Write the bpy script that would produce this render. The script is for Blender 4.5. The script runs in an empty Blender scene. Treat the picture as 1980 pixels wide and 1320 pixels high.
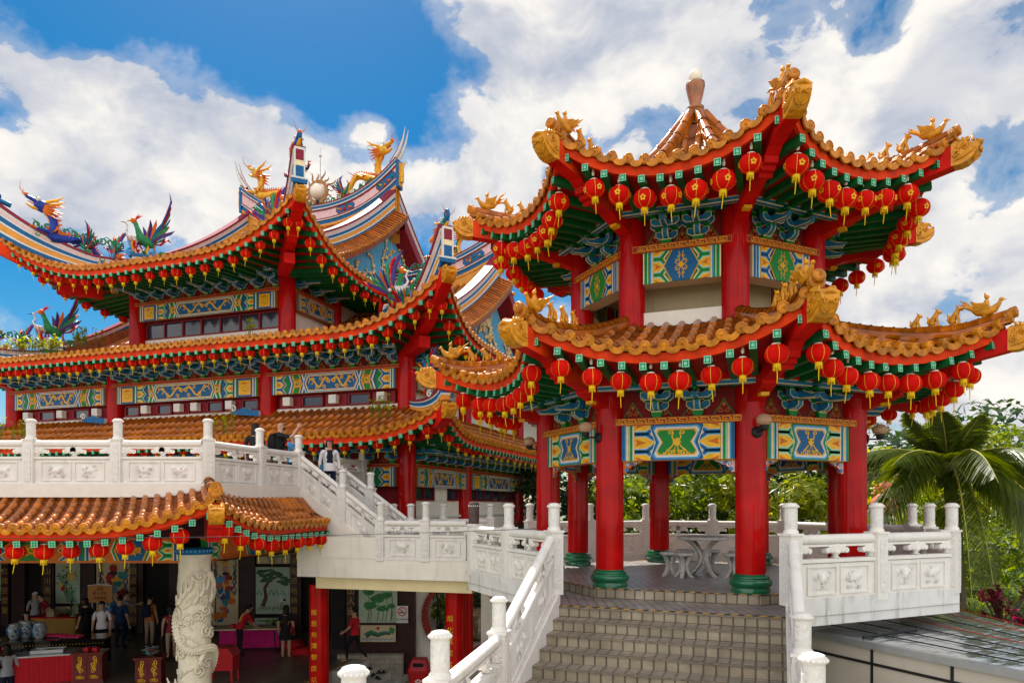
import bpy, bmesh, math, random
from math import sin, cos, pi, radians, sqrt, atan2, exp
from mathutils import Vector, Matrix, noise as mnoise
V = Vector
random.seed(7)
SC = bpy.context.scene
COL = SC.collection

# ------------------------------------------------------------------ camera, sky, sun, exposure
cam_d = bpy.data.cameras.new('camera'); CAM = bpy.data.objects.new('camera', cam_d); COL.objects.link(CAM)
CAM.location = (0, 0, 1.309); CAM.rotation_euler = (radians(90), 0, 0)
cam_d.sensor_width = 36; cam_d.lens = 24.65; cam_d.shift_y = 0.159; cam_d.clip_end = 2000; cam_d.clip_start = 0.05
SC.camera = CAM
SUN_EL, SUN_AZ = 57.0, -20.0            # azimuth from +Y (away from the camera), negative = to the left
SUN_STRENGTH, SKY_STRENGTH, EXPOSURE = 5.0, 0.128, 0.72
SC.view_settings.view_transform = 'Standard'; SC.view_settings.look = 'None'
SC.view_settings.exposure = EXPOSURE; SC.view_settings.gamma = 1.0
SC.cycles.max_bounces = 6; SC.cycles.diffuse_bounces = 3; SC.cycles.glossy_bounces = 3; SC.cycles.transparent_max_bounces = 8
SC.cycles.sample_clamp_indirect = 8; SC.cycles.use_denoising = True
sun_d = bpy.data.lights.new('sun', 'SUN'); SUN = bpy.data.objects.new('sun', sun_d); COL.objects.link(SUN)
sun_d.energy = SUN_STRENGTH; sun_d.angle = radians(0.5); sun_d.color = (1.0, 0.95, 0.86)
sd = V((sin(radians(SUN_AZ))*cos(radians(SUN_EL)), cos(radians(SUN_AZ))*cos(radians(SUN_EL)), sin(radians(SUN_EL))))
SUN.rotation_euler = sd.to_track_quat('Z', 'Y').to_euler()
SUN.location = (0, 0, 40)

def build_world():
    w = bpy.data.worlds.new('World'); SC.world = w; w.use_nodes = True
    nt = w.node_tree; N = nt.nodes; L = nt.links; N.clear()
    def nd(t, **k):
        n = N.new(t)
        for a, b in k.items(): setattr(n, a, b)
        return n
    def mth(op, a, b=None, c=None, clamp=False):
        n = nd('ShaderNodeMath', operation=op); n.use_clamp = clamp
        for i, x in enumerate((a, b, c)):
            if x is None: continue
            if isinstance(x, (int, float)): n.inputs[i].default_value = x
            else: L.new(x, n.inputs[i])
        return n.outputs[0]
    def mix(f, a, b):
        n = nd('ShaderNodeMix', data_type='RGBA'); 
        for i, x in zip((0, 6, 7), (f, a, b)):
            if isinstance(x, (int, float)): n.inputs[i].default_value = x
            elif isinstance(x, tuple): n.inputs[i].default_value = (*x, 1)
            else: L.new(x, n.inputs[i])
        return n.outputs[2]
    def ramp(x, a, b):
        n = nd('ShaderNodeMapRange', interpolation_type='SMOOTHSTEP'); L.new(x, n.inputs[0]); n.inputs[1].default_value = a; n.inputs[2].default_value = b
        return n.outputs[0]
    sky = nd('ShaderNodeTexSky', sky_type='NISHITA'); sky.sun_disc = False
    sky.sun_elevation = radians(SUN_EL); sky.sun_rotation = radians(SUN_AZ)
    sky.air_density = 1.0; sky.dust_density = 0.4; sky.ozone_density = 2.5
    hsv = nd('ShaderNodeHueSaturation'); hsv.inputs['Saturation'].default_value = 1.62; hsv.inputs['Value'].default_value = 0.47; hsv.inputs['Hue'].default_value = 0.49
    L.new(sky.outputs[0], hsv.inputs['Color'])
    tc = nd('ShaderNodeTexCoord'); D = tc.outputs['Generated']
    nrm = nd('ShaderNodeVectorMath', operation='NORMALIZE'); L.new(D, nrm.inputs[0]); D = nrm.outputs[0]
    def dirpx(px, py):
        return V(((px-990)/1355.7, 1, (975-py)/1355.7)).normalized()
    # warp directions a little so cloud outlines billow
    wn = nd('ShaderNodeTexNoise'); wn.inputs['Scale'].default_value = 5.0; wn.inputs['Detail'].default_value = 4; L.new(D, wn.inputs['Vector'])
    sub = nd('ShaderNodeVectorMath', operation='SUBTRACT'); L.new(wn.outputs['Color'], sub.inputs[0]); sub.inputs[1].default_value = (.5, .5, .5)
    scl = nd('ShaderNodeVectorMath', operation='SCALE'); L.new(sub.outputs[0], scl.inputs[0]); scl.inputs['Scale'].default_value = 0.10
    add = nd('ShaderNodeVectorMath', operation='ADD'); L.new(D, add.inputs[0]); L.new(scl.outputs[0], add.inputs[1])
    sq = nd('ShaderNodeVectorMath', operation='MULTIPLY'); L.new(add.outputs[0], sq.inputs[0]); sq.inputs[1].default_value = (1, 1, 1.5)
    DW = add.outputs[0]
    cn = nd('ShaderNodeTexNoise'); cn.inputs['Scale'].default_value = 4.2; cn.inputs['Detail'].default_value = 9; cn.inputs['Roughness'].default_value = 0.58
    cn.inputs['Distortion'].default_value = 0.0; L.new(sq.outputs[0], cn.inputs['Vector'])
    cov = None
    # (px, py, radius, weight): where the sky is cloudy (+) and where it is clear (-), as directions
    blobs = [(30, 150, .15, .42), (130, 150, .10, .3), (330, 190, .17, .46), (480, 260, .17, .4), (230, 250, .10, .36), (560, 330, .13, .3), (330, 400, .12, .36), (120, 395, .12, .42), (230, 420, .10, .3), (420, 395, .08, .3), (40, 320, .06, .3),
             (1010, 50, .2, .36), (1250, 100, .28, .36), (1600, 150, .33, .26), (1850, 250, .33, .27), (1000, 300, .2, .22), (700, 330, .09, .28), (690, 230, .05, .42), (730, 250, .035, .2),
             (1800, 480, .3, .22), (1900, 680, .3, .30), (820, 340, .1, .22), (60, 340, .09, .12), (250, 330, .08, .2),
             (300, 30, .24, -.34), (60, 0, .12, -.35), (170, 60, .07, -.22), (650, 100, .17, -.42), (760, 170, .13, -.36), (480, 90, .14, -.24), (30, 250, .08, -.42), (880, 170, .10, -.16), (150, 520, .20, -.10), (60, 560, .14, .05), (330, 470, .10, -.12), (480, 420, .08, -.14), (1500, 40, .08, -.3), (1480, 230, .06, -.2), (1700, 60, .07, -.22), (1930, 90, .06, -.22), (1800, 30, .12, -.3), (1880, 420, .10, -.34), (1780, 590, .12, -.28), (1960, 300, .08, -.25), (1130, 330, .07, -.22), (870, 300, .06, -.2), (940, 150, .06, -.15), (1300, 260, .07, -.2), (1120, 190, .06, -.18), (560, 20, .2, -.2), (1650, 10, .1, -.14), (1900, 560, .1, -.14)]
    for px, py, r, wgt in blobs:
        d = dirpx(px, py)
        dist = nd('ShaderNodeVectorMath', operation='DISTANCE'); L.new(DW, dist.inputs[0]); dist.inputs[1].default_value = d
        n = nd('ShaderNodeMapRange', interpolation_type='SMOOTHSTEP'); L.new(dist.outputs['Value'], n.inputs[0])
        n.inputs[1].default_value = r; n.inputs[2].default_value = 0.0; n.inputs[3].default_value = 0.0; n.inputs[4].default_value = wgt
        cov = n.outputs[0] if cov is None else mth('ADD', cov, n.outputs[0])
    sx = nd('ShaderNodeSeparateXYZ'); L.new(D, sx.inputs[0])
    # extra cumulus added behind the camera, out of view, as fill light for the facades
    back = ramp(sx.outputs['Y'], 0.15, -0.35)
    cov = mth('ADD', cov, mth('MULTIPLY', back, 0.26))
    n3 = nd('ShaderNodeTexNoise'); n3.inputs['Scale'].default_value = 13; n3.inputs['Detail'].default_value = 8; n3.inputs['Roughness'].default_value = .6; L.new(sq.outputs[0], n3.inputs['Vector'])
    dens = mth('ADD', mth('ADD', mth('MULTIPLY_ADD', cn.outputs['Fac'], 1.5, -.25), mth('MULTIPLY_ADD', n3.outputs['Fac'], .62, -.31)), cov)
    mask = ramp(dens, 0.56, 0.69)
    thin = mth('MULTIPLY', ramp(dens, 0.36, 0.62), 0.42)
    mask = mth('MAXIMUM', mask, thin)
    # cloud shade: white heads, grey bellies
    sn = nd('ShaderNodeTexNoise'); sn.inputs['Scale'].default_value = 9; sn.inputs['Detail'].default_value = 7; sn.inputs['Roughness'].default_value = .55
    off = nd('ShaderNodeVectorMath', operation='ADD'); L.new(sq.outputs[0], off.inputs[0]); off.inputs[1].default_value = (.03, 0, -.06); L.new(off.outputs[0], sn.inputs['Vector'])
    cn2 = nd('ShaderNodeTexNoise'); cn2.inputs['Scale'].default_value = 4.2; cn2.inputs['Detail'].default_value = 5; cn2.inputs['Roughness'].default_value = .55; cn2.inputs['Distortion'].default_value = 0
    off2 = nd('ShaderNodeVectorMath', operation='ADD'); L.new(sq.outputs[0], off2.inputs[0]); off2.inputs[1].default_value = (-.03, 0, .075); L.new(off2.outputs[0], cn2.inputs['Vector'])
    relief = mth('SUBTRACT', cn.outputs['Fac'], cn2.outputs['Fac'])      # lit edge facing up-left
    lit = ramp(relief, -0.13, 0.09)
    tone = mth('ADD', mth('MULTIPLY', lit, .6), mth('MULTIPLY', ramp(sn.outputs['Fac'], .35, .65), .4))
    greyc, whitec = (2.25, 2.5, 3.05), (5.0, 4.75, 4.4)
    cc = mix(tone, greyc, whitec)
    # brightness boost on those added unseen clouds, set to lift the shaded fronts
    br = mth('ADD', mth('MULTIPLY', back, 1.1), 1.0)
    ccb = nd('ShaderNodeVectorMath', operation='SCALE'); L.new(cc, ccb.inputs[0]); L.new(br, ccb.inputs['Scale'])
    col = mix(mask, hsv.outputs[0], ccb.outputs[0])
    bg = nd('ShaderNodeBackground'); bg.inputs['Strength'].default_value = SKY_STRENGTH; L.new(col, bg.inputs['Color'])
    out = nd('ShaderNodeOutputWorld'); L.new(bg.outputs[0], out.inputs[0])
build_world()

# ------------------------------------------------------------------ materials
MATS = {}
def mat(name, col, rough=.5, var=.15, scale=6.0, bump=0.0, bscale=40.0, metal=0.0, coat=0.0, grime=0.0, gcol=(.03, .025, .02), emit=0.0, trans=0.0, streak=False, kind=None, spec=.22, island=0.0, thin=0.0):
    m = bpy.data.materials.new(name); m.use_nodes = True; nt = m.node_tree; N = nt.nodes; L = nt.links
    b = N['Principled BSDF']
    b.inputs['Roughness'].default_value = rough; b.inputs['Metallic'].default_value = metal
    b.inputs['Coat Weight'].default_value = coat; b.inputs['Coat Roughness'].default_value = .09; b.inputs['Specular IOR Level'].default_value = spec
    tc = N.new('ShaderNodeTexCoord'); src = tc.outputs['Object']
    col = tuple(col)
    n1 = N.new('ShaderNodeTexNoise'); n1.inputs['Scale'].default_value = scale; n1.inputs['Detail'].default_value = 5; L.new(src, n1.inputs['Vector'])
    mx = N.new('ShaderNodeMix'); mx.data_type = 'RGBA'
    mx.inputs[6].default_value = (*[max(0, c*(1-var)) for c in col], 1); mx.inputs[7].default_value = (*[min(1, c*(1+var)) for c in col], 1)
    rp = N.new('ShaderNodeMapRange'); rp.inputs[1].default_value = .3; rp.inputs[2].default_value = .7; L.new(n1.outputs['Fac'], rp.inputs[0]); L.new(rp.outputs[0], mx.inputs[0])
    c = mx.outputs[2]
    if grime:
        mp = N.new('ShaderNodeMapping'); L.new(src, mp.inputs[0]); mp.inputs['Scale'].default_value = (1, 1, .16 if streak else 1)
        n2 = N.new('ShaderNodeTexNoise'); n2.inputs['Scale'].default_value = 5.5; n2.inputs['Detail'].default_value = 8; n2.inputs['Roughness'].default_value = .65; L.new(mp.outputs[0], n2.inputs['Vector'])
        r2 = N.new('ShaderNodeMapRange'); r2.inputs[1].default_value = .52; r2.inputs[2].default_value = .75; r2.inputs[4].default_value = grime; L.new(n2.outputs['Fac'], r2.inputs[0])
        m2 = N.new('ShaderNodeMix'); m2.data_type = 'RGBA'; L.new(r2.outputs[0], m2.inputs[0]); L.new(c, m2.inputs[6]); m2.inputs[7].default_value = (*gcol, 1); c = m2.outputs[2]
    if island:
        g = N.new('ShaderNodeNewGeometry'); r3 = N.new('ShaderNodeMapRange'); r3.inputs[3].default_value = 1-island; r3.inputs[4].default_value = 1+island; L.new(g.outputs['Random Per Island'], r3.inputs[0]); v3 = N.new('ShaderNodeVectorMath'); v3.operation = 'SCALE'; L.new(c, v3.inputs[0]); L.new(r3.outputs[0], v3.inputs['Scale']); c = v3.outputs[0]
    L.new(c, b.inputs['Base Color'])
    if thin:
        t = N.new('ShaderNodeBsdfTranslucent'); L.new(c, t.inputs['Color']); ms = N.new('ShaderNodeMixShader'); ms.inputs[0].default_value = thin; L.new(b.outputs[0], ms.inputs[1]); L.new(t.outputs[0], ms.inputs[2]); L.new(ms.outputs[0], N['Material Output'].inputs[0])
    if bump:
        n3 = N.new('ShaderNodeTexNoise'); n3.inputs['Scale'].default_value = bscale; n3.inputs['Detail'].default_value = 4; L.new(src, n3.inputs['Vector'])
        bp = N.new('ShaderNodeBump'); bp.inputs['Strength'].default_value = bump; bp.inputs['Distance'].default_value = .02; L.new(n3.outputs['Fac'], bp.inputs['Height']); L.new(bp.outputs[0], b.inputs['Normal'])
    if emit:
        b.inputs['Emission Strength'].default_value = emit; L.new(c, b.inputs['Emission Color'])
    if trans: b.inputs['Transmission Weight'].default_value = trans
    MATS[name] = m
    return m
mat('red_lacquer', (.45, .003, .0025), .5, .2, 2.5, coat=.26, spec=.05, bump=.10, bscale=5, grime=.35, gcol=(.20, .004, .010), streak=True)
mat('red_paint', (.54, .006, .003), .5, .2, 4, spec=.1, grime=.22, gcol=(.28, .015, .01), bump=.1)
mat('red_fascia', (.64, .040, .003), .5, .28, 3.5, grime=.5, gcol=(.16, .014, .006), bump=.2, spec=.1, streak=True)
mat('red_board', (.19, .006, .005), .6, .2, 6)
mat('red_soffit', (.42, .006, .004), .55, .15, 4)
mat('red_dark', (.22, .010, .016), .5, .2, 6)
mat('rafter_green', (.002, .115, .028), .45, .25, 6, grime=.2)
mat('deep_green', (.004, .085, .028), .4, .2, 6)
mat('paint_green', (.003, .22, .03), .4, .15, 8)
mat('paint_mint', (.22, .55, .42), .5, .08, 8)
mat('rafter_end', (.20, .56, .40), .5, .1, 10)
mat('paint_blue', (.003, .105, .27), .4, .15, 8)
mat('bracket_blue', (.016, .19, .39), .5, .2, 4, grime=.12)
mat('paint_sky', (.07, .30, .58), .5, .1, 8)
mat('gable_blue', (.10, .36, .56), .7, .12, 3, grime=.15)
mat('paint_white', (.66, .66, .61), .5, .06, 8)
mat('paint_cream', (.80, .68, .40), .55, .1, 8)
mat('edge_cream', (.70, .60, .36), .55, .1, 8)
mat('paint_yellow', (.76, .36, .012), .5, .12, 8)
mat('paint_orange', (.62, .14, .010), .5, .15, 8)
mat('key_orange', (.58, .15, .025), .55, .15, 8)
mat('key_red', (.30, .025, .012), .55, .15, 8)
mat('gold', (.80, .42, .012), .35, .14, 12)
mat('tassel_gold', (.84, .54, .006), .55, .2, 14)
mat('paint_pink', (.72, .46, .46), .5, .1, 8)
mat('paint_maroon', (.22, .012, .03), .5, .1, 8)
mat('paint_violet', (.06, .03, .17), .5, .15, 8)
mat('tile', (.41, .105, .003), .3, .36, 3.5, coat=.3, island=.22, grime=.55, gcol=(.14, .04, .004), bump=.12, bscale=30)
mat('tile_cap', (.50, .17, .005), .38, .36, 9, coat=.15, island=.2, grime=.45, gcol=(.13, .04, .006), bump=.5, bscale=55)
mat('tile_gap', (.20, .044, .003), .4, .4, 5, grime=.5)
mat('ochre_beast', (.66, .27, .010), .4, .28, 10, coat=.2, grime=.25, gcol=(.2, .08, .02), bump=.45, bscale=34)
mat('beast_brown', (.38, .17, .045), .45, .3, 12, coat=.2, grime=.4, bump=.4, bscale=40)
mat('white_stone', (.76, .72, .66), .5, .05, 5, grime=.30, gcol=(.36, .33, .28), streak=True, bump=.06, bscale=60)
mat('carved_stone', (.72, .69, .64), .55, .07, 22, grime=.25, gcol=(.5, .46, .4), bump=1.0, bscale=22)
mat('stained_stone', (.68, .66, .62), .6, .08, 4, grime=.8, gcol=(.20, .19, .17), streak=True, bump=.1)
mat('terrace_stone', (.76, .70, .61), .5, .05, 5, grime=.2, gcol=(.52, .46, .38), streak=True, bump=.06, bscale=50)
mat('wall_cream', (.80, .74, .64), .7, .06, 3, grime=.2, gcol=(.5, .42, .3), streak=True)
mat('wall_beige', (.66, .52, .33), .75, .07, 3)
mat('lantern_red', (.86, .012, .006), .55, .2, 5, spec=.1, thin=.5)
mat('lantern_pale', (.62, .16, .10), .55, .16, 5)
mat('lantern_rib', (.86, .44, .03), .5, .1, 10)
mat('socket_white', (.72, .64, .52), .4, .08, 8)
mat('black_iron', (.018, .018, .018), .45, .2, 8)
mat('dark_wood', (.040, .014, .012), .45, .3, 4)
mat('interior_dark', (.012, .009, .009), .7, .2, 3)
mat('granite', (.45, .42, .37), .7, .2, 18, grime=.3, gcol=(.22, .2, .17), bump=.3, bscale=70)
mat('glass_dark', (.02, .03, .05), .06, .3, 1.5, coat=.6)
mat('skin', (.50, .27, .17), .5, .08, 8)
mat('hair', (.012, .009, .008), .45, .2, 10)
mat('cloth_black', (.012, .012, .014), .8, .2, 8)
mat('cloth_white', (.72, .68, .68), .8, .06, 6)
mat('cloth_grey', (.30, .30, .31), .8, .1, 6)
mat('cloth_blue', (.010, .035, .10), .8, .15, 6)
mat('cloth_navy', (.010, .014, .035), .8, .15, 6)
mat('cloth_red', (.50, .012, .02), .8, .12, 6)
mat('cloth_tan', (.40, .28, .18), .8, .1, 6)
mat('cloth_orange', (.42, .15, .035), .8, .12, 6)
mat('cloth_magenta', (.55, .01, .16), .7, .12, 3)
mat('metal_grey', (.42, .43, .43), .35, .1, 6, metal=.6)
mat('plastic_red', (.45, .010, .015), .35, .1, 6)
mat('concrete', (.40, .37, .33), .8, .12, 2.5, grime=.3)

def mat_globe():
    m = bpy.data.materials.new('lamp_glass'); m.use_nodes = True; b = m.node_tree.nodes['Principled BSDF']
    b.inputs['Base Color'].default_value = (.66, .43, .28, 1); b.inputs['Roughness'].default_value = .12; b.inputs['Transmission Weight'].default_value = .4; b.inputs['IOR'].default_value = 1.2
    MATS['lamp_glass'] = m
    m = bpy.data.materials.new('finial_globe'); m.use_nodes = True; b = m.node_tree.nodes['Principled BSDF']
    b.inputs['Base Color'].default_value = (.86, .76, .62, 1); b.inputs['Roughness'].default_value = .25; b.inputs['Subsurface Weight'].default_value = .4; b.inputs['Subsurface Radius'].default_value = (.1, .08, .06)
    MATS['finial_globe'] = m
mat_globe()

def mat_tiles(name, c1, c2, mortar, w, h, rough=.4, msize=.02, bump=.4, axis=None, rot=0.0, off=.5, vert=False):
    """floor or wall tiles: a brick texture in object space"""
    m = bpy.data.materials.new(name); m.use_nodes = True; nt = m.node_tree; N = nt.nodes; L = nt.links; b = N['Principled BSDF']
    tc = N.new('ShaderNodeTexCoord'); mp = N.new('ShaderNodeMapping'); L.new(tc.outputs['Object'], mp.inputs[0])
    mp.inputs['Rotation'].default_value = (0, 0, -rot)
    vec = mp.outputs[0]
    if vert:
        sp = N.new('ShaderNodeSeparateXYZ'); cb = N.new('ShaderNodeCombineXYZ'); L.new(vec, sp.inputs[0]); L.new(sp.outputs[0], cb.inputs[0]); L.new(sp.outputs[2], cb.inputs[1]); vec = cb.outputs[0]
    br = N.new('ShaderNodeTexBrick'); L.new(vec, br.inputs['Vector']); br.offset = off
    br.inputs['Color1'].default_value = (*c1, 1); br.inputs['Color2'].default_value = (*c2, 1); br.inputs['Mortar'].default_value = (*mortar, 1)
    br.inputs['Scale'].default_value = 1; br.inputs['Brick Width'].default_value = w; br.inputs['Row Height'].default_value = h; br.inputs['Mortar Size'].default_value = msize; br.inputs['Mortar Smooth'].default_value = .2
    ns = N.new('ShaderNodeTexNoise'); ns.inputs['Scale'].default_value = 2.2; ns.inputs['Detail'].default_value = 8; ns.inputs['Roughness'].default_value = .65; L.new(tc.outputs['Object'], ns.inputs['Vector'])
    mr = N.new('ShaderNodeMapRange'); mr.inputs[1].default_value = .3; mr.inputs[2].default_value = .7; mr.inputs[3].default_value = .6; mr.inputs[4].default_value = 1.25; L.new(ns.outputs['Fac'], mr.inputs[0])
    ml = N.new('ShaderNodeVectorMath'); ml.operation = 'SCALE'; L.new(br.outputs['Color'], ml.inputs[0]); L.new(mr.outputs[0], ml.inputs['Scale'])
    L.new(ml.outputs[0], b.inputs['Base Color']); b.inputs['Roughness'].default_value = rough
    bp = N.new('ShaderNodeBump'); bp.inputs['Strength'].default_value = bump; bp.inputs['Distance'].default_value = .01; bp.invert = True
    L.new(br.outputs['Fac'], bp.inputs['Height']); L.new(bp.outputs[0], b.inputs['Normal'])
    MATS[name] = m

# ------------------------------------------------------------------ mesh helpers
ORG = {}          # object -> world location of the thing's origin
def setp(o, label=None, cat=None, group=None, kind=None):
    if label: o['label'] = label
    if cat: o['category'] = cat
    if group: o['group'] = group
    if kind: o['kind'] = kind
    return o
def thing(name, label, cat, loc=(0, 0, 0), group=None, kind=None):
    o = bpy.data.objects.new(name, None); COL.objects.link(o); o.location = loc; o.empty_display_size = .2
    ORG[o.name] = V(loc)
    return setp(o, label, cat, group, kind)

class MB:
    def __init__(self): self.v = []; self.f = []; self.m = []; self.s = []
    def poly(self, pts, m, smooth=False):
        i = len(self.v); self.v += [tuple(p) for p in pts]; self.f.append(tuple(range(i, i+len(pts)))); self.m.append(m); self.s.append(smooth)
    def grid(self, rows, m, smooth=True, closed=False, flip=False):
        i0 = len(self.v); n = len(rows[0])
        for r in rows: self.v += [tuple(p) for p in r]
        for a in range(len(rows)-1):
            for b in range(n if closed else n-1):
                c = (b+1) % n
                q = (i0+a*n+b, i0+a*n+c, i0+(a+1)*n+c, i0+(a+1)*n+b)
                self.f.append(q[::-1] if flip else q); self.m.append(m if isinstance(m, str) else m(a, b)); self.s.append(smooth)
    def box(self, c, size, m, ax=None, edge=None, inset=.012, skip=''):
        """oriented box; ax = (ex, ey, ez) unit vectors; edge = material of a painted border on every face"""
        c = V(c); ex, ey, ez = ax if ax else (V((1, 0, 0)), V((0, 1, 0)), V((0, 0, 1)))
        hx, hy, hz = size[0]/2, size[1]/2, size[2]/2
        P = lambda a, b, d: c+ex*(a*hx)+ey*(b*hy)+ez*(d*hz)
        fs = [[(-1, -1, -1), (-1, 1, -1), (1, 1, -1), (1, -1, -1)], [(-1, -1, 1), (1, -1, 1), (1, 1, 1), (-1, 1, 1)],
              [(-1, -1, -1), (1, -1, -1), (1, -1, 1), (-1, -1, 1)], [(1, 1, -1), (-1, 1, -1), (-1, 1, 1), (1, 1, 1)],
              [(-1, 1, -1), (-1, -1, -1), (-1, -1, 1), (-1, 1, 1)], [(1, -1, -1), (1, 1, -1), (1, 1, 1), (1, -1, 1)]]
        for k, f in enumerate(fs):
            if str(k) in skip: continue
            q = [P(*t) for t in f]
            if edge is None: self.poly(q, m)
            else:
                cc = sum(q, V((0, 0, 0)))/4; l1 = (q[1]-q[0]).length; l2 = (q[2]-q[1]).length
                i1 = min(inset/l1, .4) if l1 else 0; i2 = min(inset/l2, .4) if l2 else 0
                u = (q[1]-q[0]); w = (q[3]-q[0])
                inn = [q[0]+u*i1+w*i2, q[1]-u*i1+w*i2, q[2]-u*i1-w*i2, q[3]+u*i1-w*i2]
                i = len(self.v); self.v += [tuple(p) for p in q+inn]
                for a in range(4):
                    b = (a+1) % 4; self.f.append((i+a, i+b, i+4+b, i+4+a)); self.m.append(edge); self.s.append(False)
                self.f.append((i+4, i+5, i+6, i+7)); self.m.append(m); self.s.append(False)
    def lathe(self, c, prof, n=20, m='gold', smooth=True, ax=None, caps=True):
        """prof = [(r, h)] along ez"""
        c = V(c); ex, ey, ez = ax if ax else (V((1, 0, 0)), V((0, 1, 0)), V((0, 0, 1)))
        rows = [[c+ex*(r*cos(2*pi*k/n))+ey*(r*sin(2*pi*k/n))+ez*h for k in range(n)] for r, h in prof]
        self.grid(rows, m, smooth, closed=True)
        mm = m if isinstance(m, str) else m(0, 0)
        if caps:
            if prof[0][0] > 1e-4: self.poly(rows[0][::-1], mm)
            if prof[-1][0] > 1e-4: self.poly(rows[-1], m if isinstance(m, str) else m(len(prof)-2, 0))
    def tube(self, pts, rad, n=6, m='gold', smooth=True, caps=True, flat=1.0):
        pts = [V(p) for p in pts]; N = len(pts)
        if not hasattr(rad, '__len__'): rad = [rad]*N
        rows = []; up = None
        for i, p in enumerate(pts):
            t = (pts[min(i+1, N-1)]-pts[max(i-1, 0)])
            if t.length < 1e-9: t = V((0, 0, 1))
            t.normalize()
            if up is None:
                up = V((0, 0, 1)) if abs(t.z) < .9 else V((1, 0, 0))
            a = t.cross(up)
            if a.length < 1e-6: a = t.cross(V((0, 1, 0)))
            a.normalize(); b = a.cross(t); up = b
            rows.append([p+a*(rad[i]*cos(2*pi*k/n))+b*(rad[i]*flat*sin(2*pi*k/n)) for k in range(n)])
        self.grid(rows, m, smooth, closed=True)
        if caps:
            mm = m if isinstance(m, str) else m(0, 0)
            self.poly(rows[0][::-1], mm); self.poly(rows[-1], mm)
    def ball(self, c, r, m, n=10, k=7, sc=(1, 1, 1)):
        c = V(c); rows = []
        for i in range(k+1):
            th = -pi/2+pi*i/k
            rows.append([c+V((r*sc[0]*cos(th)*cos(2*pi*j/n), r*sc[1]*cos(th)*sin(2*pi*j/n), r*sc[2]*sin(th))) for j in range(n)])
        self.grid(rows, m, True, closed=True)
    def prism(self, pts2, O, ex, ey, en, depth, m, mside=None):
        """extrude a 2-D outline: front at O, back at O - en*depth"""
        f = [V(O)+ex*x+ey*y for x, y in pts2]; b = [p-en*depth for p in f]; n = len(f)
        self.poly(f, m); self.poly(b[::-1], mside or m)
        for i in range(n):
            j = (i+1) % n; self.poly([f[i], b[i], b[j], f[j]], mside or m)
    def add(self, other, M=None):
        i = len(self.v)
        self.v += [tuple(M @ V(p)) for p in other.v] if M else other.v
        self.f += [tuple(a+i for a in f) for f in other.f]; self.m += other.m; self.s += other.s
    def mesh(self, name, org=V((0, 0, 0))):
        me = bpy.data.meshes.new(name)
        me.from_pydata([(p[0]-org.x, p[1]-org.y, p[2]-org.z) for p in self.v], [], self.f)
        names = []
        for x in self.m:
            if x not in names: names.append(x)
        for x in names: me.materials.append(MATS[x])
        ix = {x: i for i, x in enumerate(names)}
        me.polygons.foreach_set('material_index', [ix[x] for x in self.m]); me.polygons.foreach_set('use_smooth', self.s)
        me.update()
        return me
    def build(self, name, parent=None, root=None, loc=None):
        """link as ONE object. root = the thing (Empty) whose origin the vertices are made relative to"""
        if root is None and parent is not None: root = parent
        org = ORG.get(root.name, V((0, 0, 0))) if root is not None else (V(loc) if loc else V((0, 0, 0)))
        o = bpy.data.objects.new(name, self.mesh(name, org)); COL.objects.link(o)
        if parent is not None: o.parent = parent
        elif loc: o.location = loc
        ORG[o.name] = org
        return o
def place(name, me, parent, loc, rz=0.0, scale=None, org=None):
    """a copy of a shared mesh as a part; loc in world space"""
    o = bpy.data.objects.new(name, me); COL.objects.link(o); o.parent = parent
    o.location = V(loc)-(org if org is not None else ORG.get(parent.name, V((0, 0, 0)))); o.rotation_euler = (0, 0, rz)
    if scale: o.scale = scale
    return o
def copy_tree(root, loc, rz=None, label=None, scale=None):
    r = root.copy(); COL.objects.link(r); r.location = loc
    if rz is not None: r.rotation_euler = (0, 0, rz)
    if scale: r.scale = (scale,)*3
    if label: r['label'] = label
    for ch in root.children:
        c = ch.copy(); COL.objects.link(c); c.parent = r
        for g in ch.children:
            d = g.copy(); COL.objects.link(d); d.parent = c
    return r
ORD = ['first', 'second', 'third', 'fourth', 'fifth', 'sixth', 'seventh', 'eighth', 'ninth', 'tenth', 'eleventh', 'twelfth', 'thirteenth', 'fourteenth', 'fifteenth', 'sixteenth', 'seventeenth', 'eighteenth', 'nineteenth', 'twentieth']
def ordinal(i):
    if i < 20: return ORD[i]
    t = {2: 'twenty', 3: 'thirty', 4: 'forty'}[(i+1)//10]; u = (i+1) % 10
    return {2: 'twentieth', 3: 'thirtieth', 4: 'fortieth'}[(i+1)//10] if u == 0 else t+'-'+ORD[u-1]
def rib(mb, O, ex, ey, en, pts, w, m, lay=0.0):
    """flat ribbon along 2-D points, lying lay in front of the plane"""
    n = len(pts); rows = []
    for i, (x, y) in enumerate(pts):
        a = pts[max(i-1, 0)]; b = pts[min(i+1, n-1)]; dx, dy = b[0]-a[0], b[1]-a[1]; l = sqrt(dx*dx+dy*dy) or 1
        ww = (w(i/(n-1)) if callable(w) else w)/2
        px, py = -dy/l*ww, dx/l*ww
        rows.append([O+ex*(x+px)+ey*(y+py)+en*lay, O+ex*(x-px)+ey*(y-py)+en*lay])
    mb.grid(rows, m, False)
def spiral(cx, cy, r0, r1, a0, turns, n=14, sx=1):
    return [(cx+sx*(r0+(r1-r0)*t)*cos(a0+turns*2*pi*t), cy+(r0+(r1-r0)*t)*sin(a0+turns*2*pi*t)) for t in [i/(n-1) for i in range(n)]]
mat('column_foot', (.006, .115, .045), .18, .25, 3, coat=.7)
mat('finial_glaze', (.33, .11, .03), .25, .25, 6, coat=.6, grime=.3)
mat('nosing', (.20, .17, .13), .6, .3, 20, grime=.5, gcol=(.4, .25, .05))
mat('wrap_brown', (.10, .065, .06), .9, .2, 12)
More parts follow.
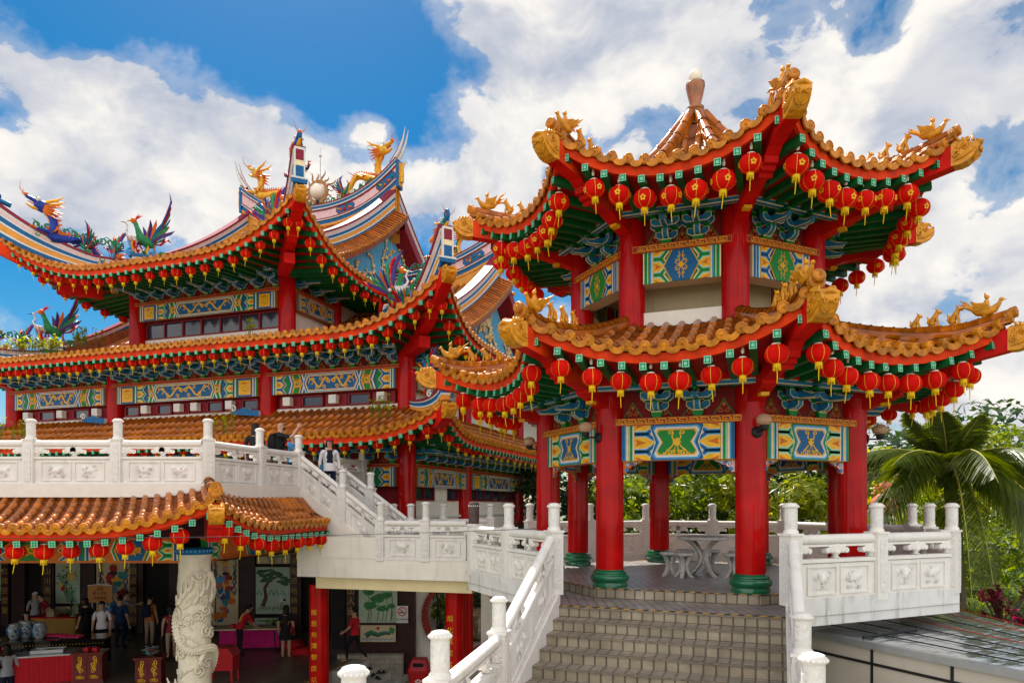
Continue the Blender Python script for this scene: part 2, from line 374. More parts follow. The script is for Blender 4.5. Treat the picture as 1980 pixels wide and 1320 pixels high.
mat('cast_stone', (.50, .465, .42), .75, .18, 14, grime=.3, gcol=(.18, .16, .14), bump=.25, bscale=60)
mat('stripe_orange', (.72, .30, .045), .45, .1, 5, grime=.15)
mat('dragon_gold', (.70, .36, .03), .4, .3, 14, grime=.35, gcol=(.05, .16, .05))
mat('dragon_blue', (.012, .035, .26), .4, .35, 14)
mat('dragon_green', (.02, .20, .07), .4, .35, 14)
mat('crane_white', (.72, .70, .64), .6, .1, 10)
mat('vine_gold', (.70, .47, .22), .5, .2, 12)
mat('stained_cream', (.80, .75, .66), .6, .06, 2.2, grime=.38, gcol=(.45, .36, .26), streak=True, bump=.08)
mat('wall_beam', (.80, .66, .38), .7, .06, 3, grime=.15, gcol=(.5, .4, .2))
mat_tiles('hall_floor', (.13, .10, .075), (.15, .12, .09), (.06, .045, .035), .6, .6, .3, .008, .15)
mat('panel_cream', (.62, .50, .30), .5, .08, 2); mat('panel_mint', (.42, .52, .38), .5, .08, 2); mat('ink_green', (.05, .12, .06), .6, .3, 10); mat('leaf_pale', (.20, .34, .12), .6, .3, 10); mat('ink_brown', (.10, .05, .03), .6, .2, 10); mat('ink_teal', (.04, .26, .22), .6, .2, 10); mat('petal_yellow', (.65, .40, .08), .6, .2, 10); mat('petal_red', (.42, .02, .02), .6, .2, 10)
mat('leaf_green2', (.05, .22, .06), .6, .3, 10)
mat('gold_dull', (.42, .25, .05), .5, .15, 10)
mat('dark_wood2', (.055, .022, .016), .35, .2, 4)
mat_tiles('step_wall', (.30, .26, .2), (.34, .3, .24), (.2, .17, .13), .3, .15, .6, .01, .3, vert=True)
mat('petal_red2', (.6, .01, .03), .5, .05, 8)
mat('pillar_stone', (.72, .64, .50), .6, .08, 10, grime=.25, gcol=(.34, .28, .20), bump=.25, bscale=40)
mat('black_gloss', (.012, .010, .010), .12, .2, 5, coat=.6)
mat('porcelain', (.30, .33, .33), .15, .08, 6, coat=.6)
mat('candle_pink', (.72, .03, .12), .4, .12, 8)
mat('red_wood', (.16, .018, .012), .35, .2, 5, coat=.3)
mat('gold_cloth', (.38, .20, .03), .5, .15, 4)
mat('notice_orange', (.50, .22, .06), .6, .08, 4)
mat('lips', (.38, .12, .10), .5, .05, 8)
mat('cloth_plaid', (.20, .19, .19), .8, .9, 30); mat('cloth_teal', (.04, .16, .24), .8, .2, 12)
mat('bark', (.11, .085, .06), .85, .3, 6, bump=.6, bscale=14); mat('palm_bark', (.12, .085, .06), .85, .3, 5, bump=.7, bscale=10)
mat('palm_rib', (.34, .32, .07), .5, .2, 6)
mat('coconut', (.13, .17, .03), .45, .25, 6)
mat('lawn', (.05, .09, .02), .9, .4, 4)
mat('seam_red', (.45, .06, .04), .5, .2, 6)
mat('fascia_panel', (.56, .50, .42), .35, .08, 1.5, grime=.2, gcol=(.4, .34, .26), streak=True)
mat_tiles('court_tile', (.40, .35, .28), (.45, .40, .32), (.22, .18, .13), .6, .14, .6, .012, .4, rot=.4)
mat('garden_rock', (.34, .25, .16), .8, .4, 5, grime=.4, bump=.7, bscale=9)
mat('ground_mix', (.16, .16, .10), .9, .3, .3)
def mat_acrylic():
    m = bpy.data.materials.new('acrylic'); m.use_nodes = True; b = m.node_tree.nodes['Principled BSDF']; b.inputs['Base Color'].default_value = (.95, .97, .97, 1); b.inputs['Roughness'].default_value = .03; b.inputs['Transmission Weight'].default_value = 1; b.inputs['IOR'].default_value = 1.1; MATS['acrylic'] = m
mat_acrylic()
# ------------------------------------------------------------------ curved tile roofs
EZ = V((0, 0, 1))
class Slope:
    """one slope of a curved roof: a runs along the eave, b outward from the roof's centre"""
    def __init__(s, O, ang, Bc, A, k, db, dz, w, p, z0, H, Q, pw, b_top, a_g=None, b_side=None):
        s.O = V((O[0], O[1], 0)); s.n = V((cos(ang), sin(ang), 0)); s.e = V((-sin(ang), cos(ang), 0)); s.ang = ang
        s.Bc, s.A, s.k, s.db, s.dz, s.w, s.p, s.z0, s.H, s.Q, s.pw, s.b_top, s.a_g = Bc, A, k, db, dz, w, p, z0, H, Q, pw, b_top, a_g
    def cor(s, a): return max(0.0, 1-(s.A-abs(a))/s.w)**s.p
    def eave_b(s, a): return s.Bc-s.db*(1-s.cor(a))
    def z(s, a, b):
        q = max(0.0, (s.Bc-b-s.db)/(s.Q-s.db))
        return s.z0+s.H*q**s.pw+s.dz*s.cor(a)
    def P(s, a, b, dz=0.0): return s.O+s.n*b+s.e*a+EZ*(s.z(a, b)+dz)
    def b_in(s, a):
        if s.a_g is not None and abs(a) <= s.a_g: return s.b_top
        return max(s.b_top if s.a_g is None else 0, s.Bc-(s.A-abs(a))/s.k)
    def row(s, a, seg=.34, off=0.0, b0=None):
        be = s.eave_b(a)+off; bi = min(s.b_in(a), be-.02); n = max(1, int(round((be-bi)/seg)))
        return [s.P(a, be+(bi-be)*i/n) for i in range(n+1)]
    def hip(s, sgn=1, n=14, r_out=0.0, q1=None):
        """points along the hip from the corner inward"""
        bt = s.b_top if s.a_g is None else s.Bc-(s.A-s.a_g)/s.k
        pts = []
        for i in range(n+1):
            b = s.Bc+(bt-s.Bc)*i/n; a = sgn*(s.A-s.k*(s.Bc-b))
            pts.append(s.P(a, b))
        return pts

def frame(a, b):
    """unit frame with x pointing from a to b"""
    x = (b-a).normalized(); y = EZ.cross(x)
    if y.length < 1e-6: y = V((0, 1, 0))
    y.normalize(); return x, y, x.cross(y)

def tile_slope(mb, S, sp, rr, a0=None, a1=None, seg=.34, drip=True, cap_n=10, dripd=.10, gap='tile_gap', roll='tile', cap='tile_cap', hn=5, skipf=None):
    a0 = -S.A+sp*.45 if a0 is None else a0; a1 = S.A-sp*.45 if a1 is None else a1
    n = max(2, int(round((a1-a0)/sp))); al = [a0+(a1-a0)*i/n for i in range(n+1)]
    rows = [S.row(a, seg) for a in al]
    for i, (a, r) in enumerate(zip(al, rows)):
        if skipf and skipf(a): continue
        # roll tile, stepped where one tile laps the next
        pr = []
        for j in range(len(r)-1):
            d = (r[j]-r[j+1]); L = d.length; d.normalize(); up = S.e.cross(d); 
            if up.z < 0: up = -up
            for f, g in ((0.0, 1.05), (0.07, 1.05), (.08, .97), (1.0, .95)):
                c = r[j].lerp(r[j+1], f)
                pr.append([c+S.e*(rr*g*cos(pi*k/hn))+up*(rr*g*sin(pi*k/hn)) for k in range(hn+1)])
        mb.grid(pr, roll, True)
        # end disc
        d = (r[0]-r[1]).normalized(); up = S.e.cross(d); up = up if up.z > 0 else -up
        ax = (S.e, up, d); c = r[0]+up*rr*.25
        mb.lathe(c, [(rr*1.25, -.06), (rr*1.28, .0), (rr*1.28, .025), (rr*1.0, .035), (rr*.95, .026), (rr*.45, .03), (0.001, .05)], cap_n, cap, False, ax)
    for i in range(len(al)-1):
        if skipf and skipf(al[i]) and skipf(al[i+1]): continue
        ra, rb = rows[i], rows[i+1]
        m = max(len(ra), len(rb)); 
        def res(r, k):
            t = k/(m-1)*(len(r)-1); j = min(int(t), len(r)-2); return r[j].lerp(r[j+1], t-j)
        g = []
        for k in range(m):
            p, q = res(ra, k), res(rb, k); g.append([p, p.lerp(q, .5)-EZ*rr*.55, q])
            if k < m-1 and seg < .4:
                p2, q2 = res(ra, k+1), res(rb, k+1)
                for f in (.33, .34, .66, .67, .985): st_ = EZ*(.022 if f in (.34, .67) else 0); pa, qa = p.lerp(p2, f), q.lerp(q2, f); g.append([pa+st_, pa.lerp(qa, .5)-EZ*rr*.55+st_, qa+st_])
                g.append([p2+EZ*.02, p2.lerp(q2, .5)-EZ*(rr*.55-.02), q2+EZ*.02])
        mb.grid(g, gap, True)
        if drip:
            p, q = ra[0], rb[0]; c = p.lerp(q, .5); d = ((ra[0]-ra[1])+(rb[0]-rb[1])).normalized(); e = (q-p); wv = e.length; e.normalize()
            dn = (e.cross(d)).normalized(); dn = dn if dn.z < 0 else -dn
            dn = (dn+V((0, 0, -.35))).normalized()
            pts = [(-.44*wv, .03), (-.42*wv, -.45*dripd), (-.28*wv, -.82*dripd), (-.1*wv, -dripd), (.1*wv, -dripd), (.28*wv, -.82*dripd), (.42*wv, -.45*dripd), (.44*wv, .03), (0, -.02)]
            mb.prism(pts, c+d*.03-EZ*rr*.1, e, -dn, d, .03, cap)

def eave_strip(mb, S, h, m, inset=.05, drop=.05, n=28, depth=.05, a0=None, a1=None, bot=None):
    a0 = -S.A if a0 is None else a0; a1 = S.A if a1 is None else a1
    g1, g2, g3, g4 = [], [], [], []
    for i in range(n+1):
        a = a0+(a1-a0)*i/n; p = S.P(a, S.eave_b(a))-S.n*inset-EZ*drop
        if S.k and abs(a) > S.A*.98: p = p
        g1.append(p+S.n*.01); g2.append(p-EZ*h); g3.append(p-EZ*h-S.n*depth); g4.append(p-S.n*depth)
    mb.grid([g1, g2, g3, g4], m, False)

def soffit(mb, S, drop, b_in, n=24, m='red_soffit', sp=.27, rw=.10, rh=.11, a0=None, a1=None, b_raf=None, end='rafter_end', wood='rafter_green', out=.03, tip='socket_white', zi=None):
    """boarding under the tiles with the rafters that carry it"""
    a0 = -S.A if a0 is None else a0; a1 = S.A if a1 is None else a1
    ztip = S.P(S.A, S.Bc).z-drop
    def U(a, be, bi, f, dz=0):
        p = S.P(a, be+(bi-be)*f, -drop)
        if zi is not None:
            z0_ = S.P(a, be).z-drop; z1_ = zi+(ztip-zi)*max(0, (bi-b_in)/(S.Bc-b_in))**1.3 if bi > b_in else zi; p.z = z0_+(z1_-z0_)*f
        p.z += dz; return p
    g = []
    for i in range(n+1):
        a = a0+(a1-a0)*i/n; be = S.eave_b(a)-.06; bi = min(max(b_in, S.Bc-(S.A-abs(a))/S.k if S.k else b_in), be-.01)
        g.append([U(a, be, bi, j/5) for j in range(6)])
    mb.grid(g, m, False)
    k = max(2, int(round((a1-a0-.3)/sp)))
    for i in range(k+1):
        a = a0+.15+(a1-a0-.3)*i/k; be = S.eave_b(a)-out; bi = max(b_in if b_raf is None else b_raf, S.Bc-(S.A-abs(a))/S.k+.06 if S.k else b_in)
        if be-bi < .12: continue
        ns = 4; pts = [U(a, be, bi, j/ns, -rh/2-.004) for j in range(ns+1)]
        for j in range(ns):
            x, y, z = frame(pts[j+1], pts[j]); c = (pts[j]+pts[j+1])/2; L = (pts[j]-pts[j+1]).length
            mb.box(c, (L+.002, rw, rh), wood, (x, y, z), skip='45' if j else '4')
        x, y, z = frame(pts[1], pts[0]); c = pts[0]+x*.003
        q = [c+y*(sy*rw/2)+z*(sz*rh/2) for sy, sz in ((-1, -1), (1, -1), (1, 1), (-1, 1))]
        mb.poly(q, end)
        # painted lattice on the rafter end
        for t in (-.28, .28):
            mb.poly([c+x*.002+y*(rw*t-.006)+z*(-rh*.4), c+x*.002+y*(rw*t+.006)+z*(-rh*.4), c+x*.002+y*(rw*t+.006)+z*(rh*.4), c+x*.002+y*(rw*t-.006)+z*(rh*.4)], 'paint_green')
            mb.poly([c+x*.0035+y*(-rw*.4)+z*(rh*t-.006), c+x*.0035+y*(rw*.4)+z*(rh*t-.006), c+x*.0035+y*(rw*.4)+z*(rh*t+.006), c+x*.0035+y*(-rw*.4)+z*(rh*t+.006)], 'paint_green')

def hip_ridge(mb, pts, w, h, m='tile', capm='tile_cap', start=0.0):
    """tiled ridge roll along a hip with an end disc"""
    n = len(pts); rows = []; r2 = []
    for i, p in enumerate(pts):
        a = pts[max(i-1, 0)]; b = pts[min(i+1, n-1)]; x, y, z = frame(b, a)
        rows.append([p+y*(-w/2)-z*.03, p+y*(-w/2)+z*h, p+y*(w/2)+z*h, p+y*(w/2)-z*.03])
    mb.grid(rows, m, False); mb.poly(rows[0], capm)
    for i in range(n-1):
        x, y, z = frame(pts[i+1], pts[i]); pr = []
        for f, g in ((0, 1.1), (.1, 1.1), (.12, .97), (1, .94)):
            c = pts[i].lerp(pts[i+1], f)+z*h
            pr.append([c+y*(w*.62*g*cos(pi*k/6))+z*(w*.62*g*sin(pi*k/6)) for k in range(7)])
        mb.grid(pr, m, True)
    x, y, z = frame(pts[1], pts[0]); c = pts[0]+z*h*1.0
    mb.lathe(c, [(w*.72, -.05), (w*.75, .03), (w*.55, .045), (w*.2, .04), (.001, .06)], 12, capm, False, (y, z, x))

def beast_dog():
    """small seated guardian beast, facing +X, about 0.30 tall"""
    mb = MB(); m = 'ochre_beast'
    mb.box((0, 0, .012), (.16, .07, .024), m)
    mb.tube([(-.05, 0, .04), (-.045, 0, .09), (-.01, 0, .15), (.02, 0, .20), (.03, 0, .235)], [.045, .055, .05, .042, .036], 8, m)
    mb.ball((.045, 0, .245), .042, m, 8, 6); mb.tube([(.06, 0, .24), (.105, 0, .228)], [.03, .018], 7, m)
    for s in (-1, 1):
        mb.tube([(.02, s*.028, .15), (.045, s*.03, .08), (.045, s*.03, .02), (.065, s*.03, .015)], [.022, .018, .016, .014], 6, m)
        mb.ball((-.035, s*.042, .055), .036, m, 7, 5, (1.2, .7, 1)); mb.tube([(.03, s*.03, .275), (.015, s*.036, .315)], [.014, .004], 5, m)
    mb.tube([(-.07, 0, .04), (-.105, 0, .09), (-.09, 0, .15), (-.115, 0, .19)], [.018, .02, .018, .006], 6, m)
    return mb
def beast_rider():
    """rider on a phoenix at the tip of the hip, facing +X"""
    mb = MB(); m = 'ochre_beast'
    mb.tube([(-.16, 0, .12), (-.10, 0, .085), (0, 0, .075), (.1, 0, .10), (.15, 0, .16), (.17, 0, .20)], [.02, .05, .07, .055, .03, .022], 8, m)
    mb.ball((.18, 0, .215), .03, m, 7, 5); mb.tube([(.2, 0, .212), (.24, 0, .20)], [.014, .003], 5, m)
    for s in (-1, 1):
        mb.prism([(-.12, 0), (.06, 0), (.03, .07), (-.03, .10), (-.10, .11), (-.17, .15)], (0, s*.065, .09), V((1, 0, 0)), V((0, s*.35, .93)), V((0, s*.93, -.35)), .02, m)
    for a in (.0, .35, .7): mb.tube([(-.14, 0, .12), (-.24, (a-.35)*.15, .17+a*.1), (-.32, (a-.35)*.2, .16+a*.2)], [.022, .02, .004], 5, m)
    mb.tube([(0, 0, .12), (.005, 0, .19), (.01, 0, .24)], [.045, .04, .024], 8, m); mb.ball((.015, 0, .275), .032, m, 8, 6); mb.tube([(.0, 0, .29), (-.01, 0, .34)], [.022, .006], 6, m)
    mb.tube([(-.02, 0, 0), (0, 0, .06)], [.03, .05], 6, m)
    return mb
def beast_head(L=.36, Hh=.36, W=.22):
    """carved makara head that closes a corner beam, pointing +X from the origin"""
    mb = MB(); m = 'ochre_beast'
    out = [(0, -.44), (.30, -.46), (.55, -.40), (.80, -.22), (.92, -.05), (1.0, .10), (.98, .30), (.86, .36), (.74, .26), (.66, .32), (.60, .50), (.44, .58), (.28, .50), (.12, .52), (0, .44)]
    mb.prism([(x*L, z*Hh) for x, z in out], V((0, -W/2, 0)), V((1, 0, 0)), EZ, V((0, -1, 0)), W, m)
    for s in (-1, 1):
        y = s*(W/2)
        mb.ball((.50*L, y, .22*Hh), .05, m, 8, 6, (1, .5, 1)); mb.ball((.51*L, y+s*.022, .23*Hh), .022, 'tile', 6, 4)
        mb.tube([(.1*L, y, -.25*Hh), (.4*L, y, -.18*Hh), (.65*L, y, -.05*Hh), (.85*L, y, .1*Hh)], [.02, .028, .026, .015], 5, m)
        mb.tube([(.15*L, y, .1*Hh), (.3*L, y, .3*Hh), (.45*L, y, .4*Hh), (.6*L, y, .3*Hh)], .02, 5, m)
        for j in range(3):
            sp = spiral(.16*L+j*.02, (-.05+.16*j)*Hh, .045, .008, j, 1.2, 9); mb.tube([(px, y+s*.006, pz) for px, pz in sp], .014, 5, m)
    for s in (-1, 1):
        mb.ball((.86*L, s*.055, .22*Hh), .034, m, 8, 6); mb.ball((.90*L, s*.055, .23*Hh), .015, 'tile', 6, 4)
        mb.tube([(1.0*L, y_, z_) for y_, z_ in [(s*a, b-.01) for a, b in spiral(.06, .02, .04, .008, .5, 1.2, 10)]], .012, 5, m); mb.tube([(.72*L, s*.02, -.30*Hh), (.80*L, s*.07, -.24*Hh), (.93*L, s*.10, -.06*Hh)], .016, 5, m)
        for j in range(4): mb.tube([((.30+.16*j)*L, s*W*.5, (.48-.04*j)*Hh), ((.26+.16*j)*L, s*W*.42, (.60-.02*j)*Hh), ((.18+.16*j)*L, s*W*.3, (.66-.02*j)*Hh)], [.022, .02, .006], 5, m)
    mb.ball((1.0*L, 0, .06*Hh), .035, m, 8, 6, (.8, 1.2, .8))
    mb.tube([(.9*L, -W/2, .3*Hh), (1.03*L, 0, .36*Hh), (.9*L, W/2, .3*Hh)], .03, 6, m)
    return mb
ME_DOG = beast_dog().mesh('roof_beast'); ME_RIDER = beast_rider().mesh('roof_rider'); ME_HEAD = beast_head().mesh('beast_head')

# ------------------------------------------------------------------ painted beams
def flat(mb, pts, y, s, lay, m):
    mb.poly([(x, s*(y+.0025*lay), z) for x, z in pts], m)
def ring_shape(c, t, notch):
    return [(-c+.035, t), (c-.035, t), (c, t-.05), (c-notch, 0), (c, -t+.05), (c-.035, -t), (-c+.035, -t), (-c, -t+.05), (-c+notch, 0), (-c, t-.05)]
def clip_z(pts, lo, hi):
    for lim, sg in ((hi, 1), (lo, -1)):
        o = []
        for i in range(len(pts)):
            p, q = pts[i], pts[(i+1) % len(pts)]; ip = sg*p[1] <= sg*lim; iq = sg*q[1] <= sg*lim
            if ip: o.append(p)
            if ip != iq:
                t = (lim-p[1])/(q[1]-p[1]); o.append((p[0]+t*(q[0]-p[0]), lim))
        pts = o
    return pts
def flower(mb, y, s, lay, h, kind, cx=0.0, m='gold'):
    O = V((cx, s*(y+.0025*lay), 0)); ex = V((1, 0, 0)); en = V((0, s, 0))
    R = lambda pts, w: rib(mb, O, ex, EZ, en, pts, w, m)
    mb.poly([O+ex*(.06*h*cos(a*pi/5)*(1.25 if a % 2 else .9)*1.4)+EZ*(.06*h*sin(a*pi/5)*(1.25 if a % 2 else .9)*1.4) for a in range(10)], m)
    if kind == 'tall':
        for q in (1, -1):
            for u in (1, -1):
                R([(u*.02*h, q*.08*h), (u*.07*h, q*.18*h), (u*.03*h, q*.30*h), (u*.07*h, q*.42*h)], .022*h)
                R([(x*u, z*q) for x, z in spiral(.13*h, .15*h, .06*h, .015*h, 2.5, 1.1, 10)], .022*h)
                R([(x*u, z*q) for x, z in spiral(.07*h, .27*h, .045*h, .012*h, 3.5, 1.1, 10)], .018*h)
                R([(u*.08*h, 0), (u*.16*h, q*.05*h), (u*.19*h, q*.11*h)], .02*h)
    else:
        for u in (1, -1):
            R([(u*.05*h, .02*h), (u*.10*h, .12*h), (u*.07*h, .20*h), (u*.12*h, .30*h)], .03*h)
            R([(x*u, z) for x, z in spiral(.14*h, .22*h, .05*h, .01*h, 3, 1.0, 9)], .025*h)
            R([(u*.05*h, -.03*h), (u*.12*h, -.12*h), (u*.20*h, -.18*h), (u*.26*h, -.28*h)], .028*h)
            R([(x*u, z) for x, z in spiral(.15*h, -.24*h, .06*h, .012*h, 1, 1.1, 10)], .025*h)
            R([(x*u, z) for x, z in spiral(.07*h, -.2*h, .05*h, .012*h, 2, 1.1, 10)], .022*h)
            R([(x*u, z) for x, z in spiral(.27*h, -.25*h, .04*h, .01*h, 2.8, 1.0, 9)], .02*h)
            R([(u*.02*h, -.1*h), (u*.06*h, -.2*h), (u*.03*h, -.3*h)], .02*h)
def side_hexes(mb, w2, x0, x1, h, y, s, c1, c2, lay=3):
    """nested arrow-ended cells between the end stripes (x0) and the cartouche (x1)"""
    hh = h/2
    for u in (1, -1):
        for cz in (0, hh, -hh):
            for k, (dd, m) in enumerate(((0, 'paint_yellow'), (.010, 'paint_white'), (.026, c1), (.068, 'paint_mint' if c1 == 'paint_green' else 'paint_sky'), (.086, 'paint_cream'), (.096, 'gold'))):
                a = .165*h/.5-dd
                if a < .01: continue
                L = (x0-x1)-dd*1.1; 
                pts = [(u*x0, cz+a), (u*(x0-L*.55), cz+a), (u*(x0-L), cz), (u*(x0-L*.55), cz-a), (u*x0, cz-a)]
                pts = clip_z(pts, -hh+.004, hh-.004)
                if len(pts) > 2: flat(mb, pts, y, s, lay+k*.7, m)
            tri = clip_z([(u*(x0-.015), cz+.05*h/.5), (u*(x0-(x0-x1)*.45), cz), (u*(x0-.015), cz-.05*h/.5), (u*(x0-.04), cz)], -hh+.004, hh-.004)
            if len(tri) > 2: flat(mb, tri, y, s, lay+4, 'paint_orange')
def stripes(mb, w2, h, y, s, lst, lay=2):
    for u in (1, -1):
        x = w2
        for m, wd in lst:
            flat(mb, [(u*x, -h/2+.002), (u*x, h/2-.002), (u*(x-wd), h/2-.002), (u*(x-wd), -h/2+.002)], y, s, lay, m); x -= wd
    return x
def beam_panel(w, h, d, style, c1, c2, both=True):
    """painted tie beam panel: X along, Y out, origin at its centre"""
    mb = MB(); mb.box((0, 0, 0), (w, d, h), 'wall_beige' if style == 'hex' else 'key_orange')
    a, b = ('paint_blue', 'paint_green') if c1 == 'blue' else ('paint_green', 'paint_blue')
    for s in ((1, -1) if both else (1,)):
        y = d/2
        flat(mb, [(-w/2, -h/2), (w/2, -h/2), (w/2, h/2), (-w/2, h/2)], y, s, 1, 'paint_white' if style == 'notch' else a)
        if style == 'notch':
            x = stripes(mb, w/2, h, y, s, [(a, .05), ('paint_sky', .025), ('paint_cream', .02), ('paint_yellow', .015), ('paint_mint', .022), (b, .04), ('paint_white', .02), ('paint_yellow', .012)])
            c, t = min(.29, w*.18), h*.33
            side_hexes(mb, w/2, x, c-.06, h, y, s, a, 'paint_cream')
            for k, (dd, m) in enumerate(((.125, 'paint_cream'), (.112, a), (.075, 'paint_sky'), (.05, 'paint_white'), (.02, 'paint_yellow'), (0, b))):
                pts = clip_z(ring_shape(c+dd, t+dd, .085), -h/2+.003, h/2-.003); flat(mb, pts, y, s, 6+k*.8, m)
            flower(mb, y, s, 12, h*1.25, 'wide')
        else:
            x = stripes(mb, w/2, h, y, s, [('paint_cream', .02), (a, .05), ('paint_white', .012), (b if style == 'hexg' else a, .03), ('paint_sky', .025), ('paint_white', .02), ('paint_yellow', .015)])
            c, t = min(.36, w*.22), h*.5
            side_hexes(mb, w/2, x, c*.62, h, y, s, a, 'paint_white')
            for k, (dd, m) in enumerate(((.02, 'paint_yellow'), (0, b))):
                pts = clip_z([(-c-dd, 0), (-c*.5-dd, t), (c*.5+dd, t), (c+dd, 0), (c*.5+dd, -t), (-c*.5-dd, -t)], -h/2+.003, h/2-.003); flat(mb, pts, y, s, 8+k, m)
            flower(mb, y, s, 12, h*1.0, 'tall')
    return mb
def key_bar(w, h, d):
    """orange bar with a painted meander"""
    mb = MB(); mb.box((0, 0, 0), (w, d, h), 'key_orange')
    for s in (1, -1):
        y = d/2; flat(mb, [(-w/2+.01, -h*.36), (w/2-.01, -h*.36), (w/2-.01, h*.36), (-w/2+.01, h*.36)], y, s, 1, 'key_red')
        u = h*1.5; n = int((w-.04)/u); x0 = -n*u/2; t = .11*h
        for i in range(n):
            x = x0+i*u; q = [(0, -.28), (0, .28), (1.0, .28), (1.0, -.05), (.38, -.05)]; q2 = [(.22, -.28), (1.32, -.28), (1.32, .1)]
            for pp in (q, q2):
                for j in range(len(pp)-1):
                    (ax, az), (bx, bz) = pp[j], pp[j+1]; ax, bx = x+ax*h, x+bx*h; az, bz = az*h, bz*h
                    flat(mb, [(min(ax, bx)-t/2, min(az, bz)-t/2), (max(ax, bx)+t/2, min(az, bz)-t/2), (max(ax, bx)+t/2, max(az, bz)+t/2), (min(ax, bx)-t/2, max(az, bz)+t/2)], y, s, 2+.3*(j % 2), 'paint_yellow')
    return mb
def spandrel(w, h, t=.05):
    """carved bracket under a beam, x from the column outwards, top at z=0"""
    mb = MB(); out = [(0, 0), (w, 0), (w*.92, -h*.14), (w*.74, -h*.2), (w*.66, -h*.34), (w*.45, -h*.4), (w*.36, -h*.58), (w*.2, -h*.66), (w*.17, -h), (0, -h)]
    mb.prism(out, V((0, t/2, 0)), V((1, 0, 0)), EZ, V((0, 1, 0)), t, 'paint_pink', 'paint_orange')
    for s in (1, -1):
        O = V((0, s*(t/2+.004), 0))
        cols = ['paint_white', 'paint_blue', 'paint_white', 'paint_sky']
        for j, (cx, cz, r) in enumerate(((.14, -.3, .11), (.38, -.18, .10), (.6, -.12, .08), (.1, -.7, .09))):
            rib(mb, O, V((1, 0, 0)), EZ, V((0, s, 0)), spiral(cx*w+.02, cz*h, r*w*1.1, .006, j, 1.5, 14), .014, cols[j])
            rib(mb, O, V((1, 0, 0)), EZ, V((0, s, 0)), [(x+.012, z-.004) for x, z in spiral(cx*w+.02, cz*h, r*w*1.3, .01, j+1, 1.1, 12)], .010, 'paint_blue', .001)
        mb.poly([O+V((x, s*.001, z)) for x, z in ((0, 0), (w, 0), (w*.97, -.02), (0, -.02))], 'paint_yellow')
    return mb
def bracket_set(sc=1.0, proj=.55, H=.58, tiers=2):
    """stepped bracket cluster; X along the wall, Y out, Z up from the beam"""
    mb = MB(); e = 'edge_cream'; B = 'bracket_blue'; G = 'paint_green'; w = .085
    def dou(x, y, z, s=.10):
        mb.prism([(-s*.36, 0), (s*.36, 0), (s*.5, s*.45), (s*.5, s*.75), (-s*.5, s*.75), (-s*.5, s*.45)], V((x, y+s*.45, z)), V((1, 0, 0)), EZ, V((0, 1, 0)), s*.9, G, G)
        mb.box((x, y+s*.46, z+s*.6), (s*1.02, .006, s*.10), e)
    def arm(y, z, L):
        o = [(-L/2, .13), (-L/2, .05), (-L/2+.06, 0), (L/2-.06, 0), (L/2, .05), (L/2, .13), (L/2-.09, .13), (L/2-.13, .085), (-L/2+.13, .085), (-L/2+.09, .13)]
        mb.prism(o, V((0, y+w/2, z)), V((1, 0, 0)), EZ, V((0, 1, 0)), w, e, B)
        cx = [(x-.014*(1 if x > 0 else -1)*(1 if abs(x) > L/2-.08 else -.3), .014+zz*.80) for x, zz in o]
        mb.poly([V((x, y+w/2+.003, z+zz)) for x, zz in cx], B)
        for sx in (-1, 1): dou(sx*(L/2-.045), y, z+.13, .11)
    dz = (H-.12)/tiers
    dou(0, 0.02, 0, .17)
    for k in range(tiers):
        z = .12+k*dz; 
        arm(.0, z, .36+.16*k)
        if k: arm(proj*k/tiers, z, .40+.06*k)
        # lever arm reaching out, upturned beak
        y1 = proj*(k+1)/tiers
        if k == tiers-1:
            o = [(-.05, 0), (y1*.6, 0), (y1+.12, -.02), (y1+.20, .045), (y1+.05, .05), (y1*.8, .11), (-.05, .11)]
        else:
            o = [(-.05, 0), (y1-.04, 0), (y1+.03, .05), (y1+.03, .11), (-.05, .11)]
        mb.prism(o, V((w/2, 0, z)), V((0, 1, 0)), EZ, V((1, 0, 0)), w, B, B)
        for sx in (-1, 1): mb.tube([V((sx*w/2, yy, z+zz)) for yy, zz in o[:-1]], .010, 4, e)
        dou(0, y1-.03, z+.11, .11)
    # little green dragon head at the top
    mb.ball((0, proj+.08, H-.02), .055, 'deep_green', 7, 5, (.8, 1.3, .8)); mb.ball((0, proj+.15, H-.035), .03, 'paint_green', 6, 4)
    return mb
def back_board(w, h):
    """red board between the brackets with gold scrolls"""
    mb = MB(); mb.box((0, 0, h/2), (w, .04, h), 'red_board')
    n = max(2, int(w/.42))
    for i in range(n):
        cx = -w/2+w*(i+.5)/n; O = V((cx, .023, 0))
        for u in (1, -1):
            rib(mb, O, V((1, 0, 0)), EZ, V((0, 1, 0)), [(u*x, z) for x, z in spiral(.05, .10, .045, .01, 3.4, 1.2, 10)], .012, 'paint_orange')
            rib(mb, O, V((1, 0, 0)), EZ, V((0, 1, 0)), [(u*.15, .03), (u*.10, .10), (u*.03, .2), (0, .27)], .014, 'paint_green', .002)
        mb.poly([O+V((.02*cos(a), .002, .18+.03*sin(a))) for a in [2*pi*q/8 for q in range(8)]], 'paint_orange')
    return mb

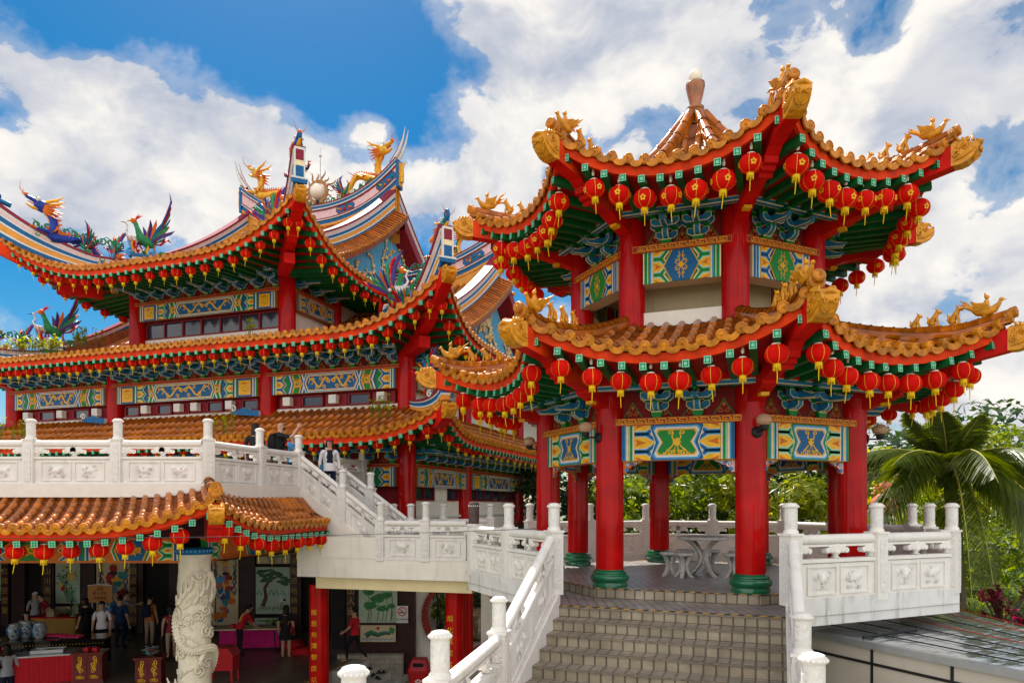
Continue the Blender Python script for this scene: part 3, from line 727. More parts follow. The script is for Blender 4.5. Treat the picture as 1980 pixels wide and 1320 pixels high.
# ------------------------------------------------------------------ lanterns
def lantern_proto(dia, name='red_lantern', body='lantern_red', flowers=True, tas=1.0):
    r = dia/2; h = dia*.80
    t = thing(name, 'red lantern', 'lantern', (0, 0, -50))
    O = V((0, 0, -50))
    mb = MB(); top = -.10
    prof = []; K = 10
    for i in range(K+1):
        th = -pi/2*.86+pi*.86*i/K; prof.append((r*cos(th)**.72, top-h/2+h/2*sin(th)/sin(pi/2*.86)))
    n = 32; rows = [[O+V((rr*(1-.012*(k % 2))*cos(2*pi*k/n), rr*(1-.012*(k % 2))*sin(2*pi*k/n), z)) for k in range(n)] for rr, z in prof]
    mb.grid(rows, body, True, closed=True)
    for k in range(0, 6):
        a = 2*pi*k/6+.3; g = []
        for rr, z in prof:
            da = .0032/max(rr, .03); g.append([O+V(((rr+.003)*cos(a-da), (rr+.003)*sin(a-da), z)), O+V(((rr+.003)*cos(a+da), (rr+.003)*sin(a+da), z))])
        mb.grid(g, 'lantern_rib', True)
    if flowers:
        for k in range(4):
            a = 2*pi*k/4+.69; cz = top-h*.6; rr = r*.99+.004
            c = O+V((rr*cos(a), rr*sin(a), cz)); tx = V((-sin(a), cos(a), 0)); nn = V((cos(a), sin(a), 0)); up = (EZ+nn*.2).normalized()
            for q in range(5):
                b = 2*pi*q/5+pi/2; cc = c+tx*(.028*cos(b))+up*(.028*sin(b)); mb.poly([cc+tx*(.017*cos(2*pi*j/7))+up*(.017*sin(2*pi*j/7))+nn*.001 for j in range(7)], 'gold')
    b = mb.build('lantern_shade', t)
    mb = MB(); mb.lathe(O+V((0, 0, top)), [(r*.36, -.012), (r*.38, .012), (r*.30, .02)], 14, 'socket_white'); mb.build('cap', t)
    mb = MB(); mb.lathe(O+V((0, 0, top-h)), [(r*.30, .012), (r*.32, 0), (r*.32, -.045*tas), (r*.28, -.05*tas)], 14, 'tassel_gold')
    mb.build('collar', t)
    mb = MB()
    for k in range(12):
        a = 2*pi*k/12; p = O+V((r*.27*cos(a), r*.27*sin(a), top-h-.045*tas)); mb.tube([p, p+V((.004*cos(a), .004*sin(a), -.045*tas))], [.006, .004], 4, 'tassel_gold')
    p = O+V((0, 0, top-h-.05*tas)); mb.tube([p, p+V((.004, 0, -.10*tas)), p+V((.012, .005, -.20*tas))], [.008, .007, .005], 5, 'tassel_gold')
    mb.build('tassel', t)
    mb = MB(); mb.tube([O+V((0, 0, .04)), O+V((0, 0, top))], .005, 4, 'black_iron'); mb.lathe(O, [(.012, .07), (.022, .06), (.016, .03), (.026, .015), (.02, -.03), (.008, -.035)], 8, 'socket_white')
    mb.build('hook', t)
    return t
LAN = lantern_proto(.325); LAN_S = lantern_proto(.305, flowers=False); LAN_P = lantern_proto(.30, body='lantern_pale', flowers=False)
USED = set()
def hang(proto, loc, label, group, scale=None):
    rz = random.uniform(0, 2*pi); scale = (scale or 1)*random.uniform(.94, 1.04)
    if proto.name not in USED:
        USED.add(proto.name); o = proto; o.location = loc; o.rotation_euler = (0, 0, rz); o['label'] = label
        if scale: o.scale = (scale,)*3
    else: o = copy_tree(proto, loc, rz, label, scale)
    o['group'] = group; o.rotation_euler = (random.gauss(0, .045), random.gauss(0, .045), rz)
    return o
# ------------------------------------------------------------------ the octagonal pavilion
PC = (3.481, 13.312); TH = -2.322
def pk(r, k, z=0.0): a = TH+k*pi/4; return V((PC[0]+r*cos(a), PC[1]+r*sin(a), z))
def fang(i): return TH+(i+.5)*pi/4
FACE = ['facing the stairs', 'facing the coconut palm', 'over the metal canopy', 'on the garden side', 'on the far garden side', 'facing the far trees', 'over the walkway', 'facing the main temple']
T22 = math.tan(pi/8)
PAV = thing('pavilion', 'two-tiered octagonal temple pavilion with red columns and orange tiled eaves at the stair top', 'pavilion', (PC[0], PC[1], 0))
def column(parent, root, p, z0, z1, r, base=True, name='column', m='red_lacquer', bm='deep_green'):
    mb = MB(); N = 28
    zs = z0+(.26 if base else 0)
    mb.lathe(p, [(r, zs), (r*1.005, zs+.5), (r*.985, z1)], N, m)
    c = mb.build(name, parent, root)
    if base:
        mb = MB(); mb.lathe(p, [(r*1.28, z0), (r*1.30, z0+.06), (r*1.22, z0+.075), (r*1.30, z0+.09), (r*1.40, z0+.12), (r*1.42, z0+.155), (r*1.34, z0+.19), (r*1.18, z0+.205), (r*1.24, z0+.215), (r*1.22, z0+.245), (r*1.10, z0+.252), (r*1.06, z0+.275), (r*.9, z0+.276)], N, 'column_foot')
        b = mb.build('column_base', c, root)
    return c
for k in range(8): column(PAV, PAV, pk(2.8, k), 0, 3.25, .221)
for k in range(8): column(PAV, PAV, pk(2.154, k), 3.85, 6.25, .215, base=False, name='upper_column')

def hex_or_notch(i): return 'blue' if i % 2 else 'green'
# tie beams between the columns, their key bars, brackets and carved spandrels
def pav_tier(R, zb, h, style, pre, wcol, nb, H, proj, sp):
    chord = 2*R*sin(pi/8); ap = R*cos(pi/8); w = chord-wcol
    pm = {c: beam_panel(w, h, .24 if style == 'notch' else .30, style, c, None).mesh(pre+'beam_panel') for c in ('blue', 'green')}
    km = key_bar(chord-wcol*.2, .105, .36 if style == 'notch' else .42).mesh('key_bar')
    bm = bracket_set(1, proj, H).mesh('bracket_set'); bb = back_board(chord-.3, H+.05).mesh('bracket_board')
    smL = spandrel(.30, .19).mesh('spandrel')
    for i in range(8):
        a = fang(i); n = V((cos(a), sin(a), 0)); e = V((-sin(a), cos(a), 0)); c = V((PC[0], PC[1], 0))+n*ap; rz = a-pi/2
        c1 = ('green' if i % 2 == 1 else 'blue') if style == 'notch' else ('green' if i % 2 == 0 else 'blue')
        place(pre+'beam_panel', pm[c1], PAV, c+EZ*(zb-.105-h/2), rz); place('key_bar', km, PAV, c+EZ*(zb-.0525+.001), rz)
        place('bracket_board', bb, PAV, c+EZ*(zb+.002), rz)
        for j in range(nb): place('bracket_set', bm, PAV, c+e*((j-(nb-1)/2)*sp)+EZ*(zb+.003), rz)
        if style == 'notch':
            for s in (1, -1): 
                o = place('spandrel', smL, PAV, c+e*(s*(w/2-.004))+EZ*(zb-.105-h-.002), rz+(pi if s < 0 else 0))
        # painted plank carried by the brackets
        mb = MB(); L = 2*(ap+proj)*T22
        mb.box(c+n*(proj+.02)+EZ*(zb+H+.04), (L*1.02, .10, .075), 'bracket_blue', (e, n, EZ), 'edge_cream', .014)
        mb.box(c+n*(proj*.5)+EZ*(zb+H+.085), (L*.9, proj+.1, .012), 'bracket_blue', (e, n, EZ))
        mb.box(c+n*(proj+.02)+EZ*(zb+H+.135), (L*1.0, .14, .11), 'red_paint', (e, n, EZ))
        mb.build('eave_plank', PAV)
pav_tier(2.8, 2.649, .55, 'notch', '', .44, 2, .40, .42, .62)
pav_tier(2.154, 5.531, .51, 'hex', 'upper_', .42, 2, .42, .40, .50)

def pav_roof(name, soff_z, z0, dz, Rc, db, H, b_top, pw, sp, rr, soff_in, corner_z, beam_r0, lan_n, tiern, lz, lb, nb):
    Bc = Rc*cos(pi/8); A = Bc*T22
    roof = None
    for i in range(8):
        S = Slope(PC, fang(i), Bc, A, T22, db, dz, A, 2.2, z0, H, Bc-b_top, pw, b_top)
        if roof is None:
            mb = MB(); 
            for j in range(8):
                S2 = Slope(PC, fang(j), Bc, A, T22, db, dz, A, 2.2, z0, H, Bc-b_top, pw, b_top); eave_strip(mb, S2, .135, 'red_fascia', .045, .075, 20, .06)
            roof = mb.build(name, PAV, PAV)
        mb = MB(); tile_slope(mb, S, sp, rr, seg=.32); mb.build('tile_slope', roof, PAV)
        mb = MB(); soffit(mb, S, .20, soff_in, 18, sp=sp*1.12, rw=.095, rh=.105, zi=soff_z); mb.build('soffit', roof, PAV)
        # hip ridge at the corner between face i and i+1, its figures, the corner beam and beast head
        pts = S.hip(1, 16); cd = V((cos(fang(i)+pi/8), sin(fang(i)+pi/8), 0)); rz = fang(i)+pi/8
        pts[0] = pts[0]+cd*.02
        mb = MB(); hip_ridge(mb, pts, .14, .07)
        # raised outer half of the ridge
        q = [p+EZ*.07 for p in pts[:8]]; q[0] = q[0]+cd*.05+EZ*.01; hip_ridge(mb, q, .11, .04); mb.build('hip_ridge', roof, PAV)
        L = [0]
        for u, v in zip(pts, pts[1:]): L.append(L[-1]+(v-u).length)
        def at(d):
            for j in range(len(L)-1):
                if L[j+1] >= d: t = (d-L[j])/(L[j+1]-L[j]); return pts[j].lerp(pts[j+1], t), (pts[j]-pts[j+1]).normalized()
            return pts[-1], cd
        for d, me, nm, s in ((.30, ME_RIDER, 'roof_rider', 1.05), (.68, ME_DOG, 'roof_beast', .95), (.95, ME_DOG, 'roof_beast', .9), (1.2, ME_DOG, 'roof_beast', .8)):
            p, dr = at(d); place(nm, me, roof, p+EZ*(.16 if d < 1.0 else .13), rz, (s,)*3, org=ORG[PAV.name])
        mb = MB(); n = 10; prof = []
        tip = pts[0]
        for j in range(n+1):
            r = Rc+.02-(Rc-beam_r0)*j/n; b = r*cos(pi/8); zz = soff_z+.06+(tip.z-.10-soff_z-.06)*max(0, (b-soff_in)/(Bc-soff_in))**1.3; prof.append((r, zz))
        top = [(r, z-.02) for r, z in prof]; bot = []
        for j, (r, z) in enumerate(prof):
            f = j/n; zb = z-.34
            bot.append((r, max(min(zb, 99), corner_z-.02) if r < beam_r0+.35 else zb))
        # stepped underside
        step = [(Rc-.62, bot[3][1]+.03), (Rc-.64, bot[3][1]-.05), (Rc-.72, bot[3][1]-.05), (Rc-.74, bot[3][1]-.11), (Rc-.82, bot[3][1]-.11), (Rc-.84, bot[3][1]-.17)]
        poly = top+[(r, z) for r, z in reversed(bot) if r < Rc-.9]+list(reversed(step))+[(Rc-.5, bot[2][1]+.05), (Rc+.02, bot[0][1])]
        ey = V((-cd.y, cd.x, 0)); Oc = V((PC[0], PC[1], 0))
        mb.prism(poly, Oc+ey*.10, cd, EZ, ey, .20, 'red_fascia', 'red_paint')
        # lower corner block on the column head
        mb.prism([(beam_r0-.1, corner_z-.30), (beam_r0+.30, corner_z-.22), (beam_r0+.78, corner_z-.05), (beam_r0+.80, corner_z+.12), (beam_r0-.1, corner_z+.12)], Oc+ey*.11, cd, EZ, ey, .22, 'red_paint', 'red_paint')
        mb.box(Oc+cd*(beam_r0+.55)+EZ*(corner_z-.165), (.12, .12, .05), 'gold', (cd, ey, EZ))
        cb = mb.build('corner_beam', roof, PAV)
        o = place('beast_head', ME_HEAD, cb, Oc+cd*(Rc+.0)+EZ*(tip.z-.27), rz, org=ORG[PAV.name])
        # hanging lanterns
        if i in (0, 1, 2, 3, 6, 7):
            for j in range(lan_n):
                kk = .69 if tiern == 'upper' else .76; a = -A*kk+2*A*kk*j/(lan_n-1); b = S.eave_b(a)-lb; p = S.P(a, b)
                lab = f'red lantern, {ordinal(j)} along the {tiern} pavilion eave {FACE[i]}'
                hang(LAN if tiern == 'upper' else LAN_S, (p.x, p.y, p.z-lz), lab, 'lanterns under the pavilion eaves')
    return roof
ROOF_LO = pav_roof('lower_roof', 3.16, 3.455, .455, 4.90, .48, .78, 2.05, 1.35, .247, .062, 2.5, 3.05, 2.75, 8, 'lower', .26, .16, 2)
ROOF_UP = pav_roof('upper_roof', 6.08, 6.26, .47, 4.21, .36, 2.36, .12, 2.2, .235, .060, 2.0, 5.98, 2.1, 7, 'upper', .26, .16, 2)
# finial: glazed vase and globe
c = V((PC[0], PC[1], 0)); mb = MB()
mb.lathe(c, [(.20, 8.45), (.17, 8.60), (.11, 8.70), (.10, 8.74), (.155, 8.77), (.165, 8.82), (.11, 8.84), (.10, 8.87), (.14, 9.03), (.18, 9.21), (.18, 9.28), (.14, 9.30), (.12, 9.26)], 24, 'finial_glaze')
fin = mb.build('finial', ROOF_UP, PAV); mb = MB(); mb.ball(c+EZ*9.41, .125, 'finial_globe', 20, 14, (1, 1, 1.2)); mb.build('globe', ROOF_UP, PAV)
# upper storey: parapet, inner room, soffit; lower ceiling
def octa(mb, b0, b1, z0, z1, m, seg=range(8)):
    for i in seg:
        a = fang(i); n = V((cos(a), sin(a), 0)); e = V((-sin(a), cos(a), 0)); C = V((PC[0], PC[1], 0))
        P = lambda b, s, z: C+n*b+e*(s*b*T22)+EZ*z
        for b in (b0, b1): mb.poly([P(b, -1, z0), P(b, 1, z0), P(b, 1, z1), P(b, -1, z1)], m)
        mb.poly([P(b0, -1, z1), P(b0, 1, z1), P(b1, 1, z1), P(b1, -1, z1)], m); mb.poly([P(b0, -1, z0), P(b0, 1, z0), P(b1, 1, z0), P(b1, -1, z0)], m)
mb = MB(); octa(mb, 2.05, 1.90, 3.7, 4.47, 'wall_cream'); mb.build('parapet', PAV)
mb = MB(); octa(mb, 1.35, 1.30, 3.9, 5.4, 'wall_beige'); octa(mb, 2.0, .01, 5.40, 5.42, 'wall_beige'); octa(mb, 1.9, .01, 4.10, 4.12, 'wall_beige'); mb.build('inner_room', PAV)
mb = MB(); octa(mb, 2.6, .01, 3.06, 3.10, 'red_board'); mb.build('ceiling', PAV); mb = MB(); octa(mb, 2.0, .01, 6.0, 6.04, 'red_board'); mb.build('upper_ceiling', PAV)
# wall lamps on the columns
def wall_lamp(k, da, label, r=2.8, z=2.37):
    a = TH+k*pi/4+da; d = V((cos(a), sin(a), 0)); p = pk(r, k)+d*.221+EZ*z
    t = thing('wall_lamp', label, 'lamp', p, 'globe lamps on the pavilion columns')
    mb = MB(); y = V((-d.y, d.x, 0)); mb.lathe(p, [(.085, 0), (.085, .02), (.05, .04), (.001, .045)], 14, 'black_iron', True, (y, EZ, d)); mb.tube([p, p+d*.22, p+d*.24+EZ*.03], .015, 6, 'black_iron'); mb.lathe(p+d*.24, [(.03, .0), (.06, .02), (.07, .07), (.055, .075)], 12, 'black_iron'); mb.build('bracket', t)
    mb = MB(); c = p+d*.24+EZ*.155; n = 32; rows = []
    for i in range(11):
        th = -pi/2*.8+(pi*.98-pi/2*.18)*i/10; rows.append([c+V((.108*cos(th)*(1+.035*cos(16*2*pi*q/n))*cos(2*pi*q/n), .108*cos(th)*(1+.035*cos(16*2*pi*q/n))*sin(2*pi*q/n), .088*sin(th))) for q in range(n)])
    mb.grid(rows, 'lamp_glass', True, closed=True); mb.build('globe', t)
wall_lamp(0, -.35, 'ribbed glass globe lamp on the first column beside the stair rail')
wall_lamp(1, .05, 'ribbed glass globe lamp on the column facing down the stairs')
wall_lamp(2, .75, 'ribbed glass globe lamp on the column beside the coconut palm')
wall_lamp(7, -.75, 'ribbed glass globe lamp on the column facing the main temple')
# ------------------------------------------------------------------ platform, stairs and stone balustrades
SA = fang(0); SN = V((cos(SA), sin(SA), 0)); SE = V((-sin(SA), cos(SA), 0))       # stair direction (down) and its crosswise
mat_tiles('floor_tile', (.25, .22, .21), (.30, .27, .25), (.12, .10, .09), .62, .13, .35, .012, .5, rot=SA+.35)
mat_tiles('step_tile', (.29, .245, .185), (.35, .30, .23), (.14, .115, .085), .15, .105, .5, .014, .5, rot=SA+pi/2, off=0)
mat_tiles('riser_tile', (.31, .255, .17), (.38, .32, .225), (.13, .10, .065), .15, .155, .5, .012, .8, rot=SA+pi/2, off=0, vert=True)
def tape_mat():
    m = bpy.data.materials.new('hazard_tape'); m.use_nodes = True; nt = m.node_tree; N = nt.nodes; L = nt.links; b = N['Principled BSDF']
    tc = N.new('ShaderNodeTexCoord'); mp = N.new('ShaderNodeMapping'); L.new(tc.outputs['Object'], mp.inputs[0]); mp.inputs['Rotation'].default_value = (0, 0, -(SA+pi/2)+.5)
    w = N.new('ShaderNodeTexWave'); w.inputs['Scale'].default_value = 2.0; w.inputs['Distortion'].default_value = .4; L.new(mp.outputs[0], w.inputs['Vector'])
    r = N.new('ShaderNodeValToRGB'); r.color_ramp.interpolation = 'CONSTANT'; r.color_ramp.elements[0].color = (.02, .018, .015, 1); r.color_ramp.elements[1].position = .5; r.color_ramp.elements[1].color = (.55, .30, .03, 1)
    L.new(w.outputs['Fac'], r.inputs[0]); L.new(r.outputs[0], b.inputs['Base Color']); b.inputs['Roughness'].default_value = .6
    MATS['hazard_tape'] = m
tape_mat()
PLAT = thing('pavilion_platform', 'octagonal stone-tiled platform carrying the red-columned pavilion', 'platform', (PC[0], PC[1], -.15))
def ring_poly(R, z, n=8): return [pk(R, k, z) for k in range(n)]
mb = MB(); mb.poly(ring_poly(3.2, 0), 'floor_tile')
for i in range(8): mb.poly([pk(3.2, i, 0), pk(3.2, i+1, 0), pk(3.2, i+1, -.15), pk(3.2, i, -.15)], 'riser_tile')
mb.build('plinth', PLAT)
mb = MB()
for i in range(8): mb.box((pk(3.19, i, .003)+pk(3.19, i+1, .003))/2, ((pk(3.2, i)-pk(3.2, i+1)).length, .05, .006), 'hazard_tape', ((pk(3.2, i+1)-pk(3.2, i)).normalized(), V((cos(fang(i)), sin(fang(i)), 0)), EZ))
mb.build('edge_tape', PLAT)
mb = MB(); mb.poly(ring_poly(4.32, -.15), 'floor_tile'); mb.build('deck', PLAT)
mb = MB()
for i in range(1, 8):
    a, b = pk(4.30, i, 0), pk(4.30, i+1, 0); a2, b2 = pk(4.10, i, 0), pk(4.10, i+1, 0)
    for z0, z1 in ((-.28, .08),):
        mb.poly([a+EZ*z0, b+EZ*z0, b+EZ*z1, a+EZ*z1], 'stained_stone'); mb.poly([a+EZ*z1, b+EZ*z1, b2+EZ*z1, a2+EZ*z1], 'stained_stone'); mb.poly([a2+EZ*z1, b2+EZ*z1, b2+EZ*-.16, a2+EZ*-.16], 'stained_stone')
        mb.poly([a+EZ*z0, b+EZ*z0, pk(3.0, i+1, z0), pk(3.0, i, z0)], 'concrete')
mb.build('apron', PLAT)
mb = MB()
for i in range(8): mb.poly([pk(3.5, i, -.28), pk(3.5, i+1, -.28), pk(3.5, i+1, -4.2), pk(3.5, i, -4.2)], 'concrete')
mb.build('base_wall', PLAT)

STAIR = thing('staircase', 'wide grey-tiled steps with worn yellow edging leading up to the pavilion', 'stairs', V((PC[0], PC[1], -.3))+SN*4.5)
AP = 4.32*cos(pi/8); W0 = 4.32*sin(pi/8)+.02
C0 = V((PC[0], PC[1], 0))
mb = MB(); NS = 7
for k in range(NS):
    z1 = -.15-.15*k; b = AP+.30*k
    f = C0+SN*b
    mb.poly([f-SE*W0+EZ*z1, f+SE*W0+EZ*z1, f+SE*W0+EZ*(z1-.15), f-SE*W0+EZ*(z1-.15)], 'riser_tile')
    mb.box(f+EZ*(z1-.016)+SN*.004, (2*W0, .03, .02), 'nosing', (SE, SN, EZ))
    g = f+SN*.30
    mb.poly([f-SE*W0+EZ*(z1-.15), f+SE*W0+EZ*(z1-.15), g+SE*W0+EZ*(z1-.15), g-SE*W0+EZ*(z1-.15)], 'step_tile')
zL = -.15-.15*NS; f = C0+SN*(AP+.30*NS); g = f+SN*9
mb.poly([f-SE*W0+EZ*zL, f+SE*W0+EZ*zL, g+SE*W0+EZ*zL, g-SE*W0+EZ*zL], 'step_tile')
mb.build('flight', STAIR)
mb = MB(); p = C0+SN*(AP-.03)+EZ*(-.147); mb.box(p, (2*W0, .06, .006), 'hazard_tape', (SE, SN, EZ)); mb.build('edge_tape', STAIR)
mb = MB()
for s in (1, -1):
    q = [(AP-.05, .04), (AP+.30*NS, .04-.15*NS), (AP+.30*NS+9, .04-.15*NS), (AP+.30*NS+9, -4.2), (AP-.05, -4.2)]
    mb.prism(q, C0+SE*(W0+.07 if s > 0 else -(W0-.18)), SN, EZ, SE, .20, 'white_stone')
mb.build('string_wall', STAIR)

# ---- balustrade pieces
def post_mb(h=.93, w=.20, cap=.40, d=.165):
    mb = MB(); mb.box((0, 0, h/2), (w, w, h), 'white_stone')
    for a in range(4):
        R = Matrix.Rotation(a*pi/2, 4, 'Z'); b = MB(); b.box((0, w/2+.004, h*.5), (w*.62, .012, h*.78), 'carved_stone'); mb.add(b, R)
    mb.box((0, 0, h-.012), (w*1.16, w*1.16, .03), 'white_stone')
    r = d/2; z = h
    mb.lathe((0, 0, 0), [(r*1.15, z), (r*1.18, z+.03), (r*.94, z+.055), (r*1.0, z+.07)], 18, 'white_stone', True, caps=False)
    mb.lathe((0, 0, 0), [(r*.98, z+.07), (r*1.0, z+.10), (r*1.0, z+cap-.10), (r*.98, z+cap-.07)], 22, 'carved_stone', True, caps=False)
    mb.lathe((0, 0, 0), [(r*.98, z+cap-.075), (r*1.14, z+cap-.065), (r*1.16, z+cap-.03), (r*.98, z+cap-.022), (r*.96, z+cap-.01), (r*.62, z+cap), (0.001, z+cap+.004)], 18, 'white_stone', True, caps=False)
    for q in range(16):
        a = 2*pi*q/16; mb.ball((r*1.14*cos(a), r*1.14*sin(a), z+cap-.048), .014, 'white_stone', 5, 4)
    return mb
def panel_mb(L, slope=0.0, reliefs=2, seed=0):
    """one bay of balustrade along +X from 0 to L; Y is outward; sheared in z by slope"""
    rnd = random.Random(seed); b = MB(); W = 'white_stone'; t = .12
    b.lathe((0, 0, .845), [(.068, 0), (.068, L)], 16, W, True, (V((0, 1, 0)), EZ, V((1, 0, 0))), caps=False)
    b.box((L/2, 0, .765), (L, .085, .03), W)
    b.box((L/2, 0, .565), (L, .14, .05), W); b.box((L/2, 0, .30), (L, .09, .46), W); b.box((L/2, 0, .055), (L, .16, .07), W)
    # cloud and vase supports in the opening
    def support(x, half=0):
        b.lathe((x, 0, 0), [(.03, .59), (.065, .60), (.03, .625), (.06, .655), (.075, .675), (.04, .695)], 12, W)
        for s in (-1, 1):
            for j, (dx, dz, r) in enumerate(((.0, .715, .075), (.10, .72, .062), (.175, .695, .04))):
                if half and s != half: continue
                b.lathe((x+s*dx, -.05, dz), [(r*.8, 0), (r, .01), (r, .09), (r*.8, .10), (r*.5, .103), (r*.45, .09)], 10, W, False, (V((1, 0, 0)), EZ, V((0, 1, 0))))
    n = max(1, int(round(L/1.1)))
    if n == 1: support(L/2)
    else:
        for i in range(n): support(L*(i+.5)/n if n > 1 else L/2)
    support(.02, 1); support(L-.02, -1)
    # sunk relief fields
    fw = (L-.20)/reliefs
    for i in range(reliefs):
        cx = .10+fw*(i+.5)
        for s in (1, -1):
            y = s*.045; w2, h2 = fw*.5-.03, .19; O = V((cx, y, .305)); en = V((0, s, 0))
            for (x0, z0, x1, z1) in ((-w2, h2-.02, w2, h2), (-w2, -h2, w2, -h2+.02), (-w2, -h2+.02, -w2+.02, h2-.02), (w2-.02, -h2+.02, w2, h2-.02)):
                b.box(O+V(((x0+x1)/2, s*.010, (z0+z1)/2)), (x1-x0, .020, z1-z0), W)
            # carved animal: body, head, legs and scrolls as a lumpy relief
            g = []; nx, nz = 18, 14; ww, hh = min(w2-.05, .17), h2-.055
            def hgt(u, v):
                x, z = u*ww, v*hh
                k = max(0, 1-((x/(.62*ww))**2+((z-.1*hh)/(.42*hh))**2)); k2 = max(0, 1-(((x+.55*ww)/(.28*ww))**2+((z-.45*hh)/(.34*hh))**2))
                lg = 0
                for lx in (-.45, -.15, .25, .5): lg = max(lg, .6*max(0, 1-((x-lx*ww)/(.09*ww))**2)*(1 if -.95*hh < z < 0 else 0))
                tl = max(0, 1-(((x-.72*ww)/(.2*ww))**2+((z-.4*hh)/(.4*hh))**2))*.7
                nn = mnoise.noise(V((x*38+seed*3+i*7, z*38, s)))*.35
                bs = max(k**.5, k2**.5, lg, tl**.5)
                return .034*min(1, bs)*(1+nn) + (.010*abs(mnoise.noise(V((x*55, z*55, seed+i)))) if bs < .2 else 0)
            for a in range(nz+1):
                v = -1+2*a/nz; g.append([O+V((ww*(-1+2*c/nx)*(1 if i % 2 else -1), s*(hgt(-1+2*c/nx, v) if 0 < c < nx and 0 < a < nz else -.002), hh*v)) for c in range(nx+1)])
            b.grid(g, W, True)
            rr = random.Random(seed*7+i)
            for q in range(9):
                qx, qz, r0 = rr.uniform(-.8, .8)*ww, rr.uniform(-.75, .75)*hh, rr.uniform(.022, .04); b.tube([O+V((qx+u, s*.026, qz+w_)) for u, w_ in spiral(0, 0, r0, .006, rr.uniform(0, 6), 1.3, 9)], .008, 4, W)
    if slope:
        b.v = [(x, y, z+slope*x) for x, y, z in b.v]
    return b
ME_POST = post_mb().mesh('post')
PANELS = {}
def balustrade(name, label, pts, z, group='white carved stone balustrades', skip=(), reliefs=2, posts=True, wrap=(), zfun=None, out=1, pskip=()):
    """posts at pts (2-D), one panel between neighbours; z or per-point heights"""
    zs = z if hasattr(z, '__len__') else [z]*len(pts)
    t = thing(name, label, 'balustrade', (pts[0][0], pts[0][1], zs[0]), group)
    for i, p in enumerate(pts):
        a = pts[min(i+1, len(pts)-1)]; q = pts[max(i-1, 0)]; d = V((a[0]-q[0], a[1]-q[1], 0))
        if i in pskip: continue
        o = place('post', ME_POST, t, (p[0], p[1], zs[i]), atan2(d.y, d.x))
        if i in wrap:
            mb = MB(); r = .1; mb.lathe((p[0], p[1], zs[i]), [(r*.9, .94), (r, .95), (r*.97, 1.15), (r, 1.33), (r*.7, 1.36), (.001, 1.36)], 14, 'wrap_brown'); w = mb.build('cloth_wrap', t)
    for i in range(len(pts)-1):
        if i in skip: continue
        a, b = V((*pts[i], 0)), V((*pts[i+1], 0)); d = b-a; L = d.length-.20; dz = zs[i+1]-zs[i]; sl = dz/d.length
        ux = d.normalized(); key = (round(L, 2), round(sl, 2), reliefs)
        if key not in PANELS: PANELS[key] = panel_mb(L, sl, reliefs if L > .9 else max(1, reliefs-1), len(PANELS)).mesh('panel')
        s = a+ux*.10
        place('panel', PANELS[key], t, (s.x, s.y, zs[i]+sl*.10), atan2(d.y, d.x))
    return t
RB = 4.2
def P2(k): p = pk(RB, k); return (p.x, p.y)
def M2(a, b, t=.5): return (a[0]+(b[0]-a[0])*t, a[1]+(b[1]-a[1])*t)
k1, k2, k3, k4, k5, k6, k7, k8 = [P2(i) for i in range(1, 9)]
balustrade('balustrade', 'white carved balustrade curving round the pavilion from the palm to the far trees', [k1, M2(k1, k2), k2, M2(k2, k3), k3, M2(k3, k4), k4, M2(k4, k5), k5, M2(k5, k6), k6], .0)
balustrade('balustrade', 'short white balustrade joining the stair head to the walkway, one post wrapped brown', [k8, M2(k8, k7), k7], .0, wrap=(2,))
def st(s, d, x=0.0): p = C0+SE*(s*(W0+.10))+SN*(AP+d); return (p.x, p.y)
dl = .30*NS+.08
for s, lab in ((-1, 'white stair balustrade beside the metal canopy, sloping down from the pavilion'), (1, 'white stair balustrade running down from the pavilion over the entrance court')):
    s = -s
    pts = [(3.60, 8.97), (2.88, 6.95), (2.17, 5.05), (1.45, 3.1)] if s > 0 else [(.58, 10.15), (-.15, 8.15), (-.61, 5.95), (-1.05, 4.65), (-1.5, 3.4)]
    balustrade('stair_balustrade', lab, pts, [0, -1.09, -1.09, -1.09, -1.09], reliefs=2, pskip=(0,))
# stone table and stools under the pavilion
def curved_legs(mb, c, n, r0, rm, r1, z0, z1, w, m, a0=0):
    for k in range(n):
        a = a0+2*pi*k/n; d = V((cos(a), sin(a), 0)); y = V((-sin(a), cos(a), 0)); K = 10; rows = []
        for j in range(K+1):
            t = j/K; z = z0+(z1-z0)*t; u = abs(2*t-1); r = rm+((r0 if t < .5 else r1)-rm)*u**1.8
            p = c+d*r+EZ*z; hw = w*.5
            rows.append([p+y*hw+d*hw*.9, p-y*hw+d*hw*.9, p-y*hw-d*hw*.9, p+y*hw-d*hw*.9])
        mb.grid(rows, m, False, closed=True)
TC = V((3.53, 12.95, 0))
t = thing('stone_table', 'round stone table on curved legs standing on the pavilion floor', 'table', TC)
mb = MB(); mb.lathe(TC, [(.44, .66), (.47, .67), (.47, .71), (.45, .72), (.001, .722)], 32, 'cast_stone'); mb.build('table_top', t)
for k in range(4): mb = MB(); curved_legs(mb, TC, 1, .36, .06, .34, 0, .665, .07, 'cast_stone', .35+k*pi/2); mb.build('leg', t)
stl = None
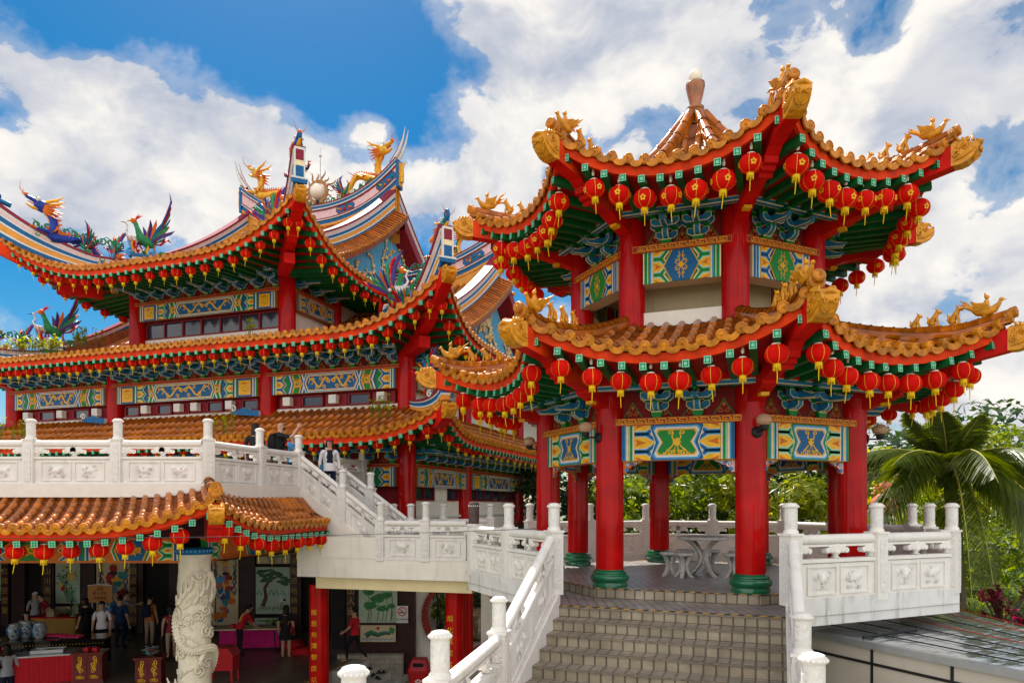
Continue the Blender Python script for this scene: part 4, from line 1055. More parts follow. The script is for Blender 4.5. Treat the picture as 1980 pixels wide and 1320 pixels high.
for (dx, dy, lab) in ((-.62, -.05, 'round stone stool, hindmost of the pair beside the table away from the palm'), (-.42, -.28, 'round stone stool in front of the table, away from the palm'), (-.18, .62, 'round stone stool behind the stone table, hidden mostly by its legs'), (.42, -.45, 'round stone stool in front of the table, next to the thick column'), (.66, .02, 'round stone stool half hidden behind the thick red column'), (.3, .58, 'round stone stool behind the table on the palm side')):
    p = TC+V((dx, dy, 0))
    if stl is None:
        stl = thing('stone_stool', lab, 'stool', p, 'stone stools round the table')
        mb = MB(); mb.lathe(p, [(.17, .385), (.185, .39), (.185, .43), (.17, .438), (.001, .44)], 24, 'cast_stone'); mb.build('seat', stl)
        for k in range(4): mb = MB(); curved_legs(mb, p, 1, .15, .05, .15, 0, .39, .06, 'cast_stone', .5+k*pi/2); mb.build('leg', stl)
    else: copy_tree(stl, p, random.uniform(0, 2), lab)
# ------------------------------------------------------------------ the main temple hall behind the terrace
TC0 = V((-3.0, 20.0, 0)); TD1 = V((-.9464, .3230, 0)); TD2 = V((.3230, .9464, 0))
def T(s, t, z=0.0): return TC0+TD1*s+TD2*t+EZ*z
AF = atan2(-TD2.y, -TD2.x); AR = atan2(-TD1.y, -TD1.x)      # directions of the front and of the near side
TEM = thing('temple_hall', 'large three-storey temple hall with curved striped ridges, dragons and orange tile roofs behind the terrace', 'temple', T(7.8, 7.1, 0))
TO = ORG[TEM.name]
SC_, TC_ = 7.8, 7.09

def sweep_wall(mb, pts, hs, th, bands, side=None):
    """wall of painted bands standing on a path; bands = (from, to, material, extra thickness)"""
    n = len(pts); fr = []
    for i in range(n):
        a, b = pts[max(i-1, 0)], pts[min(i+1, n-1)]; d = V((b.x-a.x, b.y-a.y, 0)).normalized(); fr.append(V((-d.y, d.x, 0)))
    for f0, f1, m, dt in bands:
        g = []
        for p, h, y in zip(pts, hs, fr):
            w = th/2+dt; g.append([p+y*w+EZ*(f0*h), p+y*w+EZ*(f1*h), p-y*w+EZ*(f1*h), p-y*w+EZ*(f0*h)])
        mb.grid(g, m, False, closed=True); mb.poly(g[0], m); mb.poly(g[-1], m)
RIDGE_BANDS = [(0, .14, 'paint_blue', .02), (.14, .20, 'paint_white', .03), (.20, .42, 'stripe_orange', 0), (.42, .48, 'paint_white', .015), (.48, .64, 'paint_blue', .01), (.64, .70, 'paint_white', .02), (.70, .80, 'paint_pink', .03), (.80, .88, 'paint_white', .04), (.88, 1.0, 'paint_maroon', .07)]
MAIN_BANDS = [(0, .10, 'stripe_orange', 0), (.10, .27, 'paint_blue', -.02), (.27, .31, 'paint_white', .03), (.31, .35, 'paint_maroon', .04), (.35, .72, 'paint_pink', -.01), (.72, .77, 'paint_maroon', .03), (.77, .82, 'paint_white', .05), (.82, .92, 'paint_blue', .06), (.92, .96, 'paint_white', .07), (.96, 1.0, 'paint_maroon', .10)]

def dragon(L=2.2, body='dragon_gold', belly='paint_yellow', crest='paint_orange', n=34, rear=.62):
    """glazed dragon, head towards +X, coiling along X; base at z=0"""
    mb = MB(); pts = []; rad = []
    for i in range(n+1):
        t = i/n; x = L*(.42-.92*t); z = .16*L*(.55+.45*cos(t*2*pi*1.6+.2))*(1-.25*t)+.05*L
        if t < .22: u = (1-t/.22); z += rear*.30*L*u**1.3; x -= .10*L*sin(u*pi*.9)
        pts.append(V((x, .07*L*sin(t*7), z))); rad.append(L*.060*(1-.75*max(0, (t-.35)/.65)**1.2)*(0.8+.2*min(1, t*6)))
    mb.tube(pts, rad, 9, lambda a, b: belly if b in (5, 6, 7) else body)
    for i in range(2, n, 1):
        p = pts[i]; d = (pts[i-1]-pts[i+1]).normalized(); up = EZ-d*d.z; up.normalize(); r = rad[i]
        mb.prism([(-r*.5, r*.8), (r*.5, r*.8), (-r*.25, r*2.0)], p+V((0, .006*L, 0)), d, up, V((0, 1, 0)), .012*L, crest)
    for i, s in ((7, 1), (8, -1), (20, 1), (21, -1)):
        p = pts[i]; r = rad[i]; q = p+V((.06*L, s*.09*L, -.02*L)); w = p+V((.14*L, s*.10*L, -.10*L if p.z > .14*L else -.03*L))
        mb.tube([p, q, w], [r*.6, r*.42, r*.3], 6, body)
        for k in (-1, 0, 1): mb.tube([w, w+V((.05*L, k*.025*L, .01*L)), w+V((.075*L, k*.035*L, -.02*L))], [r*.22, r*.18, .002], 4, crest)
        mb.tube([p, p+V((-.06*L, s*.07*L, .06*L)), p+V((-.12*L, s*.08*L, .12*L))], [r*.3, r*.2, .003], 4, crest)
    # head
    h = pts[0]; s = L*.115
    mb.ball(h+V((.2*s, 0, .1*s)), s*.75, body, 9, 7, (1.2, .9, .9))
    mb.tube([h+V((.3*s, 0, .3*s)), h+V((1.2*s, 0, .45*s)), h+V((2.0*s, 0, .55*s))], [s*.55, s*.42, s*.3], 8, body, flat=.6)
    mb.ball(h+V((2.05*s, 0, .72*s)), s*.26, crest, 7, 5)
    mb.tube([h+V((.3*s, 0, -.3*s)), h+V((1.1*s, 0, -.42*s)), h+V((1.75*s, 0, -.25*s))], [s*.4, s*.3, s*.16], 7, belly, flat=.5)
    mb.tube([h+V((.6*s, 0, 0)), h+V((1.7*s, 0, .1*s))], [s*.2, s*.08], 6, 'red_paint', flat=.4)
    for q in (-1, 1):
        mb.ball(h+V((.75*s, q*.48*s, .62*s)), s*.26, 'paint_white', 7, 5); mb.ball(h+V((.88*s, q*.58*s, .65*s)), s*.13, 'black_iron', 6, 4)
        mb.tube([h+V((.0, q*.35*s, .6*s)), h+V((-.9*s, q*.6*s, 1.2*s)), h+V((-1.5*s, q*.7*s, 1.9*s))], [s*.2, s*.15, s*.03], 5, belly); mb.tube([h+V((-.8*s, q*.58*s, 1.1*s)), h+V((-1.7*s, q*.8*s, 1.2*s))], [s*.12, .004], 4, belly)
        mb.tube([h+V((1.9*s, q*.2*s, .5*s)), h+V((2.6*s, q*.7*s, .9*s)), h+V((2.7*s, q*1.0*s, 1.6*s))], [s*.07, s*.05, .003], 4, crest)
        for k in range(4):
            mb.tube([h+V((-.1*s, q*.5*s, .2*s-k*.2*s)), h+V((-1.0*s, q*.9*s, .3*s-k*.35*s)), h+V((-1.7*s, q*1.0*s, .6*s-k*.5*s))], [s*.18, s*.14, .004], 4, crest)
    # tail flames
    e = pts[-1]
    for k in range(5): mb.tube([e, e+V((-.07*L, (k-2)*.012*L, .02*L+(k-2)*.03*L)), e+V((-.17*L, (k-2)*.015*L, .05*L+(k-2)*.05*L))], [L*.02, L*.026, .003], 5, crest)
    # cloud scrolls it rides on
    rnd = random.Random(int(L*100))
    for k in range(int(9*L/2)):
        x = L*(.35-.85*k/(9*L/2)); sp = spiral(x, .035*L, .045*L, .008*L, rnd.uniform(0, 6), 1.3, 10)
        mb.tube([V((a, (-1)**k*.05*L, max(b, .01))) for a, b in sp], .013*L, 5, ('dragon_green', 'paint_white', 'dragon_green')[k % 3])
    return mb
def phoenix(S=1.0, seed=1):
    """glazed phoenix with spread tail plumes, facing +X"""
    mb = MB(); rnd = random.Random(seed)
    mb.tube([V((-.12, 0, .30))*S, V((0, 0, .33))*S, V((.14, 0, .42))*S, V((.20, 0, .60))*S, V((.24, 0, .70))*S], [.07*S, .12*S, .09*S, .05*S, .05*S], 8, 'dragon_green'); mb.ball(V((.27, 0, .74))*S, .065*S, 'paint_orange', 8, 6); mb.tube([V((.3, 0, .74))*S, V((.41, 0, .70))*S], [.03*S, .003], 5, 'gold')
    for k in range(3): mb.tube([V((.24, 0, .78))*S, V((.16-.03*k, (k-1)*.03, .92-.02*k))*S], [.02*S, .004], 4, 'red_paint')
    for s in (-1, 1):
        for k in range(5):
            a = .5+.28*k; mb.prism([(0, -.04), (.42-.03*k, -.03), (.52-.03*k, .02), (.1, .05)], V((-.02, s*.09, .36))*S, V((-cos(a)*S, s*.45*S, sin(a)*S)), V((sin(a)*S, 0, cos(a)*S)), V((0, s, 0)), .02*S, ('paint_violet', 'dragon_green', 'paint_blue', 'paint_orange', 'paint_violet')[k])
        mb.tube([V((0, s*.05, .28))*S, V((.02, s*.05, 0))*S], .02*S, 5, 'gold')
    for k in range(7):
        a = -.3+.22*k; y = (k-3)*.07
        mb.tube([V((-.1, 0, .32))*S, V((-.32, y, .42+.09*k))*S, V((-.50+.02*k, y*1.6, .62+.10*k))*S, V((-.62+.05*k, y*2, .60+.13*k))*S], [.035*S, .05*S, .045*S, .005*S], 5, ('red_paint', 'dragon_green', 'paint_orange', 'paint_blue', 'dragon_green', 'red_paint', 'paint_violet')[k], flat=.4)
    for k in range(14):
        a = rnd.uniform(0, 6.28); b = V((rnd.uniform(-.3, .3), rnd.uniform(-.15, .15), .05)); c = b+V((cos(a)*.12, sin(a)*.12, rnd.uniform(.15, .45))); mb.tube([b*S, b.lerp(c, .6)*S+V((.03, 0, 0)), c*S], [.025*S, .018*S, .005], 4, rnd.choice(['paint_orange', 'dragon_green', 'paint_yellow', 'red_paint', 'paint_sky']))
    for k in range(6): mb.tube([V((a, (-1)**k*.06, b))*S for a, b in spiral(-.3+.12*k, .09, .10, .02, k, 1.2, 9)], .028*S, 5, ('dragon_green', 'paint_white', 'paint_sky')[k % 3])
    return mb
def crane(S=1.0):
    mb = MB()
    mb.tube([V((-.32, 0, .50))*S, V((-.1, 0, .55))*S, V((.12, 0, .58))*S, V((.22, 0, .66))*S], [.03*S, .12*S, .11*S, .05*S], 8, lambda a, b: 'black_iron' if a == 0 else 'crane_white')
    mb.tube([V((.2, 0, .64))*S, V((.28, 0, .78))*S, V((.20, 0, .92))*S, V((.26, 0, 1.02))*S], [.045*S, .03*S, .025*S, .03*S], 6, 'crane_white'); mb.ball(V((.28, 0, 1.04))*S, .04*S, 'crane_white', 7, 5); mb.tube([V((.3, 0, 1.04))*S, V((.46, 0, .99))*S], [.018*S, .003], 5, 'black_iron')
    for s in (-1, 1): mb.tube([V((.02, s*.04, .5))*S, V((.0, s*.04, .28))*S, V((.03, s*.04, .08))*S], [.02*S, .013*S, .015*S], 5, 'black_iron')
    for s in (-1, 1): mb.prism([(-.32, -.02), (.1, -.06), (.14, .06), (-.1, .10), (-.34, .05)], V((0, s*.11, .57))*S, V((S, 0, 0)), EZ*S, V((0, s, 0)), .03*S, 'crane_white')
    mb.lathe((0, 0, 0), [(.16*S, 0), (.14*S, .05*S), (.09*S, .10*S), (.001, .12*S)], 8, 'paint_blue', False)
    return mb
DG = {k: dragon(2.0, *v).mesh('dragon_figure') for k, v in {'gold': ('dragon_gold', 'paint_yellow', 'paint_orange'), 'blue': ('dragon_blue', 'paint_yellow', 'paint_orange'), 'green': ('dragon_green', 'paint_yellow', 'paint_orange')}.items()}
ME_PHX = phoenix().mesh('phoenix_figure'); ME_CRN = crane().mesh('crane_figure')
def scroll_band(mb, O, ex, L, h, seed=1):
    """openwork green scrolls standing on a ridge"""
    rnd = random.Random(seed); n = int(L/(h*.8))
    for i in range(n):
        x = L*(i+.5)/n; f = 1 if i % 2 else -1
        mb.tube([O+ex*(x+a*f)+EZ*max(0, b) for a, b in spiral(0, h*.5, h*.45, h*.1, pi, 1.3, 12)], h*.09, 5, 'dragon_green'); mb.tube([O+ex*(x-h*.4*f), O+ex*(x+h*.1*f)+EZ*h*.8, O+ex*(x+h*.5*f)+EZ*(h*1.05)], [h*.10, h*.08, h*.02], 4, ('dragon_green', 'paint_sky')[i % 2])

def pedestal(mb, c, ex, ey, w, h):
    for z0, z1, k, m in ((0, .2, 1.0, 'paint_blue'), (.2, .28, 1.1, 'paint_white'), (.28, .5, .9, 'stripe_orange'), (.5, .58, 1.05, 'paint_white'), (.58, .76, .9, 'paint_green'), (.76, .88, 1.15, 'paint_white'), (.88, 1.0, 1.3, 'paint_blue')):
        mb.box(c+EZ*(h*(z0+z1)/2), (w*k, w*k, h*(z1-z0)), m, (ex, ey, EZ))

def rect_slopes(As, At, db, dz, w, z0, H, pw, bt_f, bt_s, agf=None):
    O = T(SC_, TC_); Qm = At
    out = {}
    for key, ang, Bc, A, bt, ag in (('front', AF, At, As, bt_f, agf), ('near', AR, As, At, bt_s, None), ('back', AF+pi, At, As, bt_f, agf), ('far', AR+pi, As, At, bt_s, None)):
        out[key] = Slope(O, ang, Bc, A, 1.0, db, dz, w, 2.4, z0, H, Qm, pw, bt, ag)
    return out

def corner(roof, S, sgn, beam_len, zc, big=True, head=True, beast=True, tall=1.0):
    """red corner beam, beast head; S's corner at +A (sgn) """
    tip = S.P(sgn*S.A, S.Bc); cd = (S.n+S.e*sgn).normalized(); ey = V((-cd.y, cd.x, 0))
    pts = S.hip(sgn, 10); pr = []
    L = beam_len; mb = MB()
    n = 8; top = []; bot = []
    for j in range(n+1):
        d = L*j/n/sqrt(2); a = S.A-d; b = S.Bc-d; z = S.P(sgn*a, b).z
        top.append((-L*j/n+.08, z-.12)); bot.append((-L*j/n+.08, z-.50-(.10 if j > 3 else 0)))
    mb.prism(top+bot[::-1], V((tip.x, tip.y, 0))+ey*.14, cd, EZ, ey, .28, 'red_fascia', 'red_paint')
    for k in range(5): mb.box(V((tip.x, tip.y, 0))+cd*(-L*.40-.10*k)+EZ*(bot[3][1]-.02+.02*k), (.07, .34, .12), 'red_fascia', (cd, ey, EZ))
    mb.box(V((tip.x, tip.y, 0))+cd*(-L*.85)+EZ*(bot[-1][1]-.10), (L*.5, .30, .30), 'red_paint', (cd, ey, EZ))
    cb = mb.build('corner_beam', roof, TEM)
    if beast: place('beast_head', ME_HEAD, cb, tip+cd*.07-EZ*.31, atan2(cd.y, cd.x), (1.0, 1.2, 1.0), org=TO)
    return tip, cd, ey

def tem_roof(name, SL, sides, sp, rr, soff_b, fh=.18, verge=None, seg=.5, skip=None, zi=None):
    mb = MB()
    for k in ('front', 'near', 'back', 'far'): eave_strip(mb, SL[k], fh, 'red_fascia', .05, .07, 60, .06)
    roof = mb.build(name, TEM, TEM)
    for k in sides:
        mb = MB(); tile_slope(mb, SL[k], sp, rr, seg=seg, cap_n=8, hn=4, dripd=.10, skipf=(skip or {}).get(k)); mb.build('tile_slope', roof, TEM)
    for k in ('front', 'near', 'far'):
        mb = MB(); soffit(mb, SL[k], .22, soff_b[k], 40, sp=.30, rw=.10, rh=.11, zi=zi); mb.build('soffit', roof, TEM)
    return roof

def lantern_row(S, a0, a1, step, lz, lb, text, group, proto=None, palef=None, start=0):
    n = max(1, int(round(abs(a1-a0)/step)))
    for j in range(n+1):
        a = a0+(a1-a0)*j/n; p = S.P(a, S.eave_b(a)-lb)
        pr = LAN_P if palef and palef(j) else LAN_S
        adj = 'faded pink' if pr is LAN_P else 'red'
        hang(pr, (p.x+random.uniform(-.015, .015), p.y, p.z-lz+random.uniform(-.02, .02)), f'{adj} lantern, {ordinal(j+start)} from the near corner under the {text}', group)

# ---- roofs
S_TOW = rect_slopes(5.64, 9.14, .30, 1.25, 4.2, 8.58, 4.30, 1.75, 0, 3.4, 3.4)
S_MID = rect_slopes(10.0, 9.29, .25, 1.25, 3.6, 5.93, 3.9, 1.8, 0, 7.8, 7.8)
S_LOW = rect_slopes(10.0, 9.29, .22, .72, 3.0, 3.16, .95, 1.15, 7.09, 7.8, None)
for S in S_LOW.values(): S.Q = 2.2
def sk_mid(a): return False
R_TOW = tem_roof('tower_roof', S_TOW, ('front', 'near', 'back'), .25, .068, {'front': 6.1, 'near': 3.0, 'far': 3.0}, zi=8.62)
R_MID = tem_roof('middle_roof', S_MID, ('front', 'near'), .25, .068, {'front': 7.0, 'near': 7.7, 'far': 7.7}, zi=5.76)
R_LOW = tem_roof('skirt_roof', S_LOW, ('front', 'near'), .25, .068, {'front': 7.0, 'near': 7.7, 'far': 7.7}, zi=3.10)

def hip_dress(roof, S, sgn, q_ped, hr, kind, ped=True, drag=True, wall=True, dsc=1.0, tipboard=True, phx=True):
    """striped hip ridge with pedestal, dragon and tip board on a corner"""
    tip, cd, ey = corner(roof, S, sgn, 2.6, 0)
    pts = []
    n = 14
    for i in range(n+1):
        d = q_ped*i/n; pts.append(S.P(sgn*(S.A-d), S.Bc-d))
    hs = [hr*(1.45-.75*min(1, (i/n)*1.6)+.05) for i in range(n+1)]
    mb = MB(); sweep_wall(mb, pts, hs, .22, RIDGE_BANDS); 
    # scroll curl and tall painted board at the tip
    top = pts[0]+EZ*hs[0]
    mb.tube([top+cd*(-.30), top+cd*.0+EZ*.10]+[top+cd*(.05+a)+EZ*(.22+b) for a, b in spiral(0, 0, .16, .04, -1.2, .9, 10)], [.09]+[.08]+[.045]*10, 6, 'paint_blue')
    if tipboard:
        x = pts[0]+cd*.13
        for z0, z1, w, m in ((0, .12, .40, 'paint_blue'), (.12, .17, .44, 'paint_white'), (.17, .50, .20, 'paint_blue'), (.50, .66, .30, 'paint_cream'), (.66, .98, .19, 'paint_maroon'), (.98, 1.05, .26, 'paint_white')):
            mb.box(x+EZ*(z0+z1)/2*hr*1.25+EZ*.02, (.06+.02*w, w, (z1-z0)*hr*1.25), m, (cd, ey, EZ))
        for sx in (-1, 1): mb.box(x+EZ*.6*hr*1.25+ey*sx*.125, (.07, .04, .9*hr*1.2), 'paint_white', (cd, ey, EZ))
    mb.build('hip_ridge', roof, TEM)
    rz = atan2(cd.y, cd.x)
    if drag:
        i = 7 if sgn < 0 else 3; p = pts[i]-cd*(.15 if sgn < 0 else 0); place('dragon_figure', DG[kind], roof, p+EZ*(hs[i]*(.92 if sgn < 0 else .80))+cd*.35, rz, (dsc,)*3, org=TO).rotation_euler = (0, -.30, rz)
    for i, sc_ in ((8, .75), (11, .9)):
        place('phoenix_figure', ME_PHX, roof, pts[i]+EZ*(hs[i]*.9), rz+2.2*(i-8)/3-.6, (sc_,)*3, org=TO)
    mb = MB(); scroll_band(mb, pts[3]+EZ*hs[3]*.95, (pts[12]-pts[3]).normalized(), (pts[12]-pts[3]).length, .32, 3); mb.build('scroll_trim', roof, TEM)
    if sgn > 0:
        o_ = place('dragon_figure', DG['gold' if kind == 'blue' else 'blue'], roof, pts[2]+EZ*(hs[2]*.75)+ey*.12, rz, (.62,)*3, org=TO); o_.rotation_euler = (0, -1.05, rz+.15)
    if ped:
        p = pts[-1]; mb = MB(); pedestal(mb, p-EZ*.1, cd, ey, .62, .75); mb.build('pedestal', roof, TEM)
        if phx:
            place('phoenix_figure', ME_PHX, roof, p+EZ*.65-cd*.1, rz+.3, (1.6,)*3, org=TO); place('crane_figure', ME_CRN, roof, p+EZ*.65+cd*.32+ey*.05*sgn, rz+.6, (1.05,)*3, org=TO)
    return pts
def desc_ridge(roof, S, a, b0, b1, h0, h1, n=18):
    """striped ridge running down the slope beside the gable"""
    pts = [S.P(a, b0+(b1-b0)*i/n) for i in range(n+1)]; hs = [h0+(h1-h0)*i/n for i in range(n+1)]
    mb = MB(); sweep_wall(mb, pts, hs, .24, RIDGE_BANDS); return mb, pts
def verge(mb, S, a, sgn, b0, b1, L=.62, sp=.20, r=.05):
    """short tile rolls that hang over the gable edge"""
    n = int(abs(b1-b0)/sp*1.25)
    for i in range(n):
        b = b0+(b1-b0)*(i+.5)/n; p = S.P(a, b); q = p+S.e*(sgn*L)-EZ*.30; d = (q-p).normalized(); 
        mb.tube([p+EZ*.02, p.lerp(q, .5)+EZ*.02, q], [r, r*.95, r*1.05], 7, 'tile'); mb.lathe(q, [(r*1.15, -.01), (r*1.15, .02), (.001, .03)], 8, 'tile_cap', False, frame_from(d))
    m = 16; g = []
    for i in range(m+1):
        b = b0+(b1-b0)*i/m; p = S.P(a, b); g.append([p-EZ*.03, p+S.e*(sgn*L)-EZ*.34, p+S.e*(sgn*L)-EZ*.52, p-EZ*.25])
    mb.grid(g, 'tile_gap', False)
def frame_from(d):
    x = V((0, 0, 1)).cross(d); x = x.normalized() if x.length > 1e-5 else V((1, 0, 0)); return (x, d.cross(x), d)
def gable(roof, SF, a, sgn, b1, z_lo, seed=3):
    """blue gable field with a cream scroll border and gilded flowering branches"""
    O = SF.O+SF.e*a; nn = SF.e*sgn; ex = SF.n           # plane spanned by n (outward of the front) and z
    mb = MB(); n = 14
    prof = [(b1*i/n, SF.z(a*.999, b1*i/n)-.30) for i in range(n+1)]      # front half, b from 0 to b1
    out = [(-b, z) for b, z in reversed(prof)]+prof[1:]
    lo = [(b1, z_lo), (-b1, z_lo)]
    mb.poly([O+ex*b+EZ*z for b, z in out+lo], 'gable_blue')
    # border band
    for k, (d0, d1, m) in enumerate(((.0, .10, 'red_board'), (.10, .24, 'paint_cream'), (.24, .28, 'paint_yellow'))):
        g = []
        for b, z in out: g.append([O+nn*(.02+.01*k)+ex*b+EZ*(z-d0*1.2), O+nn*(.02+.01*k)+ex*b+EZ*(z-d1*1.2)])
        mb.grid(g, m, False)
    rnd = random.Random(seed)
    for b, z in out[1:-1]:
        for q in (-.35, .35):
            c = spiral(0, 0, .05, .015, rnd.uniform(0, 6), 1.2, 8); rib(mb, O+ex*(b+q*.4)+EZ*(z-.20)+nn*.042, ex, EZ, nn, c, .03, 'key_orange')
    gb = mb.build('gable', roof, TEM)
    # branches
    mb = MB()
    def inside(b, z): return abs(b) < b1*.92 and z > z_lo+.1 and z < SF.z(a*.999, abs(b))-.85
    def grow(b, z, an, L, r, dep):
        pts = [(b, z)]
        for k in range(5):
            an += rnd.uniform(-.45, .45); b2, z2 = b+cos(an)*L/5, z+sin(an)*L/5
            if not inside(b2, z2): break
            b, z = b2, z2; pts.append((b, z))
        if len(pts) < 2: return
        mb.tube([O+nn*.05+ex*p[0]+EZ*p[1] for p in pts], [r*(1-.4*i/len(pts)) for i in range(len(pts))], 5, 'vine_gold')
        for i, p in enumerate(pts[1:]):
            for k in range(1):
                c = O+nn*.055+ex*(p[0]+rnd.uniform(-.1, .1))+EZ*(p[1]+rnd.uniform(-.1, .1)); mb.ball(c, rnd.uniform(.05, .085), 'vine_gold' if rnd.random() < .5 else 'paint_cream', 6, 4)
            if dep > 0 and rnd.random() < .55: grow(p[0], p[1], an+rnd.choice((-1, 1))*rnd.uniform(.5, 1.2), L*.72, r*.72, dep-1)
    for k in range(6):
        bb = b1*.8*(-1+2*k/5)*.9; grow(bb, z_lo+.15, pi/2+rnd.uniform(-.5, .5), 1.9, .06, 2)
    for k in range(7):
        bb = rnd.uniform(-.6, .6)*b1; zz = z_lo+rnd.uniform(.3, 1)*max(.2, SF.z(a*.999, abs(bb))-z_lo-1.2)
        if inside(bb, zz): grow(bb, zz, rnd.uniform(0, 3.1), 1.3, .05, 1)
    mb.build('gable_branches', gb, TEM)

# tower: ridge, descending ridges, gables
def main_ridge(roof, SF, hl, z0, rise, h, sideonly=None, prongs=True, x0=None, bands=MAIN_BANDS, pw=2.3):
    pts = []; hs = []; n = 24
    lo, hi = (-hl, hl) if x0 is None else x0
    for i in range(n+1):
        x = lo+(hi-lo)*i/n; u = abs(x)/hl if x0 is None else max(0, (x-lo)/(hi-lo))
        pts.append(SF.O+SF.e*x+EZ*(z0+rise*u**pw)); hs.append(h*(1+.25*u**3))
    mb = MB(); sweep_wall(mb, pts, hs, .30, bands)
    # filler under the lifted ends
    g = [[p+SF.n*.12-EZ*.0, V((p.x, p.y, z0-1.0))+SF.n*.12] for p in pts]; mb.grid(g, 'stripe_orange', False); g = [[p-SF.n*.12, V((p.x, p.y, z0-1.0))-SF.n*.12] for p in pts]; mb.grid(g, 'stripe_orange', False)
    # painted cartouches with flowers on the pink field
    for s in (1, -1):
        for f in (.12, .36, .64, .88):
            i = int(f*n); p, q = pts[i], pts[min(i+3, n)]; hh = (hs[i]+hs[min(i+3, n)])/2; ex = (q-p); L = ex.length*.95; ex.normalize(); up = SF.n.cross(ex)*(1); up = up if up.z > 0 else -up
            O = p.lerp(q, .5)+EZ*(hh*.535)+SF.n*(s*.15)
            k = .16*hh
            mb.poly([O+SF.n*(s*.004)+ex*x+up*z for x, z in ((-L*.5, 0), (-L*.42, k*.95), (L*.42, k*.95), (L*.5, 0), (L*.42, -k*.95), (-L*.42, -k*.95))], 'paint_maroon')
            mb.poly([O+SF.n*(s*.008)+ex*x+up*z for x, z in ((-L*.47, 0), (-L*.40, k*.82), (L*.40, k*.82), (L*.47, 0), (L*.40, -k*.82), (-L*.40, -k*.82))], 'paint_blue')
            rnd = random.Random(int(f*100)+s)
            for _ in range(12): mb.ball(O+SF.n*(s*.01)+ex*(rnd.uniform(-.38, .38)*L)+up*(rnd.uniform(-.6, .6)*k), rnd.uniform(.03, .06), rnd.choice(['dragon_green', 'dragon_green', 'paint_orange', 'red_paint', 'paint_yellow']), 6, 4)
    if prongs:
        for e_, sg in ((0, -1), (n, 1)):
            if x0 is not None and sg < 0: continue
            p = pts[e_]+EZ*(hs[e_]*.95)
            for s in (-1, 1):
                b = p+SF.n*(s*.13)
                mb.tube([b-SF.e*(sg*.25)-EZ*.12, b+SF.e*(sg*.06)+EZ*.30, b+SF.e*(sg*.26)+EZ*.75, b+SF.e*(sg*.38)+EZ*1.25], [.09, .075, .045, .006], 6, lambda a, q: 'paint_maroon' if q < 2 else 'paint_white')
            mb.box(pts[e_]+EZ*hs[e_]*.45+SF.e*(sg*.04), (.10, .40, hs[e_]*.95), 'paint_blue', (SF.e, SF.n, EZ)); mb.box(pts[e_]+EZ*hs[e_]*.45+SF.e*(sg*.10), (.05, .26, hs[e_]*.8), 'dragon_gold', (SF.e, SF.n, EZ))
            mb.tube([pts[e_]+SF.e*(sg*.15)+EZ*v for v in (.2, .5, .8)]+[pts[e_]+SF.e*(sg*.3)+EZ*1.0], [.09, .11, .09, .02], 6, 'dragon_gold')
    return mb.build('main_ridge', roof, TEM), pts, hs
F = S_TOW['front']
MR, rp, rh = main_ridge(R_TOW, F, 3.75, 12.78, 1.15, .92)
for sg in (1, -1):
    place('phoenix_figure', ME_PHX, MR, rp[12+sg*4]+EZ*rh[12+sg*4], atan2(F.e.y*sg, F.e.x*sg), (.9,)*3, org=TO)
    mb = MB(); scroll_band(mb, rp[12+sg*3]+EZ*rh[12+sg*3]*.98, (rp[12+sg*8]-rp[12+sg*3]).normalized(), 1.6, .36, 6); mb.build('scroll_trim', MR, TEM)
    i = 12+sg*8; p = rp[i]+EZ*(rh[i]*.98); d = F.e*sg; rz = atan2(d.y, d.x)
    place('dragon_figure', DG['gold'], MR, p-d*.05, rz, (1.2, 1.2, 1.35), org=TO).rotation_euler = (0, -.32, rz)
    mb, pts = desc_ridge(R_TOW, F, sg*3.55, .15, 5.6, .85, .55); mb.build('descending_ridge', R_TOW, TEM)
    mb = MB(); verge(mb, F, sg*3.6, sg, .1, 6.6); mb.build('gable_verge', R_TOW, TEM)
    gable(R_TOW, F, sg*3.42, sg, 6.9, 8.9, 5+sg)
    mb, pts = desc_ridge(R_TOW, S_TOW['back'], sg*3.55, .15, 5.6, .85, .55); mb.build('descending_ridge', R_TOW, TEM)
    mb = MB(); 
    B_ = S_TOW['back']; m = 14; g = []
    for i in range(m+1):
        b = .05+6.5*i/m; p = B_.P(-sg*3.4, b); g.append([p, p-B_.e*(sg*.62)*-1*-1-EZ*.30, p-B_.e*(sg*.62)-EZ*.75, p-EZ*.9])
    mb.grid(g, 'red_dark', False); mb.build('barge_board', R_TOW, TEM)
# sun pearl and lightning rod on the ridge
c = F.O+EZ*(13.70); mb = MB(); ex = F.e; en = F.n
mb.ball(c+EZ*.62, .33, 'finial_globe', 16, 12); mb.build('pearl', MR, TEM)
mb = MB(); mb.lathe(c+EZ*.62, [(.36, -.03), (.50, -.03), (.50, .03), (.36, .03), (.36, -.03)], 28, 'beast_brown', False, (ex, EZ, en), caps=False)
for k in range(16):
    a = 2*pi*k/16; r1 = .95 if k % 2 else .78; d = ex*cos(a)+EZ*sin(a); s = -ex*sin(a)+EZ*cos(a)
    mb.tube([c+EZ*.62+d*(.45+(r1-.45)*t)+s*(.05*sin(t*7)) for t in (0, .25, .5, .75, 1)], [.05, .045, .035, .025, .004], 5, 'beast_brown')
mb.lathe(c, [(.2, 0), (.1, .12), (.08, .25)], 8, 'black_iron'); scroll_band(mb, c-ex*1.2+EZ*.02, ex, 2.4, .34, 2); mb.build('sun_rays', MR, TEM)
mb = MB(); q = c+TD2*.25+F.e*-.05; mb.tube([q, q+EZ*1.9, q+EZ*2.6], [.025, .02, .006], 6, 'metal_grey'); mb.ball(q+EZ*2.25, .06, 'metal_grey', 6, 5); mb.build('lightning_rod', MR, TEM)
